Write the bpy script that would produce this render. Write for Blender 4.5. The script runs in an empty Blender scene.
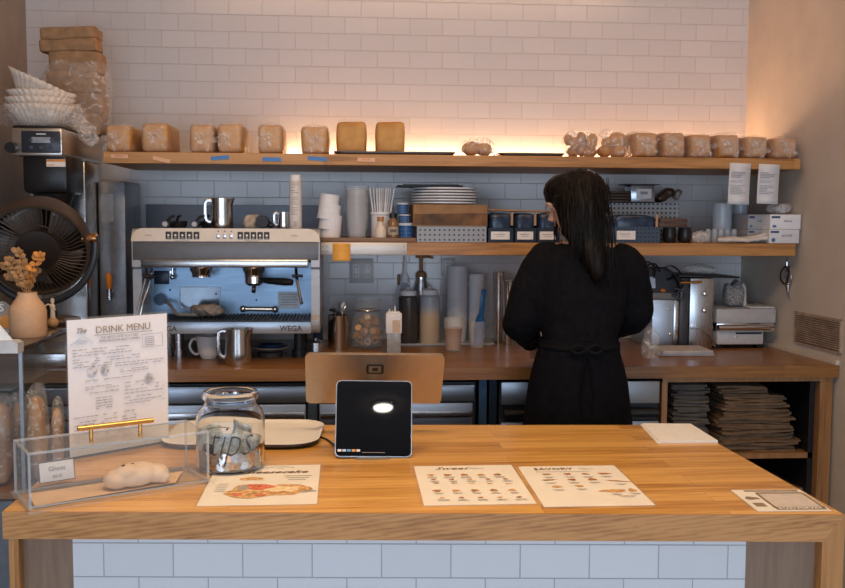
import bpy, bmesh, math, random
from mathutils import Vector, Matrix, Euler, noise
SC = bpy.context.scene
COL = SC.collection
R = math.radians
# ---------------------------------------------------------------- camera
F = 960.0; CAM = (0.0, 0.0, 1.58); YAW = R(4.3); PIT = R(4.5); ROLL = R(0.3)
def _axes():
    f = Vector((math.sin(YAW)*math.cos(PIT), math.cos(YAW)*math.cos(PIT), -math.sin(PIT)))
    r0 = Vector((math.cos(YAW), -math.sin(YAW), 0.0)); u0 = r0.cross(f)
    c, s = math.cos(ROLL), math.sin(ROLL)
    return c*r0 + s*u0, -s*r0 + c*u0, f
RA, UA, FA = _axes()
cd = bpy.data.cameras.new('camera'); cam = bpy.data.objects.new('camera', cd); COL.objects.link(cam)
cd.lens = F/845*36; cd.sensor_width = 36; cd.clip_start = 0.02
cam.matrix_world = Matrix(((RA.x, UA.x, -FA.x, CAM[0]), (RA.y, UA.y, -FA.y, CAM[1]), (RA.z, UA.z, -FA.z, CAM[2]), (0, 0, 0, 1)))
SC.camera = cam
def P(px, py, Y=None, Z=None, X=None):
    """the real-world point seen at a pixel of the photograph, on a plane of known depth or height"""
    d = ((px-422.5)/F)*RA + (-(py-294)/F)*UA + FA
    t = Y/d.y if Y is not None else ((Z-CAM[2])/d.z if Z is not None else X/d.x)
    return Vector(CAM) + d*t
def Xa(px, Y, py=250): return P(px, py, Y=Y).x
def Za(py, Y, px=422): return P(px, py, Y=Y).z
# ---------------------------------------------------------------- world, light, exposure
SC.view_settings.view_transform = 'Standard'; SC.view_settings.look = 'None'
SC.view_settings.gamma = 1; SC.view_settings.use_curve_mapping = False
SC.view_settings.exposure = 0.0
w = bpy.data.worlds.new('world'); SC.world = w; w.use_nodes = True
w.node_tree.nodes['Background'].inputs[0].default_value = (0.55, 0.72, 1.0, 1)
w.node_tree.nodes['Background'].inputs[1].default_value = 0.035
def area(name, loc, target, size, size_y, power, color, spread=180, shape='RECTANGLE'):
    l = bpy.data.lights.new(name, 'AREA'); l.shape = shape; l.size = size; l.size_y = size_y
    l.energy = power; l.color = color; l.spread = R(spread)
    o = bpy.data.objects.new(name, l); COL.objects.link(o); o.location = loc
    o.rotation_euler = (Vector(target)-Vector(loc)).to_track_quat('-Z', 'Y').to_euler()
    return o
area('storefront_daylight', (-0.1, -2.0, 1.2), (0.15, 3, 0.9), 5.0, 1.9, 122, (0.67, 0.81, 1.0))
area('ceiling_downlight', (0.1, 1.75, 3.0), (0.15, 2.3, 0.6), 1.7, 0.4, 24, (1.0, 0.68, 0.38), spread=125)
area('warm_wall_fill', (0.4, 2.9, 3.06), (0.4, 4.6, 2.0), 2.8, 0.25, 11, (1.0, 0.58, 0.32), spread=140)  # added warm fill that brightens the upper wall and loaves
# ---------------------------------------------------------------- materials
def newmat(name):
    m = bpy.data.materials.new(name); m.use_nodes = True
    nt = m.node_tree; return m, nt, nt.nodes['Principled BSDF']
def N(nt, t, **k):
    n = nt.nodes.new(t)
    for a, b in k.items():
        if a.startswith('i_'):
            key = a[2:].replace('_', ' ')
            n.inputs[key].default_value = b
        else: setattr(n, a, b)
    return n
def L(nt, a, b): nt.links.new(a, b)
MC = {}
def plain(name, col, rough=0.5, metal=0.0, noise_amt=0.06, nscale=40, trans=0.0, ior=1.45, coat=0.0, emit=None, es=0, sheen=0, bump=0.0, alpha=1.0, sss=0.0):
    if name in MC: return MC[name]
    m, nt, b = newmat(name); MC[name] = m
    tc = N(nt, 'ShaderNodeTexCoord'); nz = N(nt, 'ShaderNodeTexNoise', i_Scale=nscale, i_Detail=4.0)
    L(nt, tc.outputs['Object'], nz.inputs['Vector'])
    rp = N(nt, 'ShaderNodeValToRGB'); c = col
    rp.color_ramp.elements[0].color = (c[0]*(1-noise_amt*2), c[1]*(1-noise_amt*2), c[2]*(1-noise_amt*2), 1)
    rp.color_ramp.elements[1].color = (min(1, c[0]*(1+noise_amt*2)), min(1, c[1]*(1+noise_amt*2)), min(1, c[2]*(1+noise_amt*2)), 1)
    rp.color_ramp.elements[0].position = 0.3; rp.color_ramp.elements[1].position = 0.7
    L(nt, nz.outputs['Fac'], rp.inputs['Fac']); L(nt, rp.outputs['Color'], b.inputs['Base Color'])
    b.inputs['Roughness'].default_value = rough; b.inputs['Metallic'].default_value = metal
    b.inputs['Transmission Weight'].default_value = trans; b.inputs['IOR'].default_value = ior
    b.inputs['Coat Weight'].default_value = coat; b.inputs['Sheen Weight'].default_value = sheen
    b.inputs['Alpha'].default_value = alpha
    if sss: b.inputs['Subsurface Weight'].default_value = sss; b.inputs['Subsurface Scale'].default_value = 0.01
    if emit: b.inputs['Emission Color'].default_value = (*emit, 1); b.inputs['Emission Strength'].default_value = es
    if bump:
        bp = N(nt, 'ShaderNodeBump', i_Strength=bump, i_Distance=0.002); L(nt, nz.outputs['Fac'], bp.inputs['Height']); L(nt, bp.outputs['Normal'], b.inputs['Normal'])
    return m
def brushed(name, col=(0.55, 0.56, 0.58), rough=0.28, axis='X', streak=60):
    if name in MC: return MC[name]
    m, nt, b = newmat(name); MC[name] = m
    tc = N(nt, 'ShaderNodeTexCoord'); mp = N(nt, 'ShaderNodeMapping')
    mp.inputs['Scale'].default_value = {'X': (2, streak, streak), 'Z': (streak, streak, 2), 'Y': (streak, 2, streak)}[axis]
    nz = N(nt, 'ShaderNodeTexNoise', i_Scale=4.0, i_Detail=5.0)
    L(nt, tc.outputs['Object'], mp.inputs[0]); L(nt, mp.outputs[0], nz.inputs['Vector'])
    rp = N(nt, 'ShaderNodeMapRange'); rp.inputs['To Min'].default_value = rough*0.7; rp.inputs['To Max'].default_value = rough*1.5
    L(nt, nz.outputs['Fac'], rp.inputs['Value']); L(nt, rp.outputs[0], b.inputs['Roughness'])
    b.inputs['Base Color'].default_value = (*col, 1); b.inputs['Metallic'].default_value = 1
    return m
def wood(name, c1, c2, c3, rough=0.35, axis='X', stave=(0.9, 0.045), plane='XY', coat=0.0, var=1.0, grain=1.0, arcs=0):
    """staves with stretched grain, laid along an axis"""
    if name in MC: return MC[name]
    m, nt, b = newmat(name); MC[name] = m
    tc = N(nt, 'ShaderNodeTexCoord'); sp = N(nt, 'ShaderNodeSeparateXYZ'); L(nt, tc.outputs['Object'], sp.inputs[0])
    cb = N(nt, 'ShaderNodeCombineXYZ')
    o = sp.outputs
    along = {'X': 'X', 'Y': 'Y', 'Z': 'Z'}[axis]
    across = [c for c in plane if c != along][0] if along in plane else plane[0]
    L(nt, o[along], cb.inputs['X']); L(nt, o[across], cb.inputs['Y'])
    ofs = N(nt, 'ShaderNodeVectorMath', operation='ADD'); L(nt, cb.outputs[0], ofs.inputs[0]); ofs.inputs[1].default_value = (1.37, 0.231, 0)
    br = N(nt, 'ShaderNodeTexBrick'); br.offset = 0.37; br.squash = 1
    br.inputs['Scale'].default_value = 1; br.inputs['Brick Width'].default_value = stave[0]; br.inputs['Row Height'].default_value = stave[1]
    br.inputs['Mortar Size'].default_value = 0.0006; br.inputs['Mortar Smooth'].default_value = 0.3; br.inputs['Bias'].default_value = 0
    br.inputs['Color1'].default_value = (0, 0, 0, 1); br.inputs['Color2'].default_value = (1, 1, 1, 1); br.inputs['Mortar'].default_value = (0.1, 0.1, 0.1, 1)
    L(nt, ofs.outputs[0], br.inputs['Vector'])
    # grain
    mp = N(nt, 'ShaderNodeMapping')
    sc = {'X': (1.6, 26, 26), 'Y': (26, 1.6, 26), 'Z': (26, 26, 1.6)}[axis]
    mp.inputs['Scale'].default_value = sc
    L(nt, tc.outputs['Object'], mp.inputs[0])
    addv = N(nt, 'ShaderNodeVectorMath', operation='ADD'); L(nt, mp.outputs[0], addv.inputs[0])
    sc2 = N(nt, 'ShaderNodeVectorMath', operation='SCALE'); L(nt, br.outputs['Color'], sc2.inputs[0]); sc2.inputs['Scale'].default_value = 7.0
    L(nt, sc2.outputs[0], addv.inputs[1])
    n1 = N(nt, 'ShaderNodeTexNoise', i_Scale=1.2, i_Detail=8.0, i_Distortion=1.6); L(nt, addv.outputs[0], n1.inputs['Vector'])
    n2 = N(nt, 'ShaderNodeTexNoise', i_Scale=6.0, i_Detail=6.0, i_Distortion=0.6); L(nt, addv.outputs[0], n2.inputs['Vector'])
    mx = N(nt, 'ShaderNodeMath', operation='MULTIPLY_ADD'); L(nt, n2.outputs['Fac'], mx.inputs[0]); mx.inputs[1].default_value = 0.35*grain; L(nt, n1.outputs['Fac'], mx.inputs[2])
    if arcs:
        mp2 = N(nt, 'ShaderNodeMapping'); mp2.inputs['Scale'].default_value = (0.9, 15, 15); L(nt, tc.outputs['Object'], mp2.inputs[0])
        wv = N(nt, 'ShaderNodeTexWave', wave_type='RINGS', i_Scale=4.6, i_Distortion=6.0, i_Detail=3.0); wv.inputs['Detail Scale'].default_value = 1.2; L(nt, mp2.outputs[0], wv.inputs['Vector'])
        m3 = N(nt, 'ShaderNodeMath', operation='MULTIPLY_ADD'); L(nt, wv.outputs['Fac'], m3.inputs[0]); m3.inputs[1].default_value = 0.21
        m4 = N(nt, 'ShaderNodeMath', operation='MULTIPLY_ADD'); L(nt, mx.outputs[0], m4.inputs[0]); m4.inputs[1].default_value = 0.8; m4.inputs[2].default_value = 0.03
        L(nt, m4.outputs[0], m3.inputs[2]); mx = m3
    mv = N(nt, 'ShaderNodeMath', operation='MULTIPLY_ADD'); L(nt, br.outputs['Color'], mv.inputs[0]); mv.inputs[1].default_value = 0.22*var; L(nt, mx.outputs[0], mv.inputs[2])
    rp = N(nt, 'ShaderNodeValToRGB'); e = rp.color_ramp.elements
    e[0].position = 0.5; e[0].color = (*c1, 1); e[1].position = 0.98; e[1].color = (*c3, 1)
    k = e.new(0.74); k.color = (*c2, 1)
    L(nt, mv.outputs[0], rp.inputs['Fac'])
    mt = N(nt, 'ShaderNodeMix', data_type='RGBA', blend_type='MULTIPLY'); L(nt, rp.outputs['Color'], mt.inputs[6])
    mt.inputs[7].default_value = (0.72, 0.66, 0.6, 1); L(nt, br.outputs['Fac'], mt.inputs[0])
    L(nt, mt.outputs[2], b.inputs['Base Color'])
    b.inputs['Roughness'].default_value = rough; b.inputs['Coat Weight'].default_value = coat; b.inputs['Coat Roughness'].default_value = 0.22
    bp = N(nt, 'ShaderNodeBump', i_Strength=0.12, i_Distance=0.001); L(nt, mx.outputs[0], bp.inputs['Height']); L(nt, bp.outputs['Normal'], b.inputs['Normal'])
    return m
def tilemat(name, col, grout, off=(0, 0), bw=0.1535, rh=0.0768, mort=0.0016, rough=0.18, wav=0.25):
    m, nt, b = newmat(name)
    tc = N(nt, 'ShaderNodeTexCoord'); sp = N(nt, 'ShaderNodeSeparateXYZ'); L(nt, tc.outputs['Object'], sp.inputs[0])
    cb = N(nt, 'ShaderNodeCombineXYZ'); L(nt, sp.outputs['X'], cb.inputs['X']); L(nt, sp.outputs['Z'], cb.inputs['Y'])
    ad = N(nt, 'ShaderNodeVectorMath', operation='ADD'); L(nt, cb.outputs[0], ad.inputs[0]); ad.inputs[1].default_value = (off[0], off[1], 0)
    br = N(nt, 'ShaderNodeTexBrick'); br.offset = 0.5; br.squash = 1
    for k, v in {'Scale': 1, 'Brick Width': bw, 'Row Height': rh, 'Mortar Size': mort, 'Mortar Smooth': 0.25, 'Bias': 0}.items(): br.inputs[k].default_value = v
    br.inputs['Color1'].default_value = (*[c*0.95 for c in col], 1); br.inputs['Color2'].default_value = (*col, 1); br.inputs['Mortar'].default_value = (*grout, 1)
    L(nt, ad.outputs[0], br.inputs['Vector']); L(nt, br.outputs['Color'], b.inputs['Base Color'])
    nz = N(nt, 'ShaderNodeTexNoise', i_Scale=9.0, i_Detail=2.0); L(nt, tc.outputs['Object'], nz.inputs['Vector'])
    iv = N(nt, 'ShaderNodeMath', operation='MULTIPLY_ADD'); L(nt, br.outputs['Fac'], iv.inputs[0]); iv.inputs[1].default_value = -1.0
    ns = N(nt, 'ShaderNodeMath', operation='MULTIPLY'); L(nt, nz.outputs['Fac'], ns.inputs[0]); ns.inputs[1].default_value = wav; L(nt, ns.outputs[0], iv.inputs[2])
    bp = N(nt, 'ShaderNodeBump', i_Strength=0.8, i_Distance=0.003); L(nt, iv.outputs[0], bp.inputs['Height']); L(nt, bp.outputs['Normal'], b.inputs['Normal'])
    rr = N(nt, 'ShaderNodeMath', operation='MULTIPLY_ADD'); L(nt, br.outputs['Fac'], rr.inputs[0]); rr.inputs[1].default_value = 0.6; rr.inputs[2].default_value = rough
    L(nt, rr.outputs[0], b.inputs['Roughness'])
    return m
def filmmat(name, col=(0.95, 0.93, 0.9), base=0.08, peak=0.5, scale=30, stretch=(1, 1, 1)):
    """crinkled clear plastic film"""
    if name in MC: return MC[name]
    m, nt, b = newmat(name); MC[name] = m
    b.inputs['Base Color'].default_value = (*col, 1); b.inputs['Roughness'].default_value = 0.16
    b.inputs['Specular IOR Level'].default_value = 0.8
    tc = N(nt, 'ShaderNodeTexCoord'); mp = N(nt, 'ShaderNodeMapping'); mp.inputs['Scale'].default_value = stretch; L(nt, tc.outputs['Object'], mp.inputs[0])
    nz = N(nt, 'ShaderNodeTexNoise', i_Scale=scale, i_Detail=5.0, i_Distortion=2.0); L(nt, mp.outputs[0], nz.inputs['Vector'])
    bp = N(nt, 'ShaderNodeBump', i_Strength=0.9, i_Distance=0.004); L(nt, nz.outputs['Fac'], bp.inputs['Height']); L(nt, bp.outputs['Normal'], b.inputs['Normal'])
    rg = N(nt, 'ShaderNodeMapRange'); rg.inputs['From Min'].default_value = 0.5; rg.inputs['From Max'].default_value = 0.72
    rg.inputs['To Min'].default_value = base; rg.inputs['To Max'].default_value = peak; L(nt, nz.outputs['Fac'], rg.inputs['Value'])
    L(nt, rg.outputs[0], b.inputs['Alpha'])
    return m
def bread(name, c1=(0.48, 0.225, 0.05), c2=(0.70, 0.40, 0.125)):
    if name in MC: return MC[name]
    m, nt, b = newmat(name); MC[name] = m
    tc = N(nt, 'ShaderNodeTexCoord'); nz = N(nt, 'ShaderNodeTexNoise', i_Scale=11.0, i_Detail=6.0); L(nt, tc.outputs['Object'], nz.inputs['Vector'])
    rp = N(nt, 'ShaderNodeValToRGB'); rp.color_ramp.elements[0].position = 0.35; rp.color_ramp.elements[1].position = 0.68
    rp.color_ramp.elements[0].color = (*c1, 1); rp.color_ramp.elements[1].color = (*c2, 1)
    L(nt, nz.outputs['Fac'], rp.inputs['Fac']); L(nt, rp.outputs['Color'], b.inputs['Base Color']); b.inputs['Roughness'].default_value = 0.6
    n2 = N(nt, 'ShaderNodeTexNoise', i_Scale=220.0, i_Detail=3.0); L(nt, tc.outputs['Object'], n2.inputs['Vector'])
    bp = N(nt, 'ShaderNodeBump', i_Strength=0.25, i_Distance=0.001); L(nt, n2.outputs['Fac'], bp.inputs['Height']); L(nt, bp.outputs['Normal'], b.inputs['Normal'])
    return m
# ---------------------------------------------------------------- mesh builders
def box(bm, c, s, rot=None, bev=0, seg=2):
    r = bmesh.ops.create_cube(bm, size=1.0); vs = r['verts']
    for v in vs: v.co = Vector((v.co.x*s[0], v.co.y*s[1], v.co.z*s[2]))
    if bev:
        es = list({e for v in vs for e in v.link_edges})
        g = bmesh.ops.bevel(bm, geom=es, offset=min(bev, min(s)*0.49), segments=seg, affect='EDGES', profile=0.5)
        vs = list({v for f in g['faces'] for v in f.verts} | {v for v in vs if v.is_valid})
    M = Matrix.Translation(c) @ (Euler(rot).to_matrix().to_4x4() if rot else Matrix.Identity(4))
    for v in vs: v.co = M @ v.co
    return vs
def ring(bm, c, r, u, v, n):
    return [bm.verts.new(Vector(c) + (u*math.cos(2*math.pi*k/n) + v*math.sin(2*math.pi*k/n))*r) for k in range(n)]
def skinrings(bm, rings, cap0=True, cap1=True, close=False):
    n = len(rings[0])
    prs = list(zip(rings, rings[1:])) + ([(rings[-1], rings[0])] if close else [])
    for a, b in prs:
        for k in range(n):
            try: bm.faces.new((a[k], a[(k+1) % n], b[(k+1) % n], b[k]))
            except ValueError: pass
    if not close:
        if cap0: bm.faces.new(list(reversed(rings[0])))
        if cap1: bm.faces.new(rings[-1])
def cyl(bm, p0, p1, r0, r1=None, n=24, cap=True):
    p0 = Vector(p0); p1 = Vector(p1); d = (p1-p0).normalized(); r1 = r0 if r1 is None else r1
    a = Vector((0, 0, 1)) if abs(d.z) < 0.9 else Vector((1, 0, 0)); u = a.cross(d).normalized(); v = d.cross(u)
    skinrings(bm, [ring(bm, p0, r0, u, v, n), ring(bm, p1, r1, u, v, n)], cap, cap)
def lathe(bm, prof, c=(0, 0, 0), n=36, sx=1, sy=1, fl=None):
    rs = []
    for r, z in prof:
        if r < 1e-5: rs.append([bm.verts.new((c[0], c[1], c[2]+z))])
        else: rs.append([bm.verts.new((c[0]+sx*r*math.cos(2*math.pi*k/n)*(1 if not fl else 1+fl*math.sin(k*math.pi)), c[1]+sy*r*math.sin(2*math.pi*k/n), c[2]+z)) for k in range(n)])
    for a, b in zip(rs, rs[1:]):
        for k in range(n):
            k2 = (k+1) % n
            if len(a) == 1 and len(b) == 1: continue
            if len(a) == 1: bm.faces.new((a[0], b[k2], b[k]))
            elif len(b) == 1: bm.faces.new((a[k], a[k2], b[0]))
            else: bm.faces.new((a[k], a[k2], b[k2], b[k]))
def tube(bm, pts, r, n=8, closed=False, cap=True, flat=1.0):
    pts = [Vector(p) for p in pts]; m = len(pts); rs = []; prev = None
    rad = r if isinstance(r, (list, tuple)) else [r]*m
    for i, p in enumerate(pts):
        if closed: d = (pts[(i+1) % m]-pts[i-1]).normalized()
        else: d = (pts[min(i+1, m-1)]-pts[max(i-1, 0)]).normalized()
        if prev is None:
            a = Vector((0, 0, 1)) if abs(d.z) < 0.9 else Vector((1, 0, 0)); u = a.cross(d).normalized()
        else:
            u = (prev - d*prev.dot(d)).normalized()
        prev = u; v = d.cross(u)
        rs.append([bm.verts.new(p + (u*math.cos(2*math.pi*k/n) + v*flat*math.sin(2*math.pi*k/n))*rad[i]) for k in range(n)])
    skinrings(bm, rs, cap, cap, closed)
def spline(pts, n=8):
    """Catmull-Rom through points"""
    pts = [Vector(p) for p in pts]; out = []
    for i in range(len(pts)-1):
        p0 = pts[max(i-1, 0)]; p1 = pts[i]; p2 = pts[i+1]; p3 = pts[min(i+2, len(pts)-1)]
        for k in range(n):
            t = k/n
            out.append(0.5*((2*p1)+(p2-p0)*t+(2*p0-5*p1+4*p2-p3)*t*t+(3*p1-p0-3*p2+p3)*t*t*t))
    out.append(pts[-1]); return out
def prism(bm, poly, d, base=(0, 0, 0), frame='XZ'):
    """polygon (2-D) extruded by d along the third axis; frame gives the polygon's plane"""
    b = Vector(base)
    def put(a, c, e):
        return {'XZ': Vector((a, e, c)), 'XY': Vector((a, c, e)), 'YZ': Vector((e, a, c))}[frame] + b
    A = [bm.verts.new(put(x, y, 0)) for x, y in poly]; B = [bm.verts.new(put(x, y, d)) for x, y in poly]
    bm.faces.new(A); bm.faces.new(list(reversed(B)))
    n = len(poly)
    for k in range(n): bm.faces.new((A[k], B[k], B[(k+1) % n], A[(k+1) % n]))
def rrect(w, h, r, n=5, cx=0, cy=0):
    out = []
    for qx, qy, a0 in ((1, 1, 0), (-1, 1, 90), (-1, -1, 180), (1, -1, 270)):
        for k in range(n+1):
            a = R(a0+90*k/n); out.append((cx+qx*(w/2-r)+r*math.cos(a), cy+qy*(h/2-r)+r*math.sin(a)))
    return out
def sph(bm, c, r, seg=20, rings=12, rot=None):
    g = bmesh.ops.create_uvsphere(bm, u_segments=seg, v_segments=rings, radius=1.0)
    r = r if isinstance(r, (tuple, list)) else (r, r, r)
    M = Matrix.Translation(c) @ (Euler(rot).to_matrix().to_4x4() if rot else Matrix.Identity(4)) @ Matrix.Diagonal((*r, 1))
    for v in g['verts']: v.co = M @ v.co
    return g['verts']
def quad(bm, pts): bm.faces.new([bm.verts.new(p) for p in pts])
def slab(bm, quadxy, z0, z1):
    A = [bm.verts.new((x, y, z0)) for x, y in quadxy]; B = [bm.verts.new((x, y, z1)) for x, y in quadxy]
    n = len(A); bm.faces.new(list(reversed(A))); bm.faces.new(B)
    for k in range(n): bm.faces.new((A[k], A[(k+1) % n], B[(k+1) % n], B[k]))
def crumple(bm, verts, amp, freq, seed=0.0, axis=None):
    for v in verts:
        d = noise.noise_vector(v.co*freq + Vector((seed, seed*1.7, seed*0.3)))
        v.co += d*amp
def blobbox(bm, c, s, amp, freq, seed, cuts=8, rot=None, power=4.0):
    """a soft rounded box with a crumpled surface"""
    n0 = len(bm.verts)
    g = bmesh.ops.create_cube(bm, size=2.0)
    bmesh.ops.subdivide_edges(bm, edges=list({e for v in g['verts'] for e in v.link_edges}), cuts=cuts, use_grid_fill=True)
    bm.verts.ensure_lookup_table(); allv = bm.verts[n0:]
    M = Matrix.Translation(c) @ (Euler(rot).to_matrix().to_4x4() if rot else Matrix.Identity(4))
    for v in allv:
        p = v.co; nrm = (abs(p.x)**power+abs(p.y)**power+abs(p.z)**power)**(1/power)
        q = p/nrm if nrm > 0 else p
        v.co = Vector((q.x*s[0]/2, q.y*s[1]/2, q.z*s[2]/2))
        v.co += noise.noise_vector(v.co*freq+Vector((seed, seed*2, -seed)))*amp
        v.co = M @ v.co
    return allv
def textbm(bm, s, size, M, depth=0.0002, shear=0.0, align='CENTER', bold=0.0):
    cu = bpy.data.curves.new('t', 'FONT'); cu.body = s; cu.size = size; cu.align_x = align; cu.align_y = 'CENTER'
    cu.extrude = depth; cu.shear = shear; cu.resolution_u = 2; cu.offset = bold
    o = bpy.data.objects.new('t', cu); COL.objects.link(o)
    dg = bpy.context.evaluated_depsgraph_get(); me = bpy.data.meshes.new_from_object(o.evaluated_get(dg))
    me.transform(M); bm.from_mesh(me); bpy.data.objects.remove(o); bpy.data.curves.remove(cu); bpy.data.meshes.remove(me)
FACE = Matrix.Rotation(R(90), 4, 'X')          # text standing up, read from -Y
# ---------------------------------------------------------------- objects
def obj(name, bm, mat, parent=None, smooth=35, loc=None, rot=None, solid=0, sub=0):
    me = bpy.data.meshes.new(name)
    bmesh.ops.recalc_face_normals(bm, faces=bm.faces)
    bm.to_mesh(me); bm.free()
    if smooth:
        me.shade_smooth(); me.set_sharp_from_angle(angle=R(smooth))
    for mm in (mat if isinstance(mat, (list, tuple)) else [mat]): me.materials.append(mm)
    o = bpy.data.objects.new(name, me); COL.objects.link(o)
    if parent: o.parent = parent
    if loc is not None: o.location = loc
    if rot is not None: o.rotation_euler = rot
    if solid: md = o.modifiers.new('solid', 'SOLIDIFY'); md.thickness = solid; md.offset = 0
    if sub: md = o.modifiers.new('sub', 'SUBSURF'); md.levels = sub; md.render_levels = sub
    return o
def B(): return bmesh.new()
def tag(o, label, cat, group=None, kind=None):
    o['label'] = label; o['category'] = cat
    if group: o['group'] = group
    if kind: o['kind'] = kind
    return o
def thing(name, label, cat, loc=(0, 0, 0), rz=0, group=None):
    o = bpy.data.objects.new(name, None); COL.objects.link(o); o.location = loc; o.rotation_euler = (0, 0, rz); o.empty_display_size = 0.05
    return tag(o, label, cat, group)
def struct(name, bm, mat, label=None, cat=None, **k):
    o = obj(name, bm, mat, **k); o['kind'] = 'structure'
    if label: o['label'] = label
    if cat: o['category'] = cat
    return o
def dup(root, loc, rz=None, label=None, scale=None):
    def cp(o, par):
        c = o.copy(); COL.objects.link(c); c.parent = par
        for ch in [x for x in bpy.data.objects if x.parent == o]: cp(ch, c)
        return c
    r = cp(root, None); r.location = loc
    if rz is not None: r.rotation_euler = (0, 0, rz)
    if label: r['label'] = label
    if scale is not None: r.scale = scale
    return r
random.seed(7)
# base materials
M_TILE = tilemat('back_tile', (0.72, 0.72, 0.735), (0.63, 0.62, 0.61), off=(1.1, -2.519+0.0768*40))
M_FTILE = tilemat('front_tile', (0.76, 0.76, 0.78), (0.42, 0.43, 0.46), off=(0.009, -0.0175), mort=0.0012, wav=0.15)
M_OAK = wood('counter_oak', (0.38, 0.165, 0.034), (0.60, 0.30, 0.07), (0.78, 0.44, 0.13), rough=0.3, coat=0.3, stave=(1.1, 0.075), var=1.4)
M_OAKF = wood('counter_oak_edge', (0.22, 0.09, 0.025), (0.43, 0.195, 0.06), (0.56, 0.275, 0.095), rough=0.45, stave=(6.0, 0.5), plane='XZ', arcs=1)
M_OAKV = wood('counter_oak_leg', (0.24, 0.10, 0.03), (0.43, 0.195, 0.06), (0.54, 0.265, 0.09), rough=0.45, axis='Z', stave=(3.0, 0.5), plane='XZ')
M_PLY = wood('side_panel_wood', (0.22, 0.135, 0.085), (0.27, 0.17, 0.11), (0.32, 0.2, 0.13), rough=0.6, axis='Z', stave=(3.0, 0.5), plane='XZ', var=0.2)
M_SHELF = wood('shelf_oak', (0.30, 0.135, 0.038), (0.46, 0.225, 0.068), (0.56, 0.30, 0.105), rough=0.45, stave=(2.0, 0.5), plane='XZ')
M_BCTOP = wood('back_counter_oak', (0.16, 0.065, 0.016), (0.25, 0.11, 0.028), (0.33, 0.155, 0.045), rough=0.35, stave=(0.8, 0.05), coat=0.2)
M_PAINT = plain('wall_paint', (0.58, 0.52, 0.45), 0.75, noise_amt=0.03, nscale=6, bump=0.05)
M_LPAINT = plain('left_wall_panel', (0.34, 0.29, 0.25), 0.6, noise_amt=0.06, nscale=5)
M_WHITE = plain('white_plastic', (0.82, 0.83, 0.85), 0.4, noise_amt=0.02)
M_PAPER = plain('white_paper', (0.85, 0.84, 0.84), 0.7, noise_amt=0.02)
M_PAPERW = plain('cream_paper', (0.88, 0.83, 0.76), 0.55, noise_amt=0.02, nscale=12)
M_INK = plain('print_ink', (0.13, 0.12, 0.12), 0.7, noise_amt=0.02)
M_INKG = plain('grey_print_ink', (0.36, 0.34, 0.34), 0.7, noise_amt=0.02)
M_BLACK = plain('black_plastic', (0.012, 0.012, 0.014), 0.35, noise_amt=0.05)
M_DARK = plain('dark_metal', (0.03, 0.032, 0.038), 0.4, metal=0.3)
M_STEEL = brushed('steel', (0.60, 0.60, 0.62), 0.25)
M_STEELV = brushed('steel_upright', (0.62, 0.62, 0.63), 0.2, axis='Z')
M_STEELB = brushed('fridge_steel', (0.42, 0.47, 0.54), 0.35)
M_CHROME = plain('chrome', (0.8, 0.8, 0.82), 0.08, metal=1, noise_amt=0.01)
M_BRASS = brushed('brass', (0.75, 0.42, 0.14), 0.25)
M_KRAFT = plain('kraft_paper', (0.36, 0.22, 0.115), 0.8, noise_amt=0.12, nscale=30, bump=0.3)
M_KRAFTD = plain('kraft_card', (0.30, 0.17, 0.08), 0.75, noise_amt=0.1, nscale=18)
M_GLASS = plain('clear_glass', (1, 1, 1), 0.02, trans=1.0, noise_amt=0.0, ior=1.45)
M_BREAD = bread('bread_crust')
M_FILM = filmmat('bread_bag_film', base=0.13, peak=0.62, scale=26)
# ---------------------------------------------------------------- the room
WY = 4.6; WXR = 1.92; WXL = -1.48
bm = B(); box(bm, ((WXL+WXR)/2, WY+0.05, 1.55), (WXR-WXL+0.2, 0.1, 3.1)); struct('wall_back', bm, M_TILE, smooth=0, label='white subway tiled back wall')
def wxr(y): return WXR+(WY-y)*0.047
bm = B(); slab(bm, [(wxr(4.7), 4.7), (wxr(-3.1), -3.1), (wxr(-3.1)+0.1, -3.1), (wxr(4.7)+0.1, 4.7)], 0, 3.1); struct('wall_right', bm, M_PAINT, smooth=0, label='beige painted wall to the right')
bm = B(); box(bm, (WXL-0.05, 2.9, 1.55), (0.1, 3.4, 3.1)); struct('wall_left', bm, M_LPAINT, smooth=0)
bm = B(); box(bm, (0, 0.8, -0.05), (8, 8.4, 0.1)); struct('floor', bm, plain('floor_concrete', (0.22, 0.21, 0.2), 0.6, nscale=3), smooth=0)
bm = B(); box(bm, (0, 0.8, 3.15), (8, 8.4, 0.1)); struct('ceiling', bm, plain('ceiling_paint', (0.62, 0.56, 0.5), 0.8, nscale=3), smooth=0)
# ---------------------------------------------------------------- front counter
CT = 0.94
FLx, FLy, FRx, FRy, BRx, BRy, BLx, BLy = -0.755, 2.104, 1.075, 1.975, 1.045, 2.893, -0.755, 2.985
def fy(x, d=0.0): return FLy + (FRy-FLy)*(x-FLx)/(FRx-FLx) + d
fc = thing('service_counter', 'long oak topped service counter with white subway tile front', 'counter', (0, 0, 0))
bm = B(); slab(bm, [(FLx, FLy+0.002), (FRx, FRy+0.002), (BRx, BRy), (BLx, BLy)], CT-0.058, CT); obj('countertop', bm, M_OAK, fc, smooth=0)
bm = B(); TH = 0.060
a = [bm.verts.new(p) for p in ((FLx, fy(FLx)-0.001, CT-TH), (FRx-0.047, fy(FRx-0.047)-0.001, CT-TH), (FRx, FRy-0.001, CT), (FLx, FLy-0.001, CT))]
b_ = [bm.verts.new((v.co.x, v.co.y+0.004, v.co.z)) for v in a]
bm.faces.new(a); bm.faces.new(list(reversed(b_)))
for k in range(4): bm.faces.new((a[k], b_[k], b_[(k+1) % 4], a[(k+1) % 4]))
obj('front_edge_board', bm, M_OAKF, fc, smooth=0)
bm = B(); x0, x1 = FRx-0.047, FRx
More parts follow.
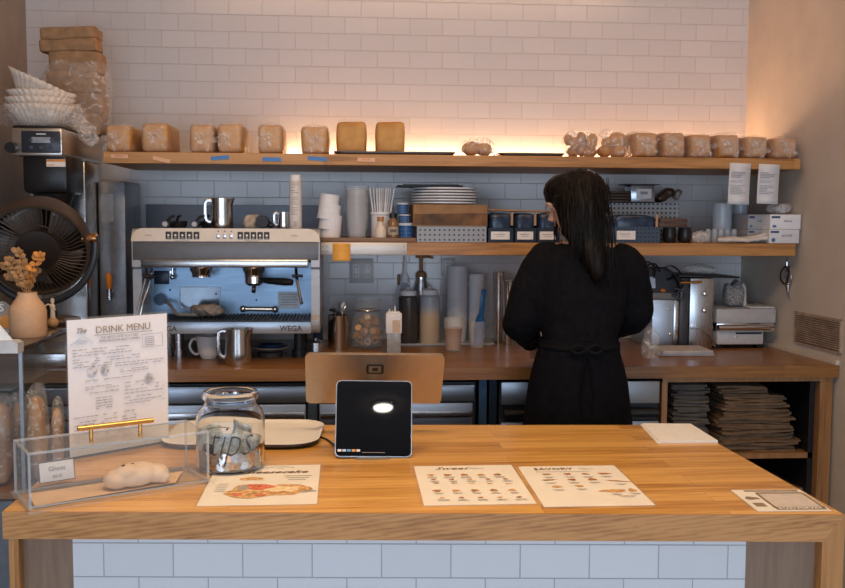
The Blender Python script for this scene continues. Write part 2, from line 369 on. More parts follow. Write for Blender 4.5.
vv = [(x0, fy(x0)-0.001, 0), (x1, FRy-0.001, 0), (x1, FRy-0.001, CT), (x0, fy(x0)-0.001, CT-TH)]
a = [bm.verts.new(p) for p in vv]; b_ = [bm.verts.new((BRx if p[0] == x1 else BRx-0.055, BRy, p[2])) for p in vv]
bm.faces.new(a); bm.faces.new(list(reversed(b_)))
for k in range(4): bm.faces.new((a[k], b_[k], b_[(k+1) % 4], a[(k+1) % 4]))
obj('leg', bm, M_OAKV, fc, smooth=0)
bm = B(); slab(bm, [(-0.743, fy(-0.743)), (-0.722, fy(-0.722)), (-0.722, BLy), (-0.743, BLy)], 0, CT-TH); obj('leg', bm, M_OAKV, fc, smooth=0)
TD = 0.03
for xa, xb in ((-0.722, -0.612), (0.873, FRx-0.047)):
    bm = B(); slab(bm, [(xa, fy(xa, TD)), (xb, fy(xb, TD)), (xb, fy(xb, TD+0.02)), (xa, fy(xa, TD+0.02))], 0, CT-TH); obj('side_panel', bm, M_PLY, fc, smooth=0)
wd = math.hypot(0.873+0.612, fy(0.873)-fy(-0.612)); ang = math.atan2(fy(0.873)-fy(-0.612), 0.873+0.612)
bm = B(); box(bm, (wd/2, 0.01, (CT-TH)/2), (wd, 0.02, CT-TH)); 
tp = obj('tile_panel', bm, M_FTILE, fc, smooth=0, loc=(-0.612, fy(-0.612, TD-0.003), 0), rot=(0, 0, ang))
bm = B(); slab(bm, [(-0.72, fy(-0.72, 0.06)), (1.01, fy(1.01, 0.06)), (0.985, BRy-0.03), (-0.72, BLy-0.03)], 0.0, CT-TH); obj('carcass', bm, M_PLY, fc, smooth=0)
# ---------------------------------------------------------------- shelves on the back wall
US0, US1, MS0, MS1, SY = 1.797, 1.843, 1.427, 1.480, 4.0
bm = B(); box(bm, ((-1.0+WXR)/2, (SY+WY)/2, (US0+US1)/2), (WXR+1.0-0.004, WY-SY-0.002, US1-US0), bev=0.002, seg=1)
us = tag(obj('wall_shelf', bm, M_SHELF, None, smooth=0), 'long upper oak wall shelf carrying the row of loaves', 'shelf')
bm = B(); box(bm, ((-0.12+WXR)/2, (SY+WY)/2, (MS0+MS1)/2), (WXR+0.12-0.02, WY-SY-0.002, MS1-MS0), bev=0.002, seg=1)
ms = thing('wall_shelf', 'lower oak wall shelf holding cups, plates and storage bins', 'shelf', (0, 0, 0))
obj('board', bm, M_SHELF, ms, smooth=0)
bm = B(); xa, xb = Xa(321, SY), Xa(407, SY); box(bm, ((xa+xb)/2, SY-0.002, (MS0+MS1)/2), (xb-xa, 0.004, MS1-MS0-0.002), bev=0.001)
sp_ = obj('steel_plate', bm, brushed('plate_steel', (0.60, 0.54, 0.48), 0.45), ms); sp_['label'] = 'steel plate on the left end of the shelf edge'
for x_ in (323, 327, 404):
    for y_ in (246.5, 251.5):
        bm = B(); p = P(x_, y_, Y=SY-0.0045); sph(bm, p, (0.002, 0.001, 0.002), 8, 6); obj('screw', bm, M_DARK, sp_)
bm = B(); box(bm, ((-0.35+WXR-0.03)/2, WY-0.03, US1+0.006), (WXR+0.32, 0.02, 0.012))
tag(obj('light_strip', bm, plain('led_strip', (1, 0.8, 0.6), 0.5, emit=(1.0, 0.60, 0.34), es=42), None), 'warm glowing light strip laid along the wall behind the upper shelf', 'light')
def wobj(name, bm, mat, root, **k):
    """geometry given in room coordinates, parented to a thing whose origin is elsewhere"""
    bmesh.ops.translate(bm, verts=bm.verts, vec=-Vector(root.location)); return obj(name, bm, mat, root, **k)
def wtag(name, bm, mat, origin, label, cat, group=None, kind=None, **k):
    bmesh.ops.translate(bm, verts=bm.verts, vec=-Vector(origin)); o = obj(name, bm, mat, None, loc=origin, **k)
    return tag(o, label, cat, group, kind)
# ---------------------------------------------------------------- back counter
BC = 1.0; BY = 3.69
bt = thing('back_counter', 'oak worktop along the back wall with open cabinet at its right end', 'counter', (0.2, 4.1, 0))
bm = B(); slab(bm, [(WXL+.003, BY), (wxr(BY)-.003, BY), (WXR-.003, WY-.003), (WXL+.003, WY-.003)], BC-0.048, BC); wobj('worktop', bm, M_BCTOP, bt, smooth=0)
xd0, xd1, xr0, xr1 = Xa(661.8, BY+.02, 400), Xa(667.3, BY+.02, 400), Xa(819, BY+.02, 420), Xa(831.5, BY+.02, 420)
M_BCV = wood('cabinet_post_oak', (0.22, 0.10, 0.035), (0.33, 0.16, 0.06), (0.40, 0.21, 0.09), axis='Z', plane='XZ', stave=(3, .5))
bm = B(); box(bm, ((xd0+xd1)/2, 4.1, 0.476), (xd1-xd0, 0.78, 0.95)); wobj('divider', bm, M_BCV, bt, smooth=0)
bm = B(); box(bm, ((xr0+xr1)/2, 4.1, 0.476), (xr1-xr0, 0.78, 0.95)); wobj('end_panel', bm, M_BCV, bt, smooth=0)
bm = B(); box(bm, ((xd0+xr1)/2, BY+0.03, BC-0.048-0.009), (xr1-xd0, 0.03, 0.018)); wobj('apron', bm, M_BCV, bt, smooth=0)
zs = Za(453, 3.75, 760)
bm = B(); box(bm, ((xd1+xr0)/2, 4.12, zs-0.012), (xr0-xd1, 0.74, 0.022)); wobj('cabinet_shelf', bm, M_BCV, bt, smooth=0)
bm = B(); box(bm, ((xd1+xr0)/2, 4.12, 0.3), (xr0-xd1, 0.74, 0.022)); wobj('cabinet_shelf', bm, M_BCV, bt, smooth=0)
bm = B(); box(bm, ((xd1+xr0)/2, 4.51, 0.476), (xr0-xd1, 0.02, 0.95)); wobj('back_panel', bm, M_BLACK, bt, smooth=0)
bm = B(); box(bm, (xr0-0.012, 4.12, 0.476), (0.022, 0.74, 0.93)); wobj('shelf_track', bm, M_BLACK, bt, smooth=0)
# refrigerated drawer unit on the left
def fridge(xa, xb, label, bays, style):
    r = thing('undercounter_fridge', label, 'fridge', ((xa+xb)/2, 4.1, 0))
    bm = B(); box(bm, ((xa+xb)/2, 4.12, 0.47), (xb-xa, 0.76, 0.93)); wobj('cabinet', bm, M_DARK, r, smooth=0)
    yf = 3.725
    for (a, b) in bays:
        if style == 'drawer':
            bm = B(); z0, z1 = Za(401, yf), Za(384.5, yf); box(bm, ((a+b)/2, yf, (z0+z1)/2), (b-a, 0.025, z1-z0), bev=0.003); 
            box(bm, ((a+b)/2, yf-0.008, z1-0.004), (b-a, 0.02, 0.006)); wobj('top_panel', bm, M_STEELB, r)
            zt = Za(403, yf)
            for k in range(3):
                z1 = zt-k*0.235; z0 = z1-0.22
                bm = B(); box(bm, ((a+b)/2, yf+0.004, (z0+z1)/2), (b-a-0.01, 0.02, z1-z0), bev=0.003)
                d = wobj('drawer', bm, M_STEELB, r)
                bm = B(); box(bm, ((a+b)/2, yf-0.016, z1-0.05), (b-a-0.02, 0.03, 0.008), bev=0.003); box(bm, ((a+b)/2, yf-0.028, z1-0.04), (b-a-0.02, 0.006, 0.026), bev=0.002)
                h = wobj('handle', bm, M_STEEL, r); h.parent = d; h['label'] = 'bright steel pull lip'
        else:
            z1 = Za(382.5, yf); zz = [z1, Za(405, yf), Za(423, yf), 0.55, 0.12]
            bm = B(); box(bm, ((a+b)/2, yf, (zz[0]+zz[1])/2), (b-a, 0.02, zz[0]-zz[1]), bev=0.002); wobj('top_panel', bm, M_STEELB, r)
            bm = B(); box(bm, ((a+b)/2, yf, (zz[2]+0.12)/2), (b-a, 0.02, zz[2]-0.12), bev=0.002); d = wobj('door', bm, M_STEELB, r)
            bm = B(); cyl(bm, (a+0.01, yf-0.02, (zz[1]+zz[2])/2), (b-0.01, yf-0.02, (zz[1]+zz[2])/2), 0.018); h = wobj('handle', bm, M_BLACK, r); h.parent = d
    return r
yf = 3.72
fridge(-1.18, Xa(476, yf, 400), 'steel drawer fridge under the espresso machine end of back counter', [(-1.17, Xa(307, yf, 400)), (Xa(318, yf, 400), Xa(474, yf, 400))], 'drawer')
bm = B(); box(bm, (Xa(312.5, 3.72, 400), 3.725, 0.47), (0.034, 0.022, 0.93)); wtag('metal_post', bm, plain('blue_grey_metal', (0.09, 0.13, 0.19), 0.4, metal=0.6), (Xa(312.5, 3.72, 400), 3.74, 0), 'blue grey metal upright between the two fridge drawer stacks', 'post')
bm = B(); box(bm, (Xa(483, 3.72, 400), 3.74, 0.475), (0.030, 0.03, 0.945)); wtag('metal_post', bm, plain('blue_metal', (0.035, 0.085, 0.17), 0.45, metal=0.4), (Xa(482, 3.72, 400), 3.74, 0), 'narrow blue metal upright to the right of drawer fridge', 'post')
fridge(Xa(500, yf, 400), xd0-0.004, 'steel door fridge behind the person in black with black handles', [(Xa(501, yf, 400), Xa(574, yf, 400)), (Xa(577, yf, 400), Xa(659, yf, 400))], 'door')
bm = B(); box(bm, (Xa(493.5, 3.73, 400), 3.76, 0.475), (0.03, 0.03, 0.945)); wtag('metal_post', bm, plain('dark_blue_metal', (0.015, 0.03, 0.06), 0.4, metal=0.3), (Xa(494, 3.73, 400), 3.76, 0), 'dark metal upright beside the narrow blue one', 'post')
# ---------------------------------------------------------------- paper bag bundles in the open cabinet
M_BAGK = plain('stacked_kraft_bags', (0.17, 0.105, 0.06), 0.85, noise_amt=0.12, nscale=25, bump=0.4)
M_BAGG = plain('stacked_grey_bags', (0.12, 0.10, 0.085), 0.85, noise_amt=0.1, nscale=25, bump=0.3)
def bagbundle(x, y, z, wx, wy, h, seed, mat, label, rz=0.0, lean=0.0, group='paper bag bundles piled in the open cabinet'):
    bm = B(); n = max(2, int(h/0.009))
    for k in range(n):
        zz = h*(k+0.5)/n; rr = random.Random(seed*31+k)
        blobbox(bm, (rr.uniform(-.009, .009)+lean*zz, rr.uniform(-.008, .008), zz), (wx*rr.uniform(.93, 1), wy*rr.uniform(.96, 1), h/n*1.25), 0.007, 10, seed+k*3.1, cuts=7, power=22, rot=(0, rr.uniform(-.02, .02), rr.uniform(-.07, .07)))
    return tag(obj('paper_bag_bundle', bm, mat, None, loc=(x, y, z), rot=(0, 0, rz), smooth=50), label, 'paper bag bundle', group)
z = zs; xx = (Xa(668.5, 3.8, 400)+Xa(711, 3.8, 400))/2
lows = ['lowest', 'second lowest', 'middle', 'second highest', 'topmost']
for k in range(5):
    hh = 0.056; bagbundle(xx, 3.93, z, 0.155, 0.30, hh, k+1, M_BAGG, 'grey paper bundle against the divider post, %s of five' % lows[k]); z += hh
z = zs; x0 = (Xa(712, 3.8, 420)+Xa(808, 3.8, 420))/2-0.01
names = ['lowest', 'second from bottom', 'third from bottom', 'fourth from bottom', 'second from top', 'topmost']
for k, (hh, dx, wx, rz) in enumerate([(0.045, 0.0, 0.35, 0.0), (0.05, -0.008, 0.335, 0.05), (0.045, -0.01, 0.33, -0.06), (0.045, -0.015, 0.31, 0.03), (0.045, -0.03, 0.28, 0.1), (0.04, -0.06, 0.21, -0.05)]):
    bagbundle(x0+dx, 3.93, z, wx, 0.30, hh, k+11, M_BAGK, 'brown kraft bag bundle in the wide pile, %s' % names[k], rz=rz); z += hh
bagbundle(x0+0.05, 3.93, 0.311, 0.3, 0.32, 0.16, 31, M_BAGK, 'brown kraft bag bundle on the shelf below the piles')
# ---------------------------------------------------------------- espresso machine
EY = 3.86
ex0, ex1 = Xa(131.5, EY, 240), Xa(319.5, EY, 240); exc = (ex0+ex1)/2; ew = ex1-ex0
def ez(py): return Za(py, EY, 225)
em = thing('espresso_machine', 'two group espresso machine with cream control panel and steel back', 'espresso machine', (exc, EY+0.25, BC))
M_EGREY = plain('machine_grey', (0.15, 0.155, 0.17), 0.42, metal=0.3, noise_amt=0.03)
M_ESIDE = plain('machine_side', (0.40, 0.41, 0.43), 0.4, metal=0.3, noise_amt=0.03)
M_CREAM = plain('machine_cream', (0.78, 0.68, 0.56), 0.35, noise_amt=0.02)
M_EBLUE = brushed('machine_backsteel', (0.19, 0.27, 0.37), 0.33)
M_LOWER = plain('machine_lower', (0.50, 0.56, 0.64), 0.3, metal=0.5, noise_amt=0.02)
zt, zc, zg, zl, zb2, zd, zbot = ez(229), ez(241.5), ez(259), ez(267), ez(316), ez(320), ez(334)
for s, sx in ((-1, ex0), (1, ex1)):
    pr = []
    yb = EY+0.50
    for k in range(7): a = R(90+90*k/6); pr.append((EY+0.035+0.035*math.cos(a), zt-0.035+0.035*math.sin(a)))
    pr += [(EY, zl), (EY+0.012, zl-0.01), (EY+0.012, zd+0.02), (EY-0.01, zd)]
    for k in range(7): a = R(180+90*k/6); pr.append((EY+0.03+0.04*math.cos(a), zbot+0.04+0.04*math.sin(a)))
    pr += [(yb, zbot), (yb, zt)]
    bm = B(); prism(bm, pr, 0.034, base=(sx if s < 0 else sx-0.034, 0, 0), frame='YZ'); wobj('side_panel', bm, M_ESIDE, em)
# top corners rounded: cream control panel
def fr(a, b, z0, z1, y, th): bm = B(); box(bm, ((a+b)/2, y+th/2, (z0+z1)/2), (b-a, th, z1-z0), bev=0.004); return bm
bm = B(); prism(bm, [(x, zz) for x, zz in ([(ex0-0.001, zc)] + [(ex0+0.045+0.046*math.cos(R(a)), zt-0.045+0.047*math.sin(R(a))) for a in range(180, 89, -15)] + [(ex1-0.045+0.046*math.cos(R(a)), zt-0.045+0.047*math.sin(R(a))) for a in range(90, -1, -15)] + [(ex1+0.001, zc)])], 0.05, base=(0, EY-0.006, 0), frame='XZ')
cp = wobj('control_panel', bm, M_CREAM, em)
wobj('upper_band', fr(ex0+0.003, ex1-0.003, zg-0.005, zc, EY-0.002, 0.05), M_EGREY, em)
bm = B(); box(bm, (exc, EY+0.28, (zt+zg)/2-0.01), (ew-0.02, 0.44, zt-zg-0.02)); wobj('body', bm, M_EGREY, em)
bm = B(); box(bm, (exc, EY-0.012, (zg+zl)/2), (ew-0.085, 0.06, zg-zl), bev=0.006); wobj('cup_rail', bm, M_STEEL, em)
bm = B(); box(bm, (exc, EY+0.20, (zl+zd)/2), (ew-0.06, 0.02, zl-zd+0.02)); box(bm, (exc, EY+0.35, (zl+zd)/2), (ew-0.06, 0.28, zl-zd+0.02)); wobj('back_panel', bm, M_EBLUE, em)
bm = B(); box(bm, (exc, EY+0.09, zd-0.002), (ew-0.07, 0.24, 0.006))
for k in range(46): box(bm, (ex0+0.05+(ew-0.1)*k/45, EY+0.08, zd+0.005), (0.004, 0.22, 0.006))
wobj('drip_grate', bm, M_DARK, em, smooth=0)
bm = B(); box(bm, (exc, EY+0.02, (zd+zbot)/2), (ew-0.066, 0.06, zd-zbot-0.002), bev=0.006); box(bm, (exc, EY+0.26, (zd+zbot)/2), (ew-0.07, 0.44, zd-zbot-0.006))
lw = wobj('lower_panel', bm, M_LOWER, em)
for px in (297, 150, 170): 
    for dy in ((0.16, 0.42) if px != 170 else (0.2,)):
        bm = B(); x_ = Xa(px, EY, 340); cyl(bm, (x_, EY+dy, zbot+0.002), (x_, EY+dy, BC+0.03), 0.022); cyl(bm, (x_, EY+dy, BC+0.03), (x_, EY+dy, BC), 0.03); wobj('foot', bm, M_DARK if px == 297 else M_STEELV, em)
for x0_, n_, sp, w_ in ((165.8, 5, 7.0, 5.6), (237.5, 5, 6.6, 5.4)):
    for k in range(n_):
        xx = Xa(x0_+3+sp*k, EY, 235); bm = B(); box(bm, (xx, EY-0.008, ez(235.4)), (w_*0.004, 0.005, 0.029), bev=0.003); bt_ = wobj('brew_button', bm, plain('button_dark', (0.045, 0.04, 0.038), 0.4), em)
        bm = B(); cyl(bm, (xx, EY-0.0105, ez(235.4)), (xx, EY-0.0112, ez(235.4)), 0.0045, n=12); box(bm, (xx, EY-0.0108, ez(238)), (0.009, 0.0006, 0.002)); g = wobj('cup_symbol', bm, M_PAPER, em); g.parent = bt_
for px in (218.5, 225, 231.5):
    xx = Xa(px, EY, 235); bm = B(); box(bm, (xx, EY-0.008, ez(236)), (0.013, 0.006, 0.018), bev=0.002); bt_ = wobj('rocker_switch', bm, M_STEEL, em)
    bm = B(); sph(bm, (xx, EY-0.007, ez(231.2)), (0.0025, 0.002, 0.0025), 8, 6); g = wobj('indicator', bm, M_BLACK, em)
bm = B()
for px in (148.5, 294.5): textbm(bm, 'WEGA', 0.009, Matrix.Translation((Xa(px, EY, 235), EY-0.0075, ez(235.5))) @ FACE)
textbm(bm, 'ESPRESSO MACHINE', 0.006, Matrix.Translation((Xa(182, EY, 240), EY-0.0075, ez(240.5))) @ FACE); textbm(bm, 'ESPRESSO MACHINE', 0.006, Matrix.Translation((Xa(252, EY, 240), EY-0.0075, ez(240.5))) @ FACE)
g = wobj('panel_lettering', bm, M_INKG, em); g.parent = cp
bm = B(); textbm(bm, 'WEGA', 0.030, Matrix.Translation((Xa(291, EY, 329), EY-0.0115, ez(328.5))) @ FACE, bold=0.0009); textbm(bm, 'WEGA', 0.030, Matrix.Translation((Xa(166, EY, 329), EY-0.0115, ez(328.5))) @ FACE, bold=0.0009)
g = wobj('maker_lettering', bm, M_INK, em); g.parent = lw
def group_head(px):
    x_ = Xa(px, EY+0.09, 270); bm = B(); zz = zl
    lathe(bm, [(0, 0.01), (0.046, 0.01), (0.046, -0.018), (0.038, -0.03), (0.038, -0.045), (0, -0.045)], (x_, EY+0.09, zz-0.0)); box(bm, (x_, EY+0.14, zz-0.01), (0.07, 0.1, 0.03), bev=0.005)
    return wobj('group_head', bm, M_CHROME, em), x_
g1, gx1 = group_head(201.5); g2, gx2 = group_head(254)
pf = bpy.data.objects.new('portafilter', None); COL.objects.link(pf); pf.parent = em; pf.location = Vector((gx2, EY+0.09, zl-0.05))-em.location
bm = B(); lathe(bm, [(0, 0.012), (0.036, 0.012), (0.036, -0.02), (0.026, -0.03), (0, -0.03)]); cyl(bm, (0, 0, -0.025), (0, -0.02, -0.055), 0.009); obj('basket', bm, M_CHROME, pf)
bm = B(); tube(bm, [(0.03, -0.02, -0.005), (0.06, -0.04, -0.008), (0.13, -0.075, -0.01), (0.16, -0.085, -0.012)], [0.009, 0.013, 0.016, 0.012], n=14); obj('handle', bm, M_BLACK, pf)
# steam wands
bm = B(); tube(bm, spline([P(152, 268, Y=EY+.05), P(149, 285, Y=EY+.03), P(143, 302, Y=EY+.0), P(140, 316, Y=EY-.01)]), 0.006)
tube(bm, spline([P(146, 268, Y=EY+.03), P(145, 280, Y=EY), P(140.5, 298, Y=EY-.02), P(137.5, 311, Y=EY-.03)]), 0.004)
wobj('steam_wand', bm, M_CHROME, em)
bm = B(); cyl(bm, P(143, 276.5, Y=EY), P(156, 276.5, Y=EY+0.02), 0.008); wobj('wand_grip', bm, M_BLACK, em)
bm = B(); tube(bm, spline([P(296, 268, Y=EY+.05), P(297, 280, Y=EY+.02), P(301, 300, Y=EY), P(302, 304, Y=EY)]), 0.006); wobj('steam_wand', bm, M_CHROME, em)
bm = B(); cyl(bm, P(292, 276, Y=EY+0.01), P(303, 276, Y=EY+0.01), 0.006); wobj('wand_grip', bm, M_BLACK, em)
byp = EY+0.188
bm = B(); a = P(161.5, 277.5, Y=byp); box(bm, a, (0.062, 0.01, 0.056), bev=0.003); wobj('gauge_plate', bm, plain('navy_plate', (0.01, 0.03, 0.07), 0.3), em)
bm = B(); a = P(161, 299, Y=byp); cyl(bm, a+Vector((0, 0.006, 0)), a+Vector((0, -0.03, 0)), 0.024); wobj('dial', bm, plain('navy_dial', (0.01, 0.05, 0.12), 0.3), em)
bm = B(); a = P(172.5, 272, Y=byp); cyl(bm, a, a-Vector((0, 0.03, 0)), 0.006); cyl(bm, P(172.5, 268, Y=byp-.03), P(172.5, 276, Y=byp-.03), 0.005); sph(bm, P(172.5, 277, Y=byp-.03), 0.011); wobj('hot_water_tap', bm, M_CHROME, em)
bm = B(); c = P(200, 298, Y=byp); fw, fh = 0.165, 0.09
for q in ((0, fh/2, fw, .004), (0, -fh/2, fw, .004), (-fw/2, 0, .004, fh), (fw/2, 0, .004, fh)): box(bm, c+Vector((q[0], 0, q[1])), (q[2], 0.006, q[3]))
wobj('window_frame', bm, plain('dull_steel', (.34, .38, .43), .4, metal=.6), em)
bm = B(); box(bm, c+Vector((0, 0.002, 0)), (fw, 0.004, fh)); wobj('window_pane', bm, plain('dim_glass', (0.18, 0.22, 0.27), 0.15, metal=0.4), em)
bm = B(); a = P(243, 309, Y=byp-0.02); b_ = P(275, 309.5, Y=byp-0.02); cyl(bm, a, b_, 0.009); 
for q in (a, b_): sph(bm, q, 0.014); cyl(bm, q, q+Vector((0, 0.02, 0)), 0.006)
wobj('thermometer_bar', bm, M_STEEL, em)
bm = B(); box(bm, P(289, 300, Y=byp+0.005), (0.09, 0.012, 0.07)); st = wobj('notice_sticker', bm, plain('sticker', (0.62, 0.68, 0.75), 0.4), em)
bm = B(); ca = P(289, 300, Y=byp-0.0015)
for k in range(5): box(bm, ca+Vector((0, 0, 0.024-0.011*k)), (0.07-0.01*(k % 2), 0.0008, 0.0035))
g = wobj('printed_lines', bm, M_INKG, em); g.parent = st
for px, py in ((180, 294), (216, 294), (256.5, 300), (170, 290)):
    bm = B(); sph(bm, P(px, py, Y=byp), (0.004, 0.003, 0.004), 8, 6); wobj('screw', bm, M_DARK, em)
# cloth left on the drip tray
bm = B(); vs = blobbox(bm, (0, 0, 0.024), (0.13, 0.08, 0.045), 0.018, 38, 3.3, cuts=18, power=2.6); a = P(208, 318, Y=EY+0.06); a.z = zd+0.008
for v in vs: v.co.z = max(v.co.z, 0.0005)
wtag_o = tag(obj('cleaning_cloth', bm, plain('grey_cloth', (0.22, 0.20, 0.185), 0.9, noise_amt=0.15, bump=0.5), None, loc=a, smooth=60), 'crumpled grey cloth lying on the espresso machine drip tray', 'cloth')
bm = B(); tube(bm, spline([P(166, 301, Y=EY+.15), P(171, 306, Y=EY+.1), P(177, 314, Y=EY+.06), (Xa(186, EY+.05), EY+.05, zd+.016), (Xa(196, EY+.04), EY+.04, zd+.016)]), 0.007); wobj('drain_hose', bm, plain('grey_hose', (.2, .2, .2), .5), em)
# ---------------------------------------------------------------- brewer, boiler and fan on the left
BRY = 3.76; bx0, bx1 = Xa(11, BRY, 140), Xa(62, BRY, 140); zT, zB = Za(127.5, BRY, 35), Za(156, BRY, 35)
br = thing('coffee_brewer', 'tall stainless coffee brewer with black digital control panel', 'coffee brewer', ((bx0+bx1)/2, 4.05, BC))
M_WSTEEL = brushed('brewer_steel', (0.62, 0.58, 0.53), 0.3)
bm = B(); box(bm, ((bx0+bx1)/2, (BRY+4.34)/2, (zT+zB)/2), (bx1-bx0, 4.34-BRY, zT-zB), bev=0.008); hd = wobj('head', bm, M_WSTEEL, br)
bm = B(); box(bm, ((bx0+bx1)/2, (BRY+4.34)/2, zT+0.004), (bx1-bx0-0.01, 4.33-BRY, 0.008), bev=0.003); wobj('lid', bm, M_BLACK, br)
bm = B(); c = P(41, 142, Y=BRY-0.003); box(bm, c, (0.145, 0.01, 0.082), bev=0.005); pn = wobj('control_panel', bm, plain('panel_navy', (0.03, 0.035, 0.05), 0.3), br)
bm = B(); box(bm, P(41, 140, Y=BRY-0.009), (0.07, 0.003, 0.022), bev=0.001); g = wobj('display', bm, plain('lcd', (0.32, 0.36, 0.42), 0.25), br); g.parent = pn
for k, (px, py) in enumerate(((31, 140), (51.5, 140), (31, 147.5), (41, 147.5), (51, 147.5))):
    bm = B(); box(bm, P(px, py, Y=BRY-0.009), (0.014, 0.004, 0.012), bev=0.002); g = wobj('button', bm, plain('button_blue', (0.06, 0.08, 0.12), 0.4), br); g.parent = pn
bm = B(); box(bm, P(41, 134, Y=BRY-0.0085), (0.035, 0.001, 0.004)); g = wobj('maker_mark', bm, M_WHITE, br); g.parent = pn
bm = B(); c = P(13, 148, Y=BRY); cyl(bm, c, c-Vector((0, 0.035, 0)), 0.02); wobj('knob', bm, M_BLACK, br)
bm = B(); xm = (bx0+bx1)/2+.02; box(bm, (xm, BRY+0.14, (Za(158, BRY)+Za(195, BRY))/2), (0.17, 0.24, 0.15), bev=0.02)
lathe(bm, [(0, -0.10), (0.05, -0.10), (0.085, -0.0), (0.085, 0.02), (0, 0.02)], (xm, BRY+0.13, Za(190, BRY))); wobj('brew_basket', bm, M_BLACK, br)
bm = B(); box(bm, P(56, 163, Y=BRY+.018), (0.07, 0.004, 0.028)); g = wobj('warning_sticker', bm, M_PAPERW, br)
bm = B(); box(bm, P(56, 160.5, Y=BRY+.0155), (0.07, 0.002, 0.008)); box(bm, P(50, 165, Y=BRY+.0155), (0.03, 0.002, 0.003)); gg = wobj('orange_band', bm, plain('orange_label', (0.8, 0.3, 0.05), 0.5), br); gg.parent = g
bm = B(); box(bm, ((bx0+bx1)/2, 4.2, (zB+BC)/2), (bx1-bx0, 0.27, zB-BC), bev=0.006); wobj('tower', bm, M_STEELV, br)
bm = B(); box(bm, ((bx0+bx1)/2, BRY+0.2, BC+0.03), (bx1-bx0, 0.42, 0.06), bev=0.008); wobj('base', bm, M_STEELV, br)
# water boiler
wb = thing('water_boiler', 'grey steel water boiler with orange handled tap beside the espresso machine', 'water boiler', (-1.12, 4.38, BC))
x0_, x1_ = Xa(98.5, 4.25, 240), Xa(126, 4.25, 240); z1_ = Za(181, 4.25, 110)
bm = B(); box(bm, ((x0_+x1_)/2, 4.4, (z1_+BC+0.03)/2), (x1_-x0_, 0.3, z1_-BC-0.03), bev=0.008); wobj('tank', bm, plain('boiler_steel', (0.24, 0.255, 0.28), 0.35, metal=0.7), wb)
bm = B(); box(bm, ((x0_+x1_)/2, 4.4, BC+0.015), (x1_-x0_-0.01, 0.28, 0.03)); wobj('foot_plate', bm, M_BLACK, wb)
bm = B(); c = P(112, 291, Y=4.25); cyl(bm, c, c-Vector((0, 0.05, 0)), 0.009); cyl(bm, c-Vector((0, 0.045, -0.012)), c-Vector((0, 0.045, 0.035)), 0.011); tp_ = wobj('tap', bm, M_STEEL, wb)
bm = B(); a = c-Vector((0, 0.045, -0.012)); tube(bm, [a, a+Vector((0, 0, 0.02)), a+Vector((0, -0.004, 0.05)), a+Vector((0, -0.004, 0.07))], [0.008, 0.012, 0.014, 0.008], n=12); g = wobj('tap_handle', bm, plain('orange_grip', (0.75, 0.25, 0.02), 0.4), wb); g.parent = tp_; g['label'] = 'orange tap handle'
bm = B(); box(bm, P(107.5, 208, Y=4.247), (0.05, 0.002, 0.12)); g = wobj('instruction_sheet', bm, plain('faded_sheet', (.34, .36, .4), .5), wb)
# display case on the left
KX, KY0, KY1, KZ = -0.955, 2.86, 3.66, 1.2
dc = thing('display_case', 'glass bakery display case with dark top at the left end', 'display case', (-1.2, 3.26, 0))
bm = B(); box(bm, ((-1.46+KX)/2, (KY0+KY1)/2, 0.37), (KX+1.46, KY1-KY0, 0.74)); wobj('base_cabinet', bm, plain('case_base', (0.16, 0.19, 0.23), 0.4, metal=0.3), dc, smooth=0)
bm = B(); box(bm, ((-1.46+KX)/2, (KY0+KY1)/2, KZ-0.006), (KX+1.46, KY1-KY0, 0.012), bev=0.002); wobj('top', bm, plain('case_top', (0.045, 0.034, 0.028), 0.12, coat=0.5), dc)
M_PANE = plain('case_pane', (0.35, 0.38, 0.42), 0.03, noise_amt=0, alpha=0.08)
for c, s in ((((-1.46+KX)/2, KY0+0.004, 0.965), (KX+1.46, 0.005, 0.45)), ((KX-0.004, (KY0+KY1)/2, 0.965), (0.005, KY1-KY0-.01, 0.45))):
    bm = B(); box(bm, c, s); wobj('glass_pane', bm, M_PANE, dc, smooth=0)
bm = B()
for x_, y_ in ((KX-0.008, KY0+0.008), (KX-0.008, KY1-0.01), (-1.45, KY0+0.008)): box(bm, (x_, y_, 0.965), (0.01, 0.01, 0.45))
wobj('frame', bm, plain('case_frame', (0.30, 0.34, 0.38), 0.3, metal=0.6), dc)
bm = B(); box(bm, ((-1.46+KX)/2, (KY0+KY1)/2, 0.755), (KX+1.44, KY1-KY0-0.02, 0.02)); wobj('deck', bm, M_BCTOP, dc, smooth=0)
bm = B(); box(bm, ((-1.46+KX)/2-.02, (KY0+KY1)/2+0.05, 1.055), (KX+1.36, KY1-KY0-0.12, 0.006)); wobj('glass_shelf', bm, plain('shelf_glass', (.7, .75, .75), .05, alpha=.2, noise_amt=0), dc, smooth=0)
# fan
fn = thing('desk_fan', 'round black desk fan with copper pivot and curved yoke', 'fan', (Xa(52, 3.52, 320), 3.52, KZ))
fc_ = P(38, 249, Y=3.42); fr_ = 49*3.42/960
Mf = Matrix.Translation(fc_-Vector(fn.location)) @ Euler((R(24), 0, R(9))).to_matrix().to_4x4() @ Matrix.Rotation(R(90), 4, 'X')
M_FAN = plain('fan_bronze', (0.075, 0.052, 0.038), 0.38, metal=0.4)
def fobj(name, bm, mat, **k): bmesh.ops.transform(bm, matrix=Mf, verts=bm.verts); return obj(name, bm, mat, fn, **k)
bm = B(); lathe(bm, [(fr_*.90, 0.004), (fr_*.93, 0.02), (fr_*.98, 0.02), (fr_, 0.0), (fr_*.97, -0.07), (fr_*.8, -0.14), (fr_*.45, -0.17), (0, -0.17), (0, -0.16), (fr_*.42, -0.16), (fr_*.76, -0.13), (fr_*.9, -0.07), (fr_*.90, 0.004)], n=64); fobj('housing', bm, M_FAN)
bm = B()
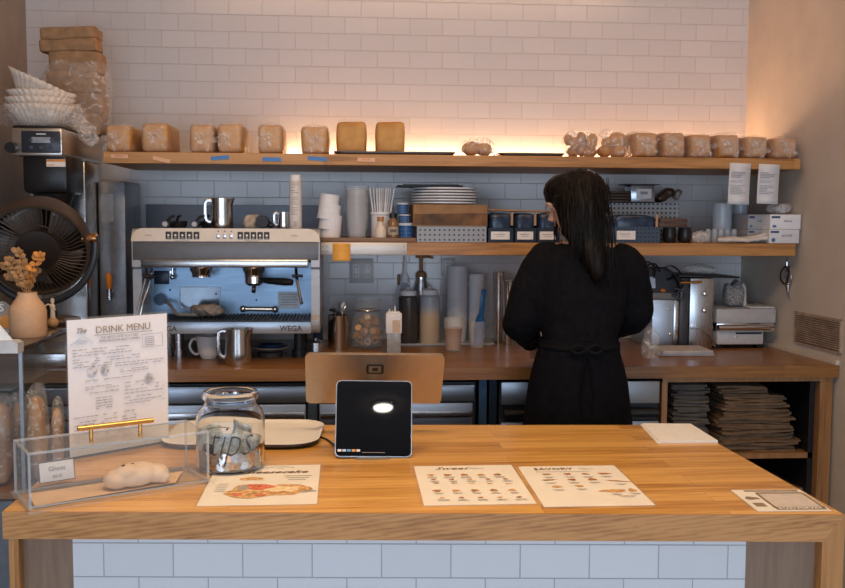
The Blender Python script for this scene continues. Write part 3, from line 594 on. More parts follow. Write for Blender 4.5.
for k in range(60):
    a = 2*math.pi*k/60; ca, sa = math.cos(a), math.sin(a); r0, r1 = fr_*.42, fr_*.92
    tw = 0.16; p = [(r0*ca, r0*sa, 0.012), ((r0+r1)/2*math.cos(a+tw*.6), (r0+r1)/2*math.sin(a+tw*.6), 0.018), (r1*math.cos(a+tw), r1*math.sin(a+tw), 0.010)]
    tube(bm, p, 0.0022, n=5)
for rr in (.55,): 
    tube(bm, [(fr_*rr*math.cos(2*math.pi*k/48), fr_*rr*math.sin(2*math.pi*k/48), 0.012) for k in range(48)], 0.0018, n=5, closed=True)
fobj('grille', bm, M_FAN)
bm = B(); lathe(bm, [(0, 0.02), (fr_*.30, 0.019), (fr_*.42, 0.014), (fr_*.43, 0.006), (fr_*.40, 0.004), (0, 0.004)], n=48); fobj('grille_hub', bm, plain('fan_hub', (0.02, 0.014, 0.011), 0.5))
bm = B()
for k in range(5):
    a = 2*math.pi*k/5; vs = []
    for i in range(7):
        rr = fr_*(0.15+0.70*i/6)
        for j in range(5):
            aa = a+(j/4)*(1.0-0.1*i/6)+0.05*i; vs.append(bm.verts.new((rr*math.cos(aa), rr*math.sin(aa), -0.05+0.05*(j/4)-0.01)))
    for i in range(6):
        for j in range(4): bm.faces.new((vs[i*5+j], vs[i*5+j+1], vs[(i+1)*5+j+1], vs[(i+1)*5+j]))
fobj('fan_blades', bm, plain('fan_blade', (0.16, 0.13, 0.11), 0.25), solid=0.003)
o_ = Vector(fn.location)
pv = P(93, 239, Y=3.47)
bm = B(); cyl(bm, P(83, 239, Y=3.47)-o_, P(97, 238, Y=3.47)-o_, 0.018); g = obj('pivot', bm, plain('copper', (0.80, 0.38, 0.16), 0.25, metal=1), fn); g['label'] = 'copper pivot cap'
yk = spline([P(95, 236, Y=3.47), P(94, 258, Y=3.47), P(84, 281, Y=3.47), P(66, 296, Y=3.47), P(46, 302, Y=3.47), P(20, 299, Y=3.47), P(-6, 280, Y=3.47), P(-16, 250, Y=3.47)])
bm = B(); tube(bm, [q-o_ for q in yk], 0.013, n=10); cyl(bm, P(48, 301, Y=3.49)-o_, (0, 0, 0.02), 0.022); obj('yoke', bm, plain('fan_yoke', (0.03, 0.035, 0.045), 0.35), fn)
bm = B(); lathe(bm, [(0, 0), (0.095, 0), (0.1, 0.008), (0.095, 0.018), (0.03, 0.03), (0, 0.03)], n=48); obj('base', bm, M_FAN, fn)
# ---------------------------------------------------------------- loaves on the upper shelf
LY = 4.03
M_CRUSTD = bread('bread_crust_brown_shaded', (0.38, 0.17, 0.04), (0.60, 0.32, 0.10))  # darker crust: brown buns, and right-hand loaves with shading put into the colour
def loafbm(w, h, l, seed, round_=0.16):
    bm = B(); allv = blobbox(bm, (0, l/2, h/2), (w, l, h), 0.0022, 14, seed, cuts=11, power=9)
    for v in allv:
        t = v.co.z/h
        v.co.x *= 1.0+0.04*math.sin(math.pi*max(0, min(1, t)))+0.015
        v.co.z = max(v.co.z, 0)
    return bm
def bagshape(bm, w, h, l, seed, tailx=0.0, tailz=0.5, amp=0.010, tail=True):
    v = blobbox(bm, (0, l/2-0.002, h/2+0.002), (w+0.010, l+0.014, h+0.012), amp*.8, 16, seed*5.1, cuts=13, power=6)
    for q in v:
        q.co.z = max(q.co.z, 0.0006)
    if tail:   # gathered neck and fanned end of the bag
        rr = random.Random(seed); c = Vector((tailx*w, -0.006, tailz*h)); n = 22; rings = []
        for i in range(5):
            t = i/4; rad = 0.018-0.012*math.sin(math.pi*min(1, t*1.3))*(t < .8) + 0.030*max(0, t-.5)
            ring_ = []
            for k in range(n):
                a = 2*math.pi*k/n; r_ = rad*(1+0.45*math.sin(5*a+seed)*t+0.3*rr.uniform(-1, 1))
                ring_.append(bm.verts.new(c+Vector((r_*math.cos(a)+0.012*t*math.sin(seed), -0.028*t*0.7, r_*math.sin(a)-0.016*t))))
            rings.append(ring_)
        skinrings(bm, rings, False, False)
def loaf(px0, px1, ptop, pbot_unused, seed, label, bag=True, tailx=0.0, tailz=0.55, group='bagged loaves on the upper shelf', dark=False, y=LY):
    xa, xb = Xa(px0, y, 140), Xa(px1, y, 140); h = Za(ptop, y, (px0+px1)/2)-US1; w = xb-xa; l = 0.30
    l = 0.30 if bag else 0.16
    r = thing('bread_loaf', label, 'bread loaf', ((xa+xb)/2, y, US1+0.001), 0, group)
    if bag:
        w -= 0.019; h -= 0.008
        obj('loaf', loafbm(w, h, l, seed), M_CRUSTD if dark else M_BREAD, r, smooth=60)
        bm = B(); bagshape(bm, w, h, l, seed, tailx, tailz); obj('plastic_bag', bm, M_FILM, r, smooth=80)
    else:
        obj('loaf', loafbm(w, h, l, seed), M_BREAD, r, smooth=60)
    return r
left = [(103, 133, 123, -.3, .5, 'bagged square loaf at the far left end of the upper shelf, leftmost of all'),
        (139, 170, 121, .0, .6, 'bagged loaf second from the left on the upper shelf, loose bag on its right side'),
        (187, 215, 122, .3, .6, 'bagged loaf pressed against a neighbour, the left one above the left blue tape'),
        (215.5, 244, 121.5, -.2, .55, 'bagged loaf pressed against a neighbour, the right one next to the left blue tape'),
        (256, 284, 122.5, -.1, .6, 'bagged loaf standing alone above the second blue tape from the left'),
        (299, 330, 124, .1, .5, 'bagged loaf directly left of the two unwrapped loaves')]
for k, (a, b_, t, tx, tz, lb) in enumerate(left): loaf(a, b_, t, 0, k+1, lb, True, tx, tz, 'bagged loaves on the left half of the upper shelf')
# tray with the two unwrapped loaves
def tray(px0, px1, y0, y1, label, lip=0.012):
    xa, xb = Xa(px0, y0, 152), Xa(px1, y0, 152); r = thing('baking_tray', label, 'baking tray', ((xa+xb)/2, (y0+y1)/2, US1+0.0005), 0)
    w, d = xb-xa, y1-y0; bm = B()
    lathe_pts = rrect(w-0.02, d-0.02, 0.02, 4); lip_pts = rrect(w, d, 0.03, 4)
    A = [bm.verts.new((x, y, 0.001)) for x, y in lathe_pts]; Bv = [bm.verts.new((x, y, lip)) for x, y in lip_pts]
    bm.faces.new(A); n = len(A)
    for k in range(n): bm.faces.new((A[k], A[(k+1) % n], Bv[(k+1) % n], Bv[k]))
    obj('pan', bm, plain('tray_metal', (0.10, 0.095, 0.09), 0.35, metal=0.8), r, solid=0.0016)
    bm = B(); tube(bm, [(x, y, lip) for x, y in lip_pts], 0.0022, n=6, closed=True); obj('rim', bm, plain('tray_rim', (0.35, 0.33, 0.31), 0.3, metal=0.9), r)
    return r
tray(334, 456, 4.012, 4.36, 'dark baking tray under the two unwrapped loaves')
tray(500, 566, 4.012, 4.36, 'dark baking tray left of the bagged buns on upper shelf')
for k, (a, b_) in enumerate(((337, 366), (376.5, 404.5))):
    r = loaf(a, b_, 122, 0, 20+k, ['unwrapped square loaf on the dark tray, the left of the pair', 'unwrapped square loaf on the dark tray, the right of the pair'][k], False, group='unwrapped loaves on the baking tray', y=4.05)
    r.location.z = US1+0.0035
right = [(633, 660, 130.5, 'bagged loaf right after the bag of round buns, leftmost of the right hand loaves', .2), (662, 687.5, 130.5, 'bagged loaf second in the right hand row, pale wrinkled bag', .0),
         (689, 714, 132.5, 'bagged loaf third in the right hand row', .1), (716, 742, 132.5, 'bagged loaf fourth in the right hand row, above the left paper slip', .0),
         (744, 770, 134.5, 'bagged loaf above the gap between the two paper slips, next to last', .0), (772, 799.5, 136, 'bagged loaf at the far right end of the upper shelf', .1)]
for k, (a, b_, t, lb, tx) in enumerate(right): loaf(a, b_, t, 0, 30+k, lb, True, tx, 0.6, 'bagged loaves on the right half of the upper shelf', True)
def bunbag(px0, px1, ptop, buns, seed, label, y=4.05, depth=0.14):
    xa, xb = Xa(px0, y, 145), Xa(px1, y, 145); h = Za(ptop, y, (px0+px1)/2)-US1; w = xb-xa
    r = thing('bag_of_buns', label, 'bag of buns', ((xa+xb)/2, y+depth/2, US1+0.001), 0)
    for k, (fx, fz, rx, rz) in enumerate(buns):
        bm = B(); vs = sph(bm, (fx*w, -depth*0.12+0.02*(k % 3), fz*h), (rx*w, rx*w*0.9, rz*h), 18, 12); crumple(bm, vs, 0.004, 30, seed+k); obj('bun', bm, M_CRUSTD, r, smooth=60)
    bm = B(); v = blobbox(bm, (0, 0, h/2), (w, depth, h), 0.012, 18, seed*2.7, cuts=13, power=2.8)
    for q in v: q.co.z = max(q.co.z, 0.0006)
    obj('plastic_bag', bm, M_FILM, r, smooth=80); return r
bunbag(462, 497, 137, [(-.2, .42, .26, .38), (.2, .40, .24, .36), (0, .5, .2, .3)], 3, 'small clear bag of rolls alone beside the dark tray, middle of upper shelf')
bunbag(566, 601, 130, [(-.36, .66, .13, .2), (-.14, .55, .16, .26), (.10, .42, .17, .34), (.32, .58, .16, .34), (.3, .22, .2, .24), (-.16, .22, .17, .2), (.02, .75, .14, .2)], 4, 'clear bag of small brown rolls directly above the woman in black')
bunbag(601, 633, 129, [(-.28, .24, .24, .24), (.18, .25, .26, .26), (.2, .64, .30, .32), (-.2, .55, .2, .2)], 5, 'clear bag of round buns left of the right hand loaves')
# tape labels on the shelf edge
def tape(px0, py0, px1, py1, mat, label, col, grp, text=None):
    a, b_ = P(px0, py0, Y=SY-0.0015), P(px1, py1, Y=SY-0.0015); c = (a+b_)/2; ang = math.atan2(b_.z-a.z, b_.x-a.x)
    bm = B(); box(bm, (0, 0, 0), ((b_-a).length, 0.001, 0.015)); o = tag(obj('tape_label', bm, mat, None, loc=c, rot=(0, -ang, 0), smooth=0), label, 'tape', grp)
    if text:
        bm = B(); textbm(bm, text, 0.011, Matrix.Translation((0, -0.0007, 0)) @ FACE); obj('lettering', bm, col, o)
M_TAPEO = plain('salmon_tape', (0.80, 0.48, 0.30), 0.6); M_TAPEB = plain('blue_tape', (0.08, 0.25, 0.62), 0.6); M_RED = plain('red_marker', (0.6, 0.15, 0.08), 0.6)
tape(111, 156, 128, 156.5, M_TAPEO, 'salmon tape strip at the left end of upper shelf edge', M_RED, 'tape strips on the upper shelf edge', 'BREAD')
tape(153, 157.5, 170, 161.5, M_TAPEO, 'slanting salmon tape strip under the second loaf from the left', M_RED, 'tape strips on the upper shelf edge')
tape(211, 158.5, 229, 157, M_TAPEB, 'blue tape strip below the two loaves pressed together', M_RED, 'tape strips on the upper shelf edge')
tape(262.5, 159, 281, 159.5, M_TAPEB, 'blue tape strip below the loaf that stands alone', M_RED, 'tape strips on the upper shelf edge')
tape(308, 158, 326.5, 159.5, M_TAPEB, 'blue tape strip below the loaf left of the unwrapped ones', M_RED, 'tape strips on the upper shelf edge')
tape(357.5, 159.5, 375, 160, M_TAPEO, 'salmon tape strip below the left unwrapped loaf', M_RED, 'tape strips on the upper shelf edge', 'PLAIN')
# order slips hanging from the shelf
for k, (x0_, x1_, t_, b2, lb) in enumerate(((729, 748.5, 163, 204.5, 'white printed paper slip hanging under the shelf, the left of two'), (758, 777.5, 164, 204, 'white printed paper slip hanging under the shelf, the right of two'))):
    a = P(x0_, t_, Y=SY-0.006); b_ = P(x1_, b2, Y=SY-0.006); w, h = b_.x-a.x, a.z-b_.z
    o = thing('paper_slip', lb, 'paper slip', ((a.x+b_.x)/2, SY-0.006, b_.z), 0, 'paper slips hanging from the upper shelf'); o.rotation_euler = (0, R(2), R(-2))
    bm = B(); n = 10
    vs = [[bm.verts.new((sx*w/2, 0.004*math.sin(2.5*i/n), h*i/n)) for sx in (-1, 1)] for i in range(n+1)]
    for i in range(n): bm.faces.new((vs[i][0], vs[i][1], vs[i+1][1], vs[i+1][0]))
    obj('sheet', bm, plain('slip_paper', (0.72, 0.74, 0.78), 0.6, noise_amt=.02), o, solid=0.0006)
    bm = B(); rr = random.Random(k)
    for i, f_ in enumerate((.78, .74, .70, .66, .58, .54, .46, .42, .38, .34, .30, .26)):
        ww = w*rr.uniform(.35, .75); box(bm, (-w*0.42+ww/2, -0.0015, h*f_), (ww, 0.002, 0.0028 if i < 4 else 0.0018))
    obj('printed_lines', bm, M_INKG, o)
# ---------------------------------------------------------------- on the brewer
# kraft bag pack in plastic
ky = 4.2; xa, xb = Xa(43, ky, 60), Xa(101, ky, 60); z0 = zT+0.009
kb = thing('kraft_bag_pack', 'tall pack of folded kraft bags standing on the brewer, lower half in clear plastic', 'kraft bag pack', ((xa+xb)/2+0.02, ky, z0), 0)
zt_ = Za(30, ky, 70); zm = Za(53, ky, 70); H = zt_-z0
rr = random.Random(5)
for nm, zz0, zz1, w_, tilt in (('lower_bundle', 0, zm-z0, 0.215, 0), ('upper_bundle', zm-z0+0.001, H, 0.235, -0.05)):
    bm = B(); n = 2 if nm == 'upper_bundle' else 4
    for k in range(n):
        a = zz0+(zz1-zz0)*k/n; b_ = zz0+(zz1-zz0)*(k+1)/n
        blobbox(bm, (rr.uniform(-.006, .006)-0.02*(nm == 'upper_bundle'), rr.uniform(-.006, .006), (a+b_)/2), (w_*rr.uniform(.96, 1), 0.13, (b_-a)*1.05), 0.005, 14, k*2.1+w_*9, cuts=10, power=14, rot=(0, tilt, 0))
    obj(nm, bm, M_KRAFT, kb, smooth=40)
bm = B(); v = blobbox(bm, (0.005, 0, (zm-z0)*0.45), (0.27, 0.17, (zm-z0)*0.95), 0.014, 14, 8.8, cuts=13, power=4)
for q in v: q.co.z = max(q.co.z, 0.001)
obj('plastic_wrap', bm, filmmat('wrap_film', base=0.12, peak=0.55, scale=18), kb, smooth=80)
# coffee filters: fluted paper cups
M_FILT = plain('filter_paper', (0.88, 0.77, 0.66), 0.8, noise_amt=0.03, sss=0.0)
def filterbm(rt, rb, h, n=120, flutes=30, amp=0.006):
    bm = B(); rs = []
    prof = [(rb, 0), (rb+(rt-rb)*.35, h*.4), (rb+(rt-rb)*.7, h*.75), (rt, h)]
    for r0, z_ in prof:
        t = z_/h; rs.append([bm.verts.new(((r0+amp*t*math.sin(flutes*2*math.pi*k/n))*math.cos(2*math.pi*k/n), (r0+amp*t*math.sin(flutes*2*math.pi*k/n))*math.sin(2*math.pi*k/n), z_+0.002*t*math.cos(flutes*2*math.pi*k/n))) for k in range(n)])
    bm.faces.new(list(reversed(rs[0])))
    for a, b_ in zip(rs, rs[1:]):
        for k in range(n): bm.faces.new((a[k], a[(k+1) % n], b_[(k+1) % n], b_[k]))
    return bm
fyy = 3.90; fs = fyy/960; fcx = Xa(40, fyy, 105); zlid = zT+0.0085
fb = filterbm(0.125, 0.06, 0.085); f0 = obj('coffee_filter', fb, M_FILT, None, loc=(fcx, fyy, zlid), smooth=60, solid=0.0012)
tag(f0, 'stack of fluted white coffee filters on the brewer, lowest in the bag', 'coffee filter', 'fluted coffee filters on the brewer')
for k, (dz, lb) in enumerate(((0.028, 'fluted white coffee filter nested second from the bottom of the stack'), (0.052, 'fluted white coffee filter nested just under the tilted one'))):
    c = f0.copy(); COL.objects.link(c); c.location = (fcx+0.004*k, fyy+0.003, zlid+dz); c.rotation_euler = (0, R(2*k), R(17*k+9)); c['label'] = lb
c = f0.copy(); COL.objects.link(c); c.location = P(33, 104, Y=fyy); c.location.z += 0.01; c.rotation_euler = (0, R(24), R(4)); c['label'] = 'fluted white coffee filter lying tilted on top of the stack'
bm = B(); v = blobbox(bm, (0, 0, 0.055), (0.30, 0.26, 0.11), 0.018, 14, 2.2, cuts=14, power=2.6)
for q in v: q.co.z = max(q.co.z, 0.0008)
tube(bm, spline([(0.13, -0.05, 0.05), (0.18, -0.08, 0.0), (0.215, -0.1, -0.045), (0.235, -0.1, -0.065)]), [0.05, 0.045, 0.04, 0.04, 0.036, 0.034, 0.03, 0.03, 0.028, 0.03, 0.032, 0.034, 0.036, 0.034, 0.032, 0.03, 0.028, 0.027, 0.026, 0.025, 0.022, 0.02, 0.016, 0.012, 0.01], n=16)
for q in bm.verts: q.co += noise.noise_vector(q.co*26)*0.006
for q in bm.verts:
    if q.co.x < 0.13: q.co.z = max(q.co.z, 0.0008)
tag(obj('filter_bag', bm, M_FILM, None, loc=(fcx+0.005, fyy-0.004, zlid), smooth=80), 'crumpled clear plastic bag around the coffee filters, drooping over the brewer', 'plastic bag')
# ---------------------------------------------------------------- on the display case top
vz = P(28.5, 336, Z=KZ); vs_ = vz.y/960; vh = 43*vs_; vr = 17.5*vs_
va = thing('bud_vase', 'beige ceramic vase with dried leafy sprigs on the dark case top', 'vase', vz)
bm = B(); lathe(bm, [(0, 0), (vr*.96, 0), (vr, 0.004), (vr, vh*.58), (vr*.93, vh*.68), (vr*.62, vh*.86), (vr*.52, vh*.93), (vr*.52, vh), (vr*.44, vh), (vr*.44, vh*.9), (vr*.8, vh*.6), (vr*.85, .01), (0, .01)], n=48)
obj('body', bm, plain('vase_clay', (0.66, 0.42, 0.26), 0.6, noise_amt=0.03), va)
M_SPR = plain('dried_leaf', (0.40, 0.21, 0.085), 0.55, noise_amt=0.15, nscale=30); M_SPR2 = plain('dried_leaf_orange', (0.62, 0.25, 0.05), 0.55, noise_amt=0.15)
def leaf(bm, p, d, l, w):
    d = d.normalized(); s = d.cross(Vector((0.2, -1, 0.3))).normalized(); nn = s.cross(d)
    pr = [(0, 0), (.25, .75), (.55, 1), (.82, .7), (1, 0)]
    L_ = [bm.verts.new(p+d*l*t+s*w*k_+nn*0.12*w) for t, k_ in pr]; C_ = [bm.verts.new(p+d*l*t) for t, _ in pr]; R__ = [bm.verts.new(p+d*l*t-s*w*k_+nn*0.12*w) for t, k_ in pr]
    for a in range(4):
        for q in ((L_, C_), (C_, R__)):
            try: bm.faces.new((q[0][a], q[0][a+1], q[1][a+1], q[1][a]))
            except ValueError: pass
rr = random.Random(11)
for k, (tx, ty, tips) in enumerate(((10, 262, 0), (18, 253, 0), (40, 257, 1), (2, 268, 0), (27, 268, 0), (36, 272, 0), (8, 278, 0))):
    tip = P(tx, ty, Y=vz.y-0.02+0.012*k)-vz; base = Vector((0.003*(k-3), 0, vh*0.55)); neck = Vector((0.004*(k-3), 0, vh))
    pts = spline([base, neck, neck.lerp(tip, .5)+Vector((rr.uniform(-.008, .008), 0, .01)), tip], 6)
    bm = B(); tube(bm, pts, 0.0011, n=5)
    for i in range(8, len(pts), 2):
        for s in (-1, 1): leaf(bm, pts[i], Vector((s*rr.uniform(.5, 1), rr.uniform(-.5, .3), rr.uniform(.2, .9))), rr.uniform(.018, .027), rr.uniform(.007, .011))
    leaf(bm, pts[-1], Vector((rr.uniform(-.3, .3), 0, 1)), .02, .007)
    obj('dried_sprig', bm, M_SPR2 if tips else M_SPR, va, smooth=60, solid=0.0006)
# small figurine on round wooden base
gz = P(53, 328, Z=KZ); gs = gz.y/960
fg = thing('figurine', 'tiny white figurine on a round wooden base beside the beige vase', 'figurine', gz)
bm = B(); vs = sph(bm, (0, 0, 0.018), (0.019, 0.019, 0.018), 20, 12); obj('wooden_base', bm, plain('round_wood', (0.5, 0.3, 0.15), 0.5), fg)
bm = B(); lathe(bm, [(0, 0.03), (0.009, 0.034), (0.0075, 0.06), (0.010, 0.075), (0.0045, 0.083), (0.007, 0.092), (0.006, 0.10), (0, 0.104)], n=16, sy=.8); tube(bm, [(0.007, 0, .074), (-0.014, -.004, .082), (-0.022, -.006, .076)], .003, n=6); tube(bm, [(-0.006, 0, .074), (0.012, -.004, .062)], .003, n=6)
obj('figure', bm, plain('figurine_white', (0.72, 0.66, 0.58), 0.4), fg)
# round badge stand and white card holder at the edge
sg = thing('round_sign', 'small clear round sign with white letter S at the left edge', 'sign', P(3, 333, Z=KZ))
o_ = Vector(sg.location)
bm = B(); c = P(1, 311, Y=o_.y)-o_; cyl(bm, c, c+Vector((0, .004, 0)), 0.032, n=32); obj('disc', bm, plain('clear_disc', (.75, .7, .65), .1, alpha=.35, noise_amt=0), sg)
bm = B(); textbm(bm, 'S', 0.035, Matrix.Translation(P(1.5, 308, Y=o_.y)-o_+Vector((0, -.001, 0))) @ FACE, bold=.001); obj('letter', bm, M_WHITE, sg)
bm = B(); c = P(6, 322, Y=o_.y-.01)-o_; cyl(bm, c, c+Vector((0, .004, 0)), 0.022, n=28); obj('orange_disc', bm, plain('orange_disc', (.72, .32, .08), .3), sg)
bm = B(); box(bm, (0, .004, .008), (.05, .02, .016)); cyl(bm, (0, .006, .01), (c.x-.01, .006, c.z), .003); obj('foot', bm, plain('clear_foot', (.7, .7, .7), .2), sg)
wc = thing('card_holder', 'white card holder block at the left edge in front of the vase', 'card holder', P(6, 353, Z=KZ))
o_ = Vector(wc.location); s_ = o_.y/960
bm = B(); prism(bm, [(-.05, 0), (.035, 0), (.035, .028), (.022, .034), (-.05, .034)], .05, base=(0, -.01, 0), frame='XZ'); obj('block', bm, plain('pale_block', (.55, .57, .6), .4), wc)
bm = B(); prism(bm, [(-.05, .0345), (.018, .0345), (-.014, .075), (-.05, .10)], .004, base=(0, .005, 0), frame='XZ'); obj('card', bm, M_WHITE, wc)
# pastries inside the display case
M_FILMP = filmmat('pastry_film', base=0.12, peak=0.65, scale=24)
M_PAST = bread('pastry_crust', (0.34, 0.16, 0.06), (0.60, 0.36, 0.17))
for k, (x0_, x1_, t_, yy, rz, lb) in enumerate(((26, 46, 384, 2.98, 0.0, 'bagged sliced bread standing in the display case, rightmost large one'), (50, 64, 398, 3.05, 0.2, 'narrow bagged pastry in the display case beside the drink menu'), (-14, 12, 392, 2.95, 0.1, 'bagged bread in the display case at the left picture edge'), (13, 24, 390, 3.06, 0.0, 'bagged bread behind the others in the display case'))):
    xa, xb = Xa(x0_, yy, 400), Xa(x1_, yy, 400); h = Za(t_, yy, 30)-0.768; w = xb-xa; wl = max(w, .04)
    r = thing('bagged_pastry', lb, 'bagged pastry', ((xa+xb)/2, yy, 0.766), rz, 'bagged pastries in the display case')
    bm = B(); blobbox(bm, (0, 0, h*.45), (wl*.8, .07, h*.85), .006, 16, k+2.0, cuts=9, power=3.5); obj('bread', bm, M_PAST, r, smooth=60)
    bm = B(); v = blobbox(bm, (0, 0, h*.5+.002), (wl, .10, h), .010, 18, k*3.3+1, cuts=13, power=3)
    for q in v: q.co.z = max(q.co.z, .0006)
    obj('plastic_bag', bm, M_FILMP, r, smooth=80)
# ---------------------------------------------------------------- lower wall shelf
MT = MS1+0.0008; MY = 4.12
def perfmat(name, col, pitch=0.0185, r=0.22, dark=(0.01, 0.012, 0.015), off=(0, 0)):
    m, nt, b = newmat(name); tc = N(nt, 'ShaderNodeTexCoord'); sp = N(nt, 'ShaderNodeSeparateXYZ'); L(nt, tc.outputs['Object'], sp.inputs[0])
    ds = []
    for ax, of in (('X', off[0]), ('Z', off[1])):
        d = N(nt, 'ShaderNodeMath', operation='MULTIPLY_ADD'); L(nt, sp.outputs[ax], d.inputs[0]); d.inputs[1].default_value = 1/pitch; d.inputs[2].default_value = of+100
        f = N(nt, 'ShaderNodeMath', operation='FRACT'); L(nt, d.outputs[0], f.inputs[0])
        g = N(nt, 'ShaderNodeMath', operation='SUBTRACT'); L(nt, f.outputs[0], g.inputs[0]); g.inputs[1].default_value = 0.5
        h = N(nt, 'ShaderNodeMath', operation='MULTIPLY'); L(nt, g.outputs[0], h.inputs[0]); L(nt, g.outputs[0], h.inputs[1]); ds.append(h)
    s = N(nt, 'ShaderNodeMath', operation='ADD'); L(nt, ds[0].outputs[0], s.inputs[0]); L(nt, ds[1].outputs[0], s.inputs[1])
    c = N(nt, 'ShaderNodeMath', operation='LESS_THAN'); L(nt, s.outputs[0], c.inputs[0]); c.inputs[1].default_value = r*r
    mx = N(nt, 'ShaderNodeMix', data_type='RGBA'); L(nt, c.outputs[0], mx.inputs[0]); mx.inputs[6].default_value = (*col, 1); mx.inputs[7].default_value = (*dark, 1)
    L(nt, mx.outputs[2], b.inputs['Base Color']); b.inputs['Roughness'].default_value = 0.45; return m
M_CUP = plain('paper_cup_white', (0.78, 0.80, 0.84), 0.5, noise_amt=0.02)
M_CLEAR = plain('clear_cup', (0.80, 0.84, 0.90), 0.08, noise_amt=0, alpha=0.2)
def cupbm(rt, rb, h, wall=0.0012, rim=0.0025, n=40):
    """open cup standing mouth up"""
    bm = B(); lathe(bm, [(0, 0.003), (rb-0.004, 0.003), (rb-0.003, 0), (rb, 0), (rt, h-rim), (rt+rim, h-rim*1.6), (rt+rim, h), (rt-wall, h), (rb-wall, 0.006), (0, 0.006)], n=n); return bm
def cupstack(name, cat, n, rt, rb, h, pitch, base, mat, labels, group, flip=False, lean=(0, 0), scale=1):
    """nested cups, each its own thing; lean is the offset of the stack per metre of height"""
    src = None; out = []
    for k in range(n):
        z = pitch*k; p = Vector(base)+Vector((lean[0]*z, lean[1]*z, z)); 
        if src is None: o = src = obj(name, cupbm(rt, rb, h), mat, None, smooth=60)
        else: o = src.copy(); COL.objects.link(o)
        o.location = p; o.rotation_euler = (0, math.atan(lean[0]), 0)
        if flip: o.rotation_euler = (math.pi, -math.atan(lean[0]), 0); o.location = p+Vector((lean[0]*h, 0, h))
        tag(o, labels[k] if isinstance(labels, list) else labels, cat, group); out.append(o)
    return out
# wooden tray
xa, xb = Xa(322, 4.03), Xa(415, 4.03)
wt = thing('wooden_tray', 'thin wooden tray at the left end of the lower shelf under cups and bottles', 'tray', ((xa+xb)/2, 4.16, MT))
bm = B(); box(bm, (0, 0, 0.004), (xb-xa, 0.28, 0.006)); obj('bottom', bm, M_SHELF, wt, smooth=0)
bm = B()
for c, s in (((0, -0.14, .009), (xb-xa, .008, .018)), ((0, .14, .009), (xb-xa, .008, .018)), (((xa-xb)/2, 0, .009), (.008, .28, .018)), (((xb-xa)/2, 0, .009), (.008, .28, .018))): box(bm, c, s, bev=.002)
obj('rim', bm, plain('tray_walnut', (0.22, 0.13, 0.075), .5), wt)
TT = MT+0.0075; s4 = 4.12/960
# upside-down white cups, leaning left
x_ = Xa(335.5, 4.10, 237)
cupstack('paper_cup', 'cup', 3, 0.044, 0.0415, 0.105, 0.043, (x_, 4.12, TT), M_CUP, ['white paper cup, bottom of the leaning upside down stack', 'white paper cup, middle of the leaning upside down stack', 'white paper cup, top of the leaning upside down stack'], 'white cups in the leaning stack on the wooden tray', flip=True, lean=(-0.12, 0))
x_ = Xa(357, 4.12, 237)
cupstack('plastic_cup', 'cup', 9, 0.048, 0.037, 0.11, 0.0145, (x_, 4.13, TT), M_CLEAR, 'clear plastic cup nested in the tall stack on the wooden tray', 'clear cups in the tall stack on the wooden tray')
bm = B(); 
for k in range(2): pass
# straw holder
x_ = Xa(381, 4.14, 237); sy_ = 4.16
bm = B(); hh = Za(212, sy_)-TT; lathe(bm, [(0, 0), (.040, 0), (.042, .004), (.043, hh-.015), (.047, hh-.012), (.047, hh), (.041, hh), (.040, .006), (0, .006)], n=40); tag(obj('straw_holder', bm, M_CUP, None, loc=(x_, sy_, TT)), 'white round holder full of wrapped straws', 'straw holder')
rr = random.Random(3); top = Za(188, sy_)-TT
bm = B(); cyl(bm, (0, 0, 0), (0, 0, top-.008), .0036, n=8); s0 = obj('drinking_straw', bm, plain('straw_wrap', (.80, .80, .82), .6), None)
for k in range(16):
    o = s0 if k == 0 else s0.copy()
    if k: COL.objects.link(o)
    a = k*2.4; q = .0255*math.sqrt((k+.5)/16); dx, dy = math.cos(a)*q, math.sin(a)*q
    o.location = (x_+dx, sy_+dy, TT+.007); o.rotation_euler = (-dy*4.5, dx*7.0, 0); tag(o, 'white paper wrapped straw standing in the white round holder', 'straw', 'wrapped straws in the holder')
# small bottles
def lathing(name, prof, loc, mats, label, cat, n=32, group=None):
    """prof: list of (part name, profile, material)"""
    r = thing(name, label, cat, loc, 0, group)
    for nm, p in zip(mats, prof):
        bm = B(); lathe(bm, p, n=n); obj(nm[0], bm, nm[1], r, smooth=40)
    return r
M_BCAP = plain('brown_cap', (.42, .20, .08), .5); M_CREAMB = plain('cream_liquid', (.74, .64, .54), .3, noise_amt=.02)
x_ = Xa(380.5, 4.06, 237); h = Za(217, 4.06)-TT
lathing('syrup_bottle', [[(0, 0), (.022, 0), (.024, .004), (.024, h*.42), (.018, h*.58), (.012, h*.68), (.012, h*.82), (0, h*.82)], [(0, h*.8), (.014, h*.8), (.014, h), (0, h)]], (x_, 4.06, TT), [('body', M_CREAMB), ('cap', M_BCAP)], 'small cream bottle with brown cap in front of straw holder', 'bottle')
x_ = Xa(393, 4.07, 237); h = Za(213.5, 4.07)-TT
sb = lathing('spice_bottle', [[(0, 0), (.022, 0), (.023, .003), (.023, h*.68), (.014, h*.78), (.014, h*.84), (0, h*.84)], [(0, h*.83), (.016, h*.83), (.016, h), (0, h)]], (x_, 4.07, TT), [('body', plain('amber_spice', (.22, .12, .06), .15)), ('cap', M_BLACK)], 'small amber spice bottle with black cap beside blue cups', 'bottle')
bm = B(); lathe(bm, [(.0236, h*.2), (.0238, h*.2), (.0238, h*.5), (.0236, h*.5)], n=32); obj('paper_label', bm, plain('tan_label', (.45, .36, .26), .6), sb)
bm = B(); box(bm, (0, -.0242, h*.35), (.026, .0006, .012)); obj('printed_band', bm, M_INK, sb)
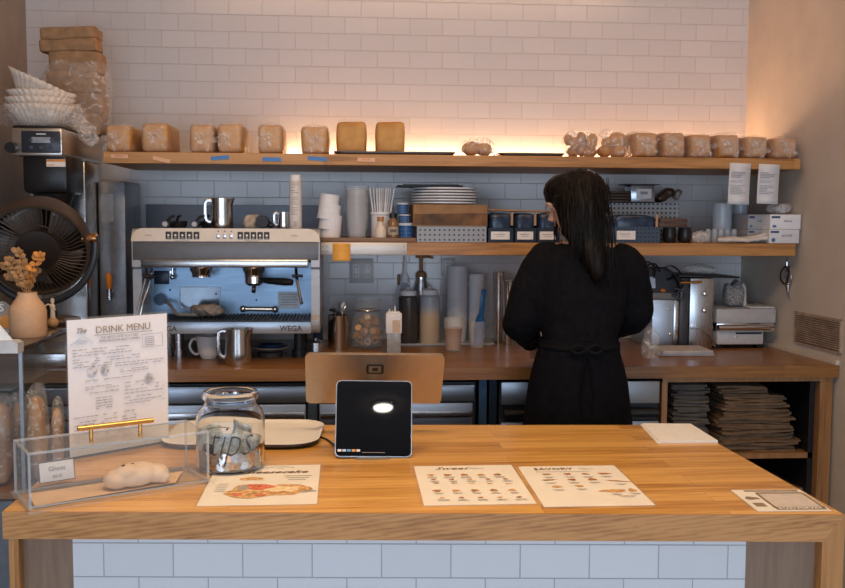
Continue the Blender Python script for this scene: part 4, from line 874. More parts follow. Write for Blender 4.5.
# blue paper tubs
M_TUB = plain('blue_tub', (.015, .09, .27), .4, noise_amt=.05); M_TUBL = plain('tub_lid', (.55, .60, .66), .4)
def tub(px, ytop, z, y, wpx, label):
    w = wpx*y/960/2; h = Za(ytop, y)-z; r = thing('paper_tub', label, 'tub', (Xa(px, y, 220), y, z), 0, 'blue paper tubs on the wooden tray')
    bm = B(); lathe(bm, [(0, 0), (w*.86, 0), (w*.97, h*.86), (0, h*.86)], n=32); obj('body', bm, M_TUB, r)
    bm = B(); lathe(bm, [(0, h*.85), (w, h*.85), (w, h), (w*.9, h), (w*.88, h*.93), (0, h*.93)], n=32); obj('lid', bm, M_TUBL, r)
    bm = B()
    for k in range(-2, 3):
        a = R(-90+k*22); 
        for j in range(3): sph(bm, (w*.90*math.cos(a), w*.90*math.sin(a)-.001, h*(.2+.22*j)), .0016, 6, 4)
    obj('printed_dots', bm, M_TUBL, r); return h
h1 = tub(406, 223, TT, 4.07, 15, 'blue paper tub, lowest and frontmost of the three'); zz = TT+h1
h2 = tub(404.5, 214.5, zz+.0005, 4.07, 12, 'blue paper tub, middle of the stack of three'); zz += h2+.001
tub(402.5, 203, zz+.0005, 4.07, 11.5, 'blue paper tub, topmost of the stack of three')
# perforated basket, kraft box, plates
def boxthing(name, label, cat, px0, px1, ytop, zb, y, d, mat, group=None, bev=.003, part='body', yoff=0):
    xa, xb = Xa(px0, y, ytop), Xa(px1, y, ytop); h = Za(ytop, y, (px0+px1)/2)-zb
    r = thing(name, label, cat, ((xa+xb)/2, y, zb), 0, group); bm = B(); box(bm, (0, d/2, h/2), (xb-xa, d, h), bev=bev); obj(part, bm, mat, r); return r, xb-xa, h
def openbox(name, label, cat, px0, px1, ytop, zb, y, d, mat, th=.004, group=None):
    xa, xb = Xa(px0, y, ytop), Xa(px1, y, ytop); w = xb-xa; h = Za(ytop, y, (px0+px1)/2)-zb
    r = thing(name, label, cat, ((xa+xb)/2, y, zb), 0, group)
    bm = B(); box(bm, (0, th/2, h/2), (w, th, h)); obj('front_panel', bm, mat, r, smooth=0)
    bm = B()
    for c, s in (((0, d-th/2, h/2), (w, th, h)), ((-w/2+th/2, d/2, h/2), (th, d-2*th, h)), ((w/2-th/2, d/2, h/2), (th, d-2*th, h)), ((0, d/2, th/2), (w-2*th, d-2*th, th))): box(bm, c, s)
    obj('shell', bm, mat, r, smooth=0); return r, w, h
M_PERF = perfmat('grey_perforated', (.30, .33, .38), .0205, .2)
M_PERFD = perfmat('navy_perforated', (.03, .06, .11), .017, .24)
r, w_, h_ = openbox('storage_basket', 'grey perforated storage basket under the kraft box', 'basket', 417, 486.5, 226.5, MT, 4.02, .3, M_PERF)
zb_ = MT+h_+.001
kx, kw, kh = openbox('kraft_box', 'open kraft cardboard box holding bags, below the stack of plates', 'box', 413.5, 487.5, 204.5, zb_, 4.025, .30, M_KRAFTD)
bm = B(); v = prism(bm, [(-kw/2+.002, .006), (kw/2-.002, .006), (kw/2-.002, kh*.62), (-kw/2+.002, kh*.55)], .002, base=(0, -.003, 0), frame='XZ'); obj('window_film', bm, plain('dark_window', (.13, .06, .02), .6, nscale=14, noise_amt=.4), kx, smooth=0)
# plates on the kraft box
pl_y = 4.17; r_ = (Xa(476, pl_y)-Xa(411.5, pl_y))/2; pc = Xa(443.8, pl_y); z0_ = zb_+kh+.001; zt_ = Za(187.5, pl_y, 444); n = 6; pitch = (zt_-z0_)/n*.98
bm = B(); lathe(bm, [(0, .001), (r_*.55, .001), (r_*.6, 0), (r_*.66, .001), (r_*.96, pitch*.28), (r_, pitch*.36), (r_, pitch*.86), (r_*.985, pitch*.92), (r_*.96, pitch*.80), (r_*.62, .005), (0, .0045)], n=56)
p0_ = obj('plate', bm, plain('plate_stoneware', (.64, .68, .74), .3, noise_amt=.02), None)
ords = ['bottom', 'second from bottom', 'third from bottom', 'third from top', 'second from top', 'top']
for k in range(n):
    o = p0_ if k == 0 else p0_.copy()
    if k: COL.objects.link(o)
    o.location = (pc, pl_y, z0_+pitch*k); tag(o, 'pale stoneware plate on the kraft box, %s of the stack' % ords[k], 'plate', 'plates stacked on the kraft box')
xa, xb = Xa(397, 4.15, 186), Xa(461, 4.15, 186)
bm = B(); prism(bm, rrect(xb-xa, .24, .02), .005, frame='XY'); bmesh.ops.translate(bm, verts=bm.verts, vec=(0, 0, 0))
for k in (-1, 1): box(bm, (0, k*.118, .006), (xb-xa-.04, .004, .007))
tag(obj('slate_board', bm, M_BLACK, None, loc=((xa+xb)/2, 4.17, z0_+pitch*n+.002)), 'thin dark board lying across the stack of plates', 'board')
# navy bins left of the person
M_NAVY = plain('navy_bin', (.010, .020, .045), .45); M_PACK = plain('navy_packet', (.02, .04, .085), .25, noise_amt=.35, nscale=25, bump=.6); M_LBL = plain('bin_label', (.80, .80, .82), .5, noise_amt=.05)
def labelbin(px0, px1, label, ptop=228, content=212, lab=(0.1, .85), y=4.02, mat=M_NAVY, stick=True, grp='navy label bins on the lower shelf', lw=None):
    r, w, h = openbox('storage_bin', label, 'bin', px0, px1, ptop, MT, y, .26, mat, group=grp)
    a, b_ = lab; lwid = w*(b_-a) if lw is None else lw; lx = -w/2+w*a+lwid/2
    bm = B(); box(bm, (lx, -.0008, h*.48), (lwid, .001, h*.55)); lb = obj('paper_label', bm, M_LBL, r, smooth=0)
    bm = B(); box(bm, (lx-lwid*.05, -.0016, h*.55), (lwid*.6, .0005, .003)); box(bm, (lx, -.0016, h*.42), (lwid*.45, .0005, .002)); g = obj('handwriting', bm, M_INKG, r, smooth=0); g.parent = lb
    if content:
        hc = Za(content, y)-MT; npk = 3
        for k in range(npk):
            q = thing('coffee_packet', 'dark blue foil packet inside a bin, packet row %s' % ['front', 'middle', 'back'][k], 'packet', (r.location.x, y+.035+.075*k, MT+.0055), 0, 'foil packets in the storage bins')
            q['label'] = '%s dark blue foil packet in the %s' % (['front', 'middle', 'back'][k], label)
            bm = B(); blobbox(bm, (0, 0, hc/2-.004), (w*.84, .06, hc-.008), .004, 22, k*4.4+px0, cuts=9, power=5); obj('foil', bm, M_PACK, q, smooth=60)
        bm = B(); box(bm, (w*.44, .006, hc*.78), (.010, .004, hc*.42)); g = obj('wooden_clip', bm, plain('clip_wood', (.42, .28, .17), .6), r)
    return r
labelbin(488.5, 513.5, 'navy bin right beside the grey basket')
labelbin(515, 536.5, 'navy bin second from the grey basket')
labelbin(537.5, 560, 'navy bin next to the face of the woman')
bm = B(); box(bm, (0, 0, 0), (.33, .15, .006), bev=.002); a = P(521, 211, Y=4.14); tag(obj('wooden_board', bm, M_SHELF, None, loc=(a.x+.01, 4.14, a.z), rot=(0, R(1.5), 0)), 'thin wooden board lying over the packets in the navy bins', 'board')
# right of the person
labelbin(611, 660, 'navy perforated crate right of the woman', 227, 213, lab=(.12, .5), mat=M_PERFD)
def stackslabs(name, cat, labels, px0, px1, y, z, d, th, n, mat, group, gap=.0008):
    xa, xb = Xa(px0, y, 205), Xa(px1, y, 205)
    for k in range(n):
        bm = B(); box(bm, (0, 0, th/2), (xb-xa-.004*(k % 2), d, th*.9), bev=.0025)
        if n > 3:
            box(bm, (0, -d/2-.001, th*.3), (xb-xa-.012, .002, th*.2))
        o = tag(obj(name, bm, mat, None, loc=((xa+xb)/2+.003*(k % 2), y+d/2, z+(th+gap)*k)), labels[k], cat, group)
M_BRN = plain('dark_brown_tray', (.085, .045, .03), .5)
zcr = Za(212.5, 4.18); 
# light perforated crate behind, carries the trays and the silver pack
r, w_, h_ = openbox('storage_basket', 'pale perforated basket behind the navy crate right of the woman', 'basket', 606, 679, 203, MT, 4.30, .22, perfmat('pale_perforated', (.34, .37, .42), .020, .24))
zc2 = MT+h_+.002
xx0 = 4.31
stackslabs('folded_tray', 'tray', ['dark brown folded tray, %s of the stack beside the woman' % q for q in ('lowest', 'second lowest', 'second highest', 'topmost')], 606, 629.5, 4.31, zc2, .18, .0125, 4, M_BRN, 'dark brown trays stacked on the pale basket')
r, w_, h_ = boxthing('foil_pack', 'silver foil pack with a white label behind the dark crate', 'pack', 631, 655, 185, zc2, 4.31, .12, plain('foil_silver', (.42, .45, .50), .2, metal=.7, nscale=30, noise_amt=.1), bev=.006)
bm = B(); box(bm, (.005, -.0015, h_*.5), (w_*.62, .002, h_*.55)); obj('paper_label', bm, M_LBL, r); bm = B(); box(bm, (.005, -.003, h_*.55), (w_*.3, .001, .012)); obj('printed_mark', bm, M_INKG, r)
bm = B(); box(bm, (0, .06, h_+.003), (w_+.05, .12, .004)); obj('flap', bm, M_DARK, r)
q = thing('snack_bag', 'dark brown twisted snack bag on the pale basket', 'bag', (Xa(668, 4.36, 200), 4.38, zc2))
bm = B(); blobbox(bm, (-.012, 0, .034), (.105, .08, .05), .012, 20, 9.1, cuts=10, power=2.6, rot=(0, R(-28), 0)); obj('pouch', bm, plain('dark_pouch', (.06, .035, .025), .2, noise_amt=.3, bump=.5), q, smooth=60)
bm = B(); blobbox(bm, (.05, 0, .038), (.03, .05, .05), .01, 30, 3.1, cuts=7, power=3, rot=(0, R(30), 0)); obj('gathered_end', bm, plain('pale_pouch', (.25, .22, .2), .25, noise_amt=.3), q, smooth=60)
stackslabs('flat_carton', 'carton', ['dark brown flat carton above the black cups, %s one' % q for q in ('lower', 'upper')], 659.5, 688, 4.06, Za(226, 4.06), .16, .019, 2, M_BRN, 'dark brown cartons above the black cups')
zcup = Za(226, 4.06)-.001
for k, px in enumerate((670, 685.5)):
    bm = B(); hh = zcup-MT; lathe(bm, [(0, 0), (.022, 0), (.026, .006), (.031, hh*.45), (.027, hh*.9), (.030, hh), (.025, hh), (.022, .01), (0, .01)], n=32)
    tag(obj('black_jar', bm, M_BLACK, None, loc=(Xa(px, 4.08, 235), 4.09, MT)), ['black rounded jar under the brown cartons, the left one', 'black rounded jar under the brown cartons, the right one'][k], 'jar', 'black jars under the cartons')
q = B(); v = blobbox(q, (0, 0, .024), (.075, .07, .05), .012, 22, 6.6, cuts=10, power=2.5)
for u in v: u.co.z = max(u.co.z, .0006)
tag(obj('plastic_bag', q, filmmat('shelf_bag_film', base=.25, peak=.8, scale=30), None, loc=(Xa(700.5, 4.07, 235), 4.08, MT), smooth=70), 'small crumpled clear bag beside the black jars', 'plastic bag')
for k, (px, rr_, tp, yy) in enumerate(((722, .044, 205, 4.24), (740, .034, 200, 4.33))):
    h = Za(tp, yy, px)-MT; q = thing('clear_container', ['tall clear round container behind the left paper slip', 'slim clear round container next to the glove boxes'][k], 'container', (Xa(px, yy, 220), yy, MT))
    bm = B(); lathe(bm, [(0, 0), (rr_*.94, 0), (rr_, .006), (rr_, h), (rr_-.003, h), (rr_-.003, .008), (0, .008)], n=40); obj('wall', bm, plain('container_clear', (.62, .72, .85), .08, noise_amt=0, alpha=.4), q)
    bm = B(); lathe(bm, [(0, h), (rr_*1.04, h), (rr_*1.04, h+.008), (0, h+.008)], n=40); obj('lid', bm, plain('container_lid', (.5, .56, .64), .3, alpha=.6), q)
for k, px in enumerate((708, 714.5, 721, 727.5, 734)):
    bm = B(); h = Za(229, 4.15, px)-MT; lathe(bm, [(0, 0), (.0125, 0), (.0135, .003), (.0135, h-.012), (.011, h-.008), (.011, h), (0, h)], n=20)
    tag(obj('small_vial', bm, plain('vial_clear', (.55, .63, .72), .1, noise_amt=0, alpha=.5), None, loc=(Xa(px, 4.15, 235), 4.15, MT)), 'small clear tube standing in the row behind the white towel', 'vial', 'small clear tubes in a row behind the towel')
bm = B(); a = Xa(716, 4.05, 240); b_ = Xa(766, 4.05, 240)
for k in range(5):
    y_ = 4.03+.012*k; tube(bm, spline([(a+.01*k, y_, MT+.012), (a+.06, y_+.01*math.sin(k), MT+.016+.003*(k % 2)), (b_-.08, y_+.006, MT+.014+.003*(k % 3)), (b_-.02*(k % 2), y_+.004, MT+.024+.006*(k % 3))]), .0095, n=10)
for q in bm.verts: q.co += noise.noise_vector(q.co*40)*.004; q.co.z = max(q.co.z, MT+.0006)
tag(obj('white_towel', bm, plain('towel_white', (.62, .58, .54), .9, bump=.4), None, smooth=60), 'folded whitish towel lying in front of the clear tubes', 'towel')
# glove boxes
M_GBOX = plain('glove_box_card', (.66, .68, .72), .5, noise_amt=.02); M_GBOXD = plain('glove_box_grey', (.36, .36, .38), .5, noise_amt=.03)
def glovebox(px0, px1, ytop, zb, y, d, mat, label, txt, ring_=False):
    r, w, h = boxthing('glove_box', label, 'box', px0, px1, ytop, zb, y, d, mat, 'glove boxes at the right end of the lower shelf', bev=.0015)
    bm = B(); textbm(bm, txt, h*.22, Matrix.Translation((.01, -.0008, h*.55)) @ FACE, shear=.3); obj('lettering', bm, plain('navy_ink', (.03, .06, .16), .5), r)
    bm = B(); box(bm, (-w*.32, -.0006, h*.82), (w*.28, .0008, h*.14)); obj('printed_band', bm, plain('navy_ink', (.03, .06, .16), .5), r)
    bm = B(); box(bm, (-w*.36, -.0006, h*.2), (w*.12, .0008, h*.16)) if not ring_ else cyl(bm, (-w*.36, .0002, h*.24), (-w*.36, -.001, h*.24), h*.15, n=24); obj('seal_mark', bm, plain('blue_ink', (.05, .16, .36), .5), r)
    return h
hb = glovebox(769.5, 799.5, 229.5, MT, 4.02, .22, M_GBOX, 'white glove box, the lower front one of the pile', 'GLOVES', True)
glovebox(770.5, 801, 214.5, MT+hb+.001, 4.02, .22, plain('glove_box_white', (.78, .80, .84), .45, noise_amt=.02), 'white glove box, the upper front one of the pile', 'Nitrile')
hb2 = glovebox(748, 767.5, 229.5, MT, 4.10, .22, M_GBOXD, 'grey shaded glove box, lower one left of the white boxes', 'GLOVE')
glovebox(748.5, 768.5, 214.5, MT+hb2+.001, 4.10, .22, M_GBOXD, 'grey shaded glove box, upper one left of the white boxes', 'Nitri')
bm = B(); a = P(779, 209, Y=4.1); v = blobbox(bm, (0, 0, .022), (.11, .1, .05), .014, 20, 4.9, cuts=11, power=2.2)
for u in v: u.co.z = max(u.co.z, .0006); u.co.x += .2*max(0, .03-abs(u.co.z-.03))
tag(obj('glove_bag', bm, filmmat('glove_bag_film', col=(.75, .75, .76), base=.4, peak=.9, scale=26), None, loc=(a.x, 4.1, Za(214.5, 4.02, 785)+.003), smooth=70), 'pale crumpled plastic on top of the glove boxes', 'plastic bag')
# sticky note on steel plate
bm = B(); a = P(332.5, 243.2, Y=SY-.0048); b_ = P(350.5, 261, Y=SY-.0048)
n = 8; vs = [[bm.verts.new((x__, a.y-.006*(i/n)**2*(1 if j else 1.6), a.z+(b_.z-a.z)*i/n)) for j, x__ in enumerate((a.x, b_.x))] for i in range(n+1)]
for i in range(n): bm.faces.new((vs[i][0], vs[i][1], vs[i+1][1], vs[i+1][0]))
wtag('sticky_note', bm, plain('orange_note', (.82, .42, .08), .7, noise_amt=.03), (a.x, a.y, a.z), 'orange sticky note stuck on the steel shelf edge plate', 'sticky note', solid=.0004)
# ---------------------------------------------------------------- things on top of the espresso machine
ET = zt+0.0015
def on_em(px, y): return Vector((Xa(px, y, 228), y, ET))
for k, (px, hdl) in enumerate(((170, .02), (202, .016))):
    y = 3.94; q = thing('portafilter', ['black handled spare portafilter on the machine, the left of two', 'black handled spare portafilter on the machine, next to the pitcher'][k], 'portafilter', on_em([166.5, 195.5][k], y), 0, 'spare portafilters on the espresso machine')
    bm = B(); cyl(bm, (0, -.03, .0165), (0, .03, .0165), .016, n=28); tube(bm, [(0, .03, .0165), (0, .09, .02), (0, .13, .02)], [.014, .012, .009]); obj('handle', bm, M_BLACK, q)
    bm = B(); cyl(bm, (0, -.031, .0165), (0, -.0335, .0165), .010, n=24); obj('end_cap', bm, plain('cap_grey', (.42, .44, .47), .5), q)
    bm = B(); lathe(bm, [(0, 0), (.030, 0), (.036, .012), (.038, .028), (.034, .028), (.028, .008), (0, .008)], c=(.02+.012*k, .15, .0), n=32); tube(bm, [(.02, .12, .02), (.028, .10, .045), (.04, .09, .05)], .006, n=8); obj('basket', bm, M_DARK, q)
    bm = B(); tube(bm, [(.005, .0, .030), (.014, .02, .045), (.03, .02, .050)] , .006, n=8); obj('spout', bm, M_DARK, q)
def pitcher(px0, px1, ptop, zb, y, label, handle=-1, name='milk_pitcher', mat=None, z_py=None):
    xa, xb = Xa(px0, y, ptop+10), Xa(px1, y, ptop+10); r_ = (xb-xa)/2; h = Za(ptop, y, (px0+px1)/2)-zb
    q = thing(name, label, 'pitcher', ((xa+xb)/2, y+r_, zb))
    bm = B(); lathe(bm, [(0, 0), (r_*.96, 0), (r_, .006), (r_*.98, h*.35), (r_*.93, h*.75), (r_*.95, h-.002), (r_*.95, h), (r_*.91, h), (r_*.89, h*.75), (r_*.94, .01), (0, .01)], n=48)
    for v in bm.verts:   # pouring lip
        if v.co.z > h*.8 and handle*v.co.x < -r_*.7: v.co.x += -handle*.18*r_*((v.co.z-h*.8)/(h*.2)); 
    obj('body', bm, mat or M_STEELV, q)
    bm = B(); hx = handle*r_; hp = [(hx*.92, 0, h*.9), (hx*1.12, -.002, h*.92), (hx*1.42, -.004, h*.86), (hx*1.46, -.004, h*.55), (hx*1.40, -.002, h*.3), (hx*1.1, 0, h*.2), (hx*.97, 0, h*.24)]
    tube(bm, spline(hp), .0055, n=8, flat=1.5); obj('handle', bm, M_STEEL, q); return q
pitcher(209, 232, 198, ET, 3.94, 'steel milk pitcher standing on top of the espresso machine', -1)
bm = B(); v = blobbox(bm, (0, 0, .028), (.062, .05, .056), .014, 28, 1.7, cuts=12, power=2.2)
for u in v: u.co.z = max(u.co.z, .0005)
tag(obj('crumpled_cloth', bm, plain('beige_cloth', (.42, .36, .30), .9, noise_amt=.15, bump=.4), None, loc=on_em(252, 3.96), smooth=60), 'small crumpled beige cloth on top of the espresso machine', 'cloth')
q = thing('tamper', 'dark espresso tamper lying beside the crumpled cloth', 'tamper', on_em(262, 3.95)); bm = B(); cyl(bm, (0, -.01, .027), (0.004, .018, .027), .0265, n=32); obj('base', bm, M_DARK, q); bm = B(); tube(bm, [(.004, .018, .027), (.01, .04, .024), (.02, .075, .017), (.024, .09, .016)], [.01, .013, .015, .012], n=14); obj('handle', bm, M_BLACK, q)
bm = B(); v = sph(bm, (0, 0, .012), (.016, .012, .012)); crumple(bm, v, .004, 50); tag(obj('round_stopper', bm, M_DARK, None, loc=on_em(271, 3.96)), 'small dark round object behind the steel jug', 'knob')
q = pitcher(277, 289.5, 212, ET, 3.95, 'small steel measuring jug beside the printed canister', -1, 'steel_jug')
y = 3.94; xa, xb = Xa(289, y, 200), Xa(301.5, y, 200); r_ = (xb-xa)/2; h = Za(174.5, y, 295)-ET
q = thing('spray_canister', 'tall white printed canister with barcode on the espresso machine', 'canister', ((xa+xb)/2, y+r_, ET))
bm = B(); lathe(bm, [(0, 0), (r_*.97, 0), (r_, .003), (r_, h*.90), (0, h*.90)], n=36); obj('tube', bm, plain('canister_white', (.68, .66, .64), .4, noise_amt=.03), q)
bm = B(); lathe(bm, [(0, h*.90), (r_*.86, h*.90), (r_*.86, h*.985), (r_*.7, h), (0, h)], n=36); obj('cap', bm, M_WHITE, q)
bm = B()
def wrapbox(bm, a0, a1, z0, z1, rad, n=6):
    A = [(rad*math.cos(a0+(a1-a0)*k/n), rad*math.sin(a0+(a1-a0)*k/n)) for k in range(n+1)]
    lo = [bm.verts.new((x, y_, z0)) for x, y_ in A]; hi = [bm.verts.new((x, y_, z1)) for x, y_ in A]
    for k in range(n): bm.faces.new((lo[k], lo[k+1], hi[k+1], hi[k]))
rr = random.Random(2)
for f_ in (.84, .80, .76, .70, .66, .57, .53, .49, .45, .38, .34, .30, .26): wrapbox(bm, R(-130), R(-130+rr.uniform(35, 80)), h*f_, h*(f_+.013), r_+.0004)
for k in range(9): wrapbox(bm, R(-105+k*4.5), R(-105+k*4.5+rr.uniform(1, 3)), h*.04, h*.14, r_+.0004, 1)
obj('printed_label', bm, M_INKG, q)
# steel splash rail behind the machine
bm = B(); xa, xb = Xa(146, 4.57, 210), Xa(322, 4.57, 210); box(bm, ((xa+xb)/2, 4.58, (Za(205, 4.57, 240)+1.08)/2), (xb-xa, .03, Za(205, 4.57, 240)-1.08), bev=.003)
wtag('splash_panel', bm, brushed('splash_steel', (.36, .40, .47), .45), ((xa+xb)/2, 4.585, 1.0), 'grey steel splash panel on the wall behind espresso machine', 'panel')
# ---------------------------------------------------------------- back counter items, left to right
CZ = BC+0.0008
def base(px, py): p = P(px, py, Z=BC); return Vector((p.x, p.y, CZ))
def hgt(ptop, pbase, px): b = P(px, pbase, Z=BC); return Za(ptop, b.y, px)-BC
def rad(px0, px1, pbase): b = P((px0+px1)/2, pbase, Z=BC); return (Xa(px1, b.y, pbase)-Xa(px0, b.y, pbase))/2
# white mug
r_, h = rad(197, 222, 360), hgt(337.5, 360.5, 209); m = thing('coffee_mug', 'white coffee mug with handle on the left, beside the steel pitcher', 'mug', base(209, 358.5))
bm = B(); lathe(bm, [(0, 0), (r_*.6, 0), (r_*.66, .004), (r_*.88, h*.3), (r_*.98, h*.7), (r_, h), (r_*.95, h), (r_*.92, h*.7), (r_*.82, h*.3), (0, .008)], n=48); M_MUG = plain('mug_glaze', (.74, .74, .75), .15, noise_amt=.01); obj('body', bm, M_MUG, m)
bm = B(); tube(bm, spline([(-r_*.95, 0, h*.82), (-r_*1.25, -.005, h*.86), (-r_*1.5, -.008, h*.62), (-r_*1.42, -.008, h*.38), (-r_*1.1, -.004, h*.2), (-r_*.82, 0, h*.22)]), .0055, n=10); obj('handle', bm, M_MUG, m)
b0 = base(236, 361); pitcher(223, 250.5, 330, CZ, 3.755, 'steel milk pitcher on the back counter in front of the espresso machine', -1)
# plate stack
b0 = base(270, 357); r_ = rad(251, 290, 357)
M_DPL = plain('dark_glaze', (.05, .055, .065), .2); M_BPL = plain('blue_glaze', (.03, .08, .20), .12)
bm = B(); lathe(bm, [(0, 0), (r_*.6, 0), (r_*.62, .01), (r_*.66, .022), (r_*.60, .024), (0, .022)], n=40); tag(obj('small_bowl', bm, M_DPL, None, loc=b0), 'dark bowl upside down under the saucers by the steel pitcher', 'bowl')
bm = B(); lathe(bm, [(0, 0), (r_*.5, 0), (r_*.98, .016), (r_, .019), (r_*.96, .020), (r_*.5, .006), (0, .006)], n=48); tag(obj('saucer', bm, plain('grey_glaze', (.33, .34, .36), .2), None, loc=b0+Vector((0, 0, .025))), 'grey wide saucer stacked right of the steel pitcher', 'saucer')
bm = B(); lathe(bm, [(0, 0), (r_*.38, 0), (r_*.68, .016), (r_*.7, .02), (r_*.64, .02), (r_*.35, .006), (0, .006)], n=48); tag(obj('blue_saucer', bm, M_BPL, None, loc=b0+Vector((.004, 0, .033))), 'dark blue small dish on top of the grey saucer', 'dish')
# steel pot with lid
b0 = base(315.5, 352); r_ = rad(305.5, 325.5, 352); h = hgt(338, 352, 315)
q = thing('sugar_pot', 'small squat steel pot with lid behind the register screen', 'pot', b0)
bm = B(); lathe(bm, [(0, 0), (r_*.9, 0), (r_, .006), (r_*.98, h*.62), (0, h*.62)], n=40); obj('body', bm, M_STEEL, q)
bm = B(); lathe(bm, [(0, h*.62), (r_*1.02, h*.62), (r_*1.0, h*.70), (r_*.5, h*.85), (r_*.2, h*.88), (r_*.25, h), (0, h)], n=40); obj('lid', bm, M_STEEL, q)
# blue glass bottle near the machine
b0 = base(318, 344); h = hgt(276, 344, 318)
bm = B(); lathe(bm, [(0, 0), (.020, 0), (.022, .004), (.022, h*.5), (.009, h*.66), (.006, h*.75), (.003, h*.85), (.0025, h), (0, h)], n=28)
tag(obj('pouring_bottle', bm, plain('bluish_glass', (.06, .12, .22), .1, alpha=.85), None, loc=b0), 'dark blue pouring bottle with thin spout right of espresso machine', 'bottle')
# utensil container
b0 = base(338.5, 348.5); r_ = rad(328, 349.5, 348.5); h = hgt(315, 348.5, 338)
q = thing('utensil_holder', 'steel round holder full of spoons and whisks left of the glass jar', 'utensil holder', b0)
bm = B(); lathe(bm, [(0, 0), (r_*.97, 0), (r_, .004), (r_, h-.003), (r_*1.03, h), (r_*.97, h), (r_*.96, .008), (0, .008)], n=44); obj('body', bm, M_STEELV, q)
M_UT = plain('utensil_black', (.02, .025, .035), .3)
rr = random.Random(9)
uts = [(-.4, .4, 'black ladle handle in the steel utensil holder', 'ladle'), (.1, .2, 'black whisk with thin upright wire in the utensil holder', 'whisk'), (.35, .0, 'white tipped spoon leaning right in the utensil holder', 'spoon'), (-.1, -.5, 'black spatula in the steel utensil holder', 'spatula'), (.5, -.3, 'bright steel spoon leaning right in the utensil holder', 'spoon')]
for k, (fx, fy_, lb, ct) in enumerate(uts):
    bm = B(); p0 = Vector((fx*r_*.35, fy_*r_*.35, .012)); tp = Vector((fx*r_*1.15, fy_*r_*.9, h+.02+.012*(k % 3)))
    if k == 1: tp = Vector((fx*r_*.6, 0, h+.055))
    tube(bm, [p0, p0.lerp(tp, .6), tp], .0028 if k != 1 else .0018, n=8)
    if k == 0: sph(bm, tp, (.020, .012, .008), 16, 8)
    if k == 1: sph(bm, p0.lerp(tp, .72), (.015, .015, .011), 16, 8)
    if k == 3: box(bm, tp, (.022, .004, .016), bev=.002)
    if k in (2, 4): sph(bm, tp, (.007, .004, .014), 12, 8, rot=(0, .5, 0))
    tag(obj(ct, bm, M_WHITE if k == 2 else (M_CHROME if k == 4 else M_UT), None, loc=b0), lb, ct)
# glass jar with rolled wrapped cookies
b0 = base(367.5, 347.5); r_ = rad(351.5, 384, 347.5); h = hgt(298, 348, 367)
q = thing('glass_jar', 'round glass jar of wrapped biscuits with glass lid on the back counter', 'jar', b0)
M_JG = plain('jar_glass_dark', (.55, .6, .65), .04, noise_amt=0, alpha=.12)
bm = B(); lathe(bm, [(0, .001), (r_*.85, .001), (r_, .012), (r_, h*.52), (r_*.8, h*.68), (r_*.72, h*.72), (r_*.78, h*.75)], n=48); obj('body', bm, M_JG, q, solid=.002)
bm = B(); lathe(bm, [(r_*.8, h*.76), (r_*.76, h*.78), (r_*.72, h*.92), (r_*.84, h*.94), (r_*.84, h), (0, h)], n=48); obj('lid', bm, M_JG, q, solid=.002)
bm = B(); tube(bm, [(r_*.82*math.cos(a*.3927), r_*.82*math.sin(a*.3927), h*.755) for a in range(16)], .003, closed=True); obj('seal_ring', bm, M_CHROME, q)
bm = B(); sp0 = None
cyl(bm, (0, -.018, 0), (0, .018, 0), .0155, n=20); src = None
M_GOLD = plain('gold_foil', (.55, .28, .09), .35, metal=.3); M_BFOIL = plain('blue_foil', (.03, .07, .14), .3, metal=.3)
bm.free()
posn = [(-.0, -.55, .17), (.42, -.4, .2), (-.5, -.35, .22), (-.2, -.5, .36), (.3, -.5, .38), (-.55, .0, .4), (.55, .1, .38), (.05, -.35, .52), (-.1, .4, .2), (.1, .4, .4), (.45, -.1, .55), (-.35, .35, .12), (.35, .4, .14), (0, .1, .14), (-.4, .35, .32), (.45, .35, .3), (0, .55, .3), (-.35, .1, .55), (.3, .35, .55), (0, .05, .62), (-.1, .05, .32), (.6, -.15, .3), (-.62, -.1, .28)]
for k, (fx, fy_, fz) in enumerate(posn):
    if src is None:
        w_ = thing('wrapped_biscuit', 'round gold foil biscuit with blue centre inside the glass jar', 'biscuit', (0, 0, 0), 0, 'foil wrapped biscuits in the glass jar'); src = w_
        bm = B(); lathe(bm, [(.0095, -.014), (.0145, -.015), (.0155, -.013), (.0155, .013), (.0145, .015), (0, .015)], n=22); bmesh.ops.rotate(bm, verts=bm.verts, cent=(0, 0, 0), matrix=Matrix.Rotation(R(90), 3, 'X')); 
        for v in bm.verts: pass
        obj('wrapper', bm, M_GOLD, w_)
        bm = B(); cyl(bm, (0, .014, 0), (0, .0, 0), .0098, n=20); cyl(bm, (0, -.0135, 0), (0, -.012, 0), .0098, n=20); obj('centre', bm, M_BFOIL, w_)
    else: w_ = dup(src, (0, 0, 0))
    w_.location = b0+Vector((fx*r_, fy_*r_, h*fz-.004)); w_.rotation_euler = (R(rr.uniform(-25, 25)), 0, R(rr.uniform(-35, 35)) if k > 2 else R(180+rr.uniform(-10, 10)))
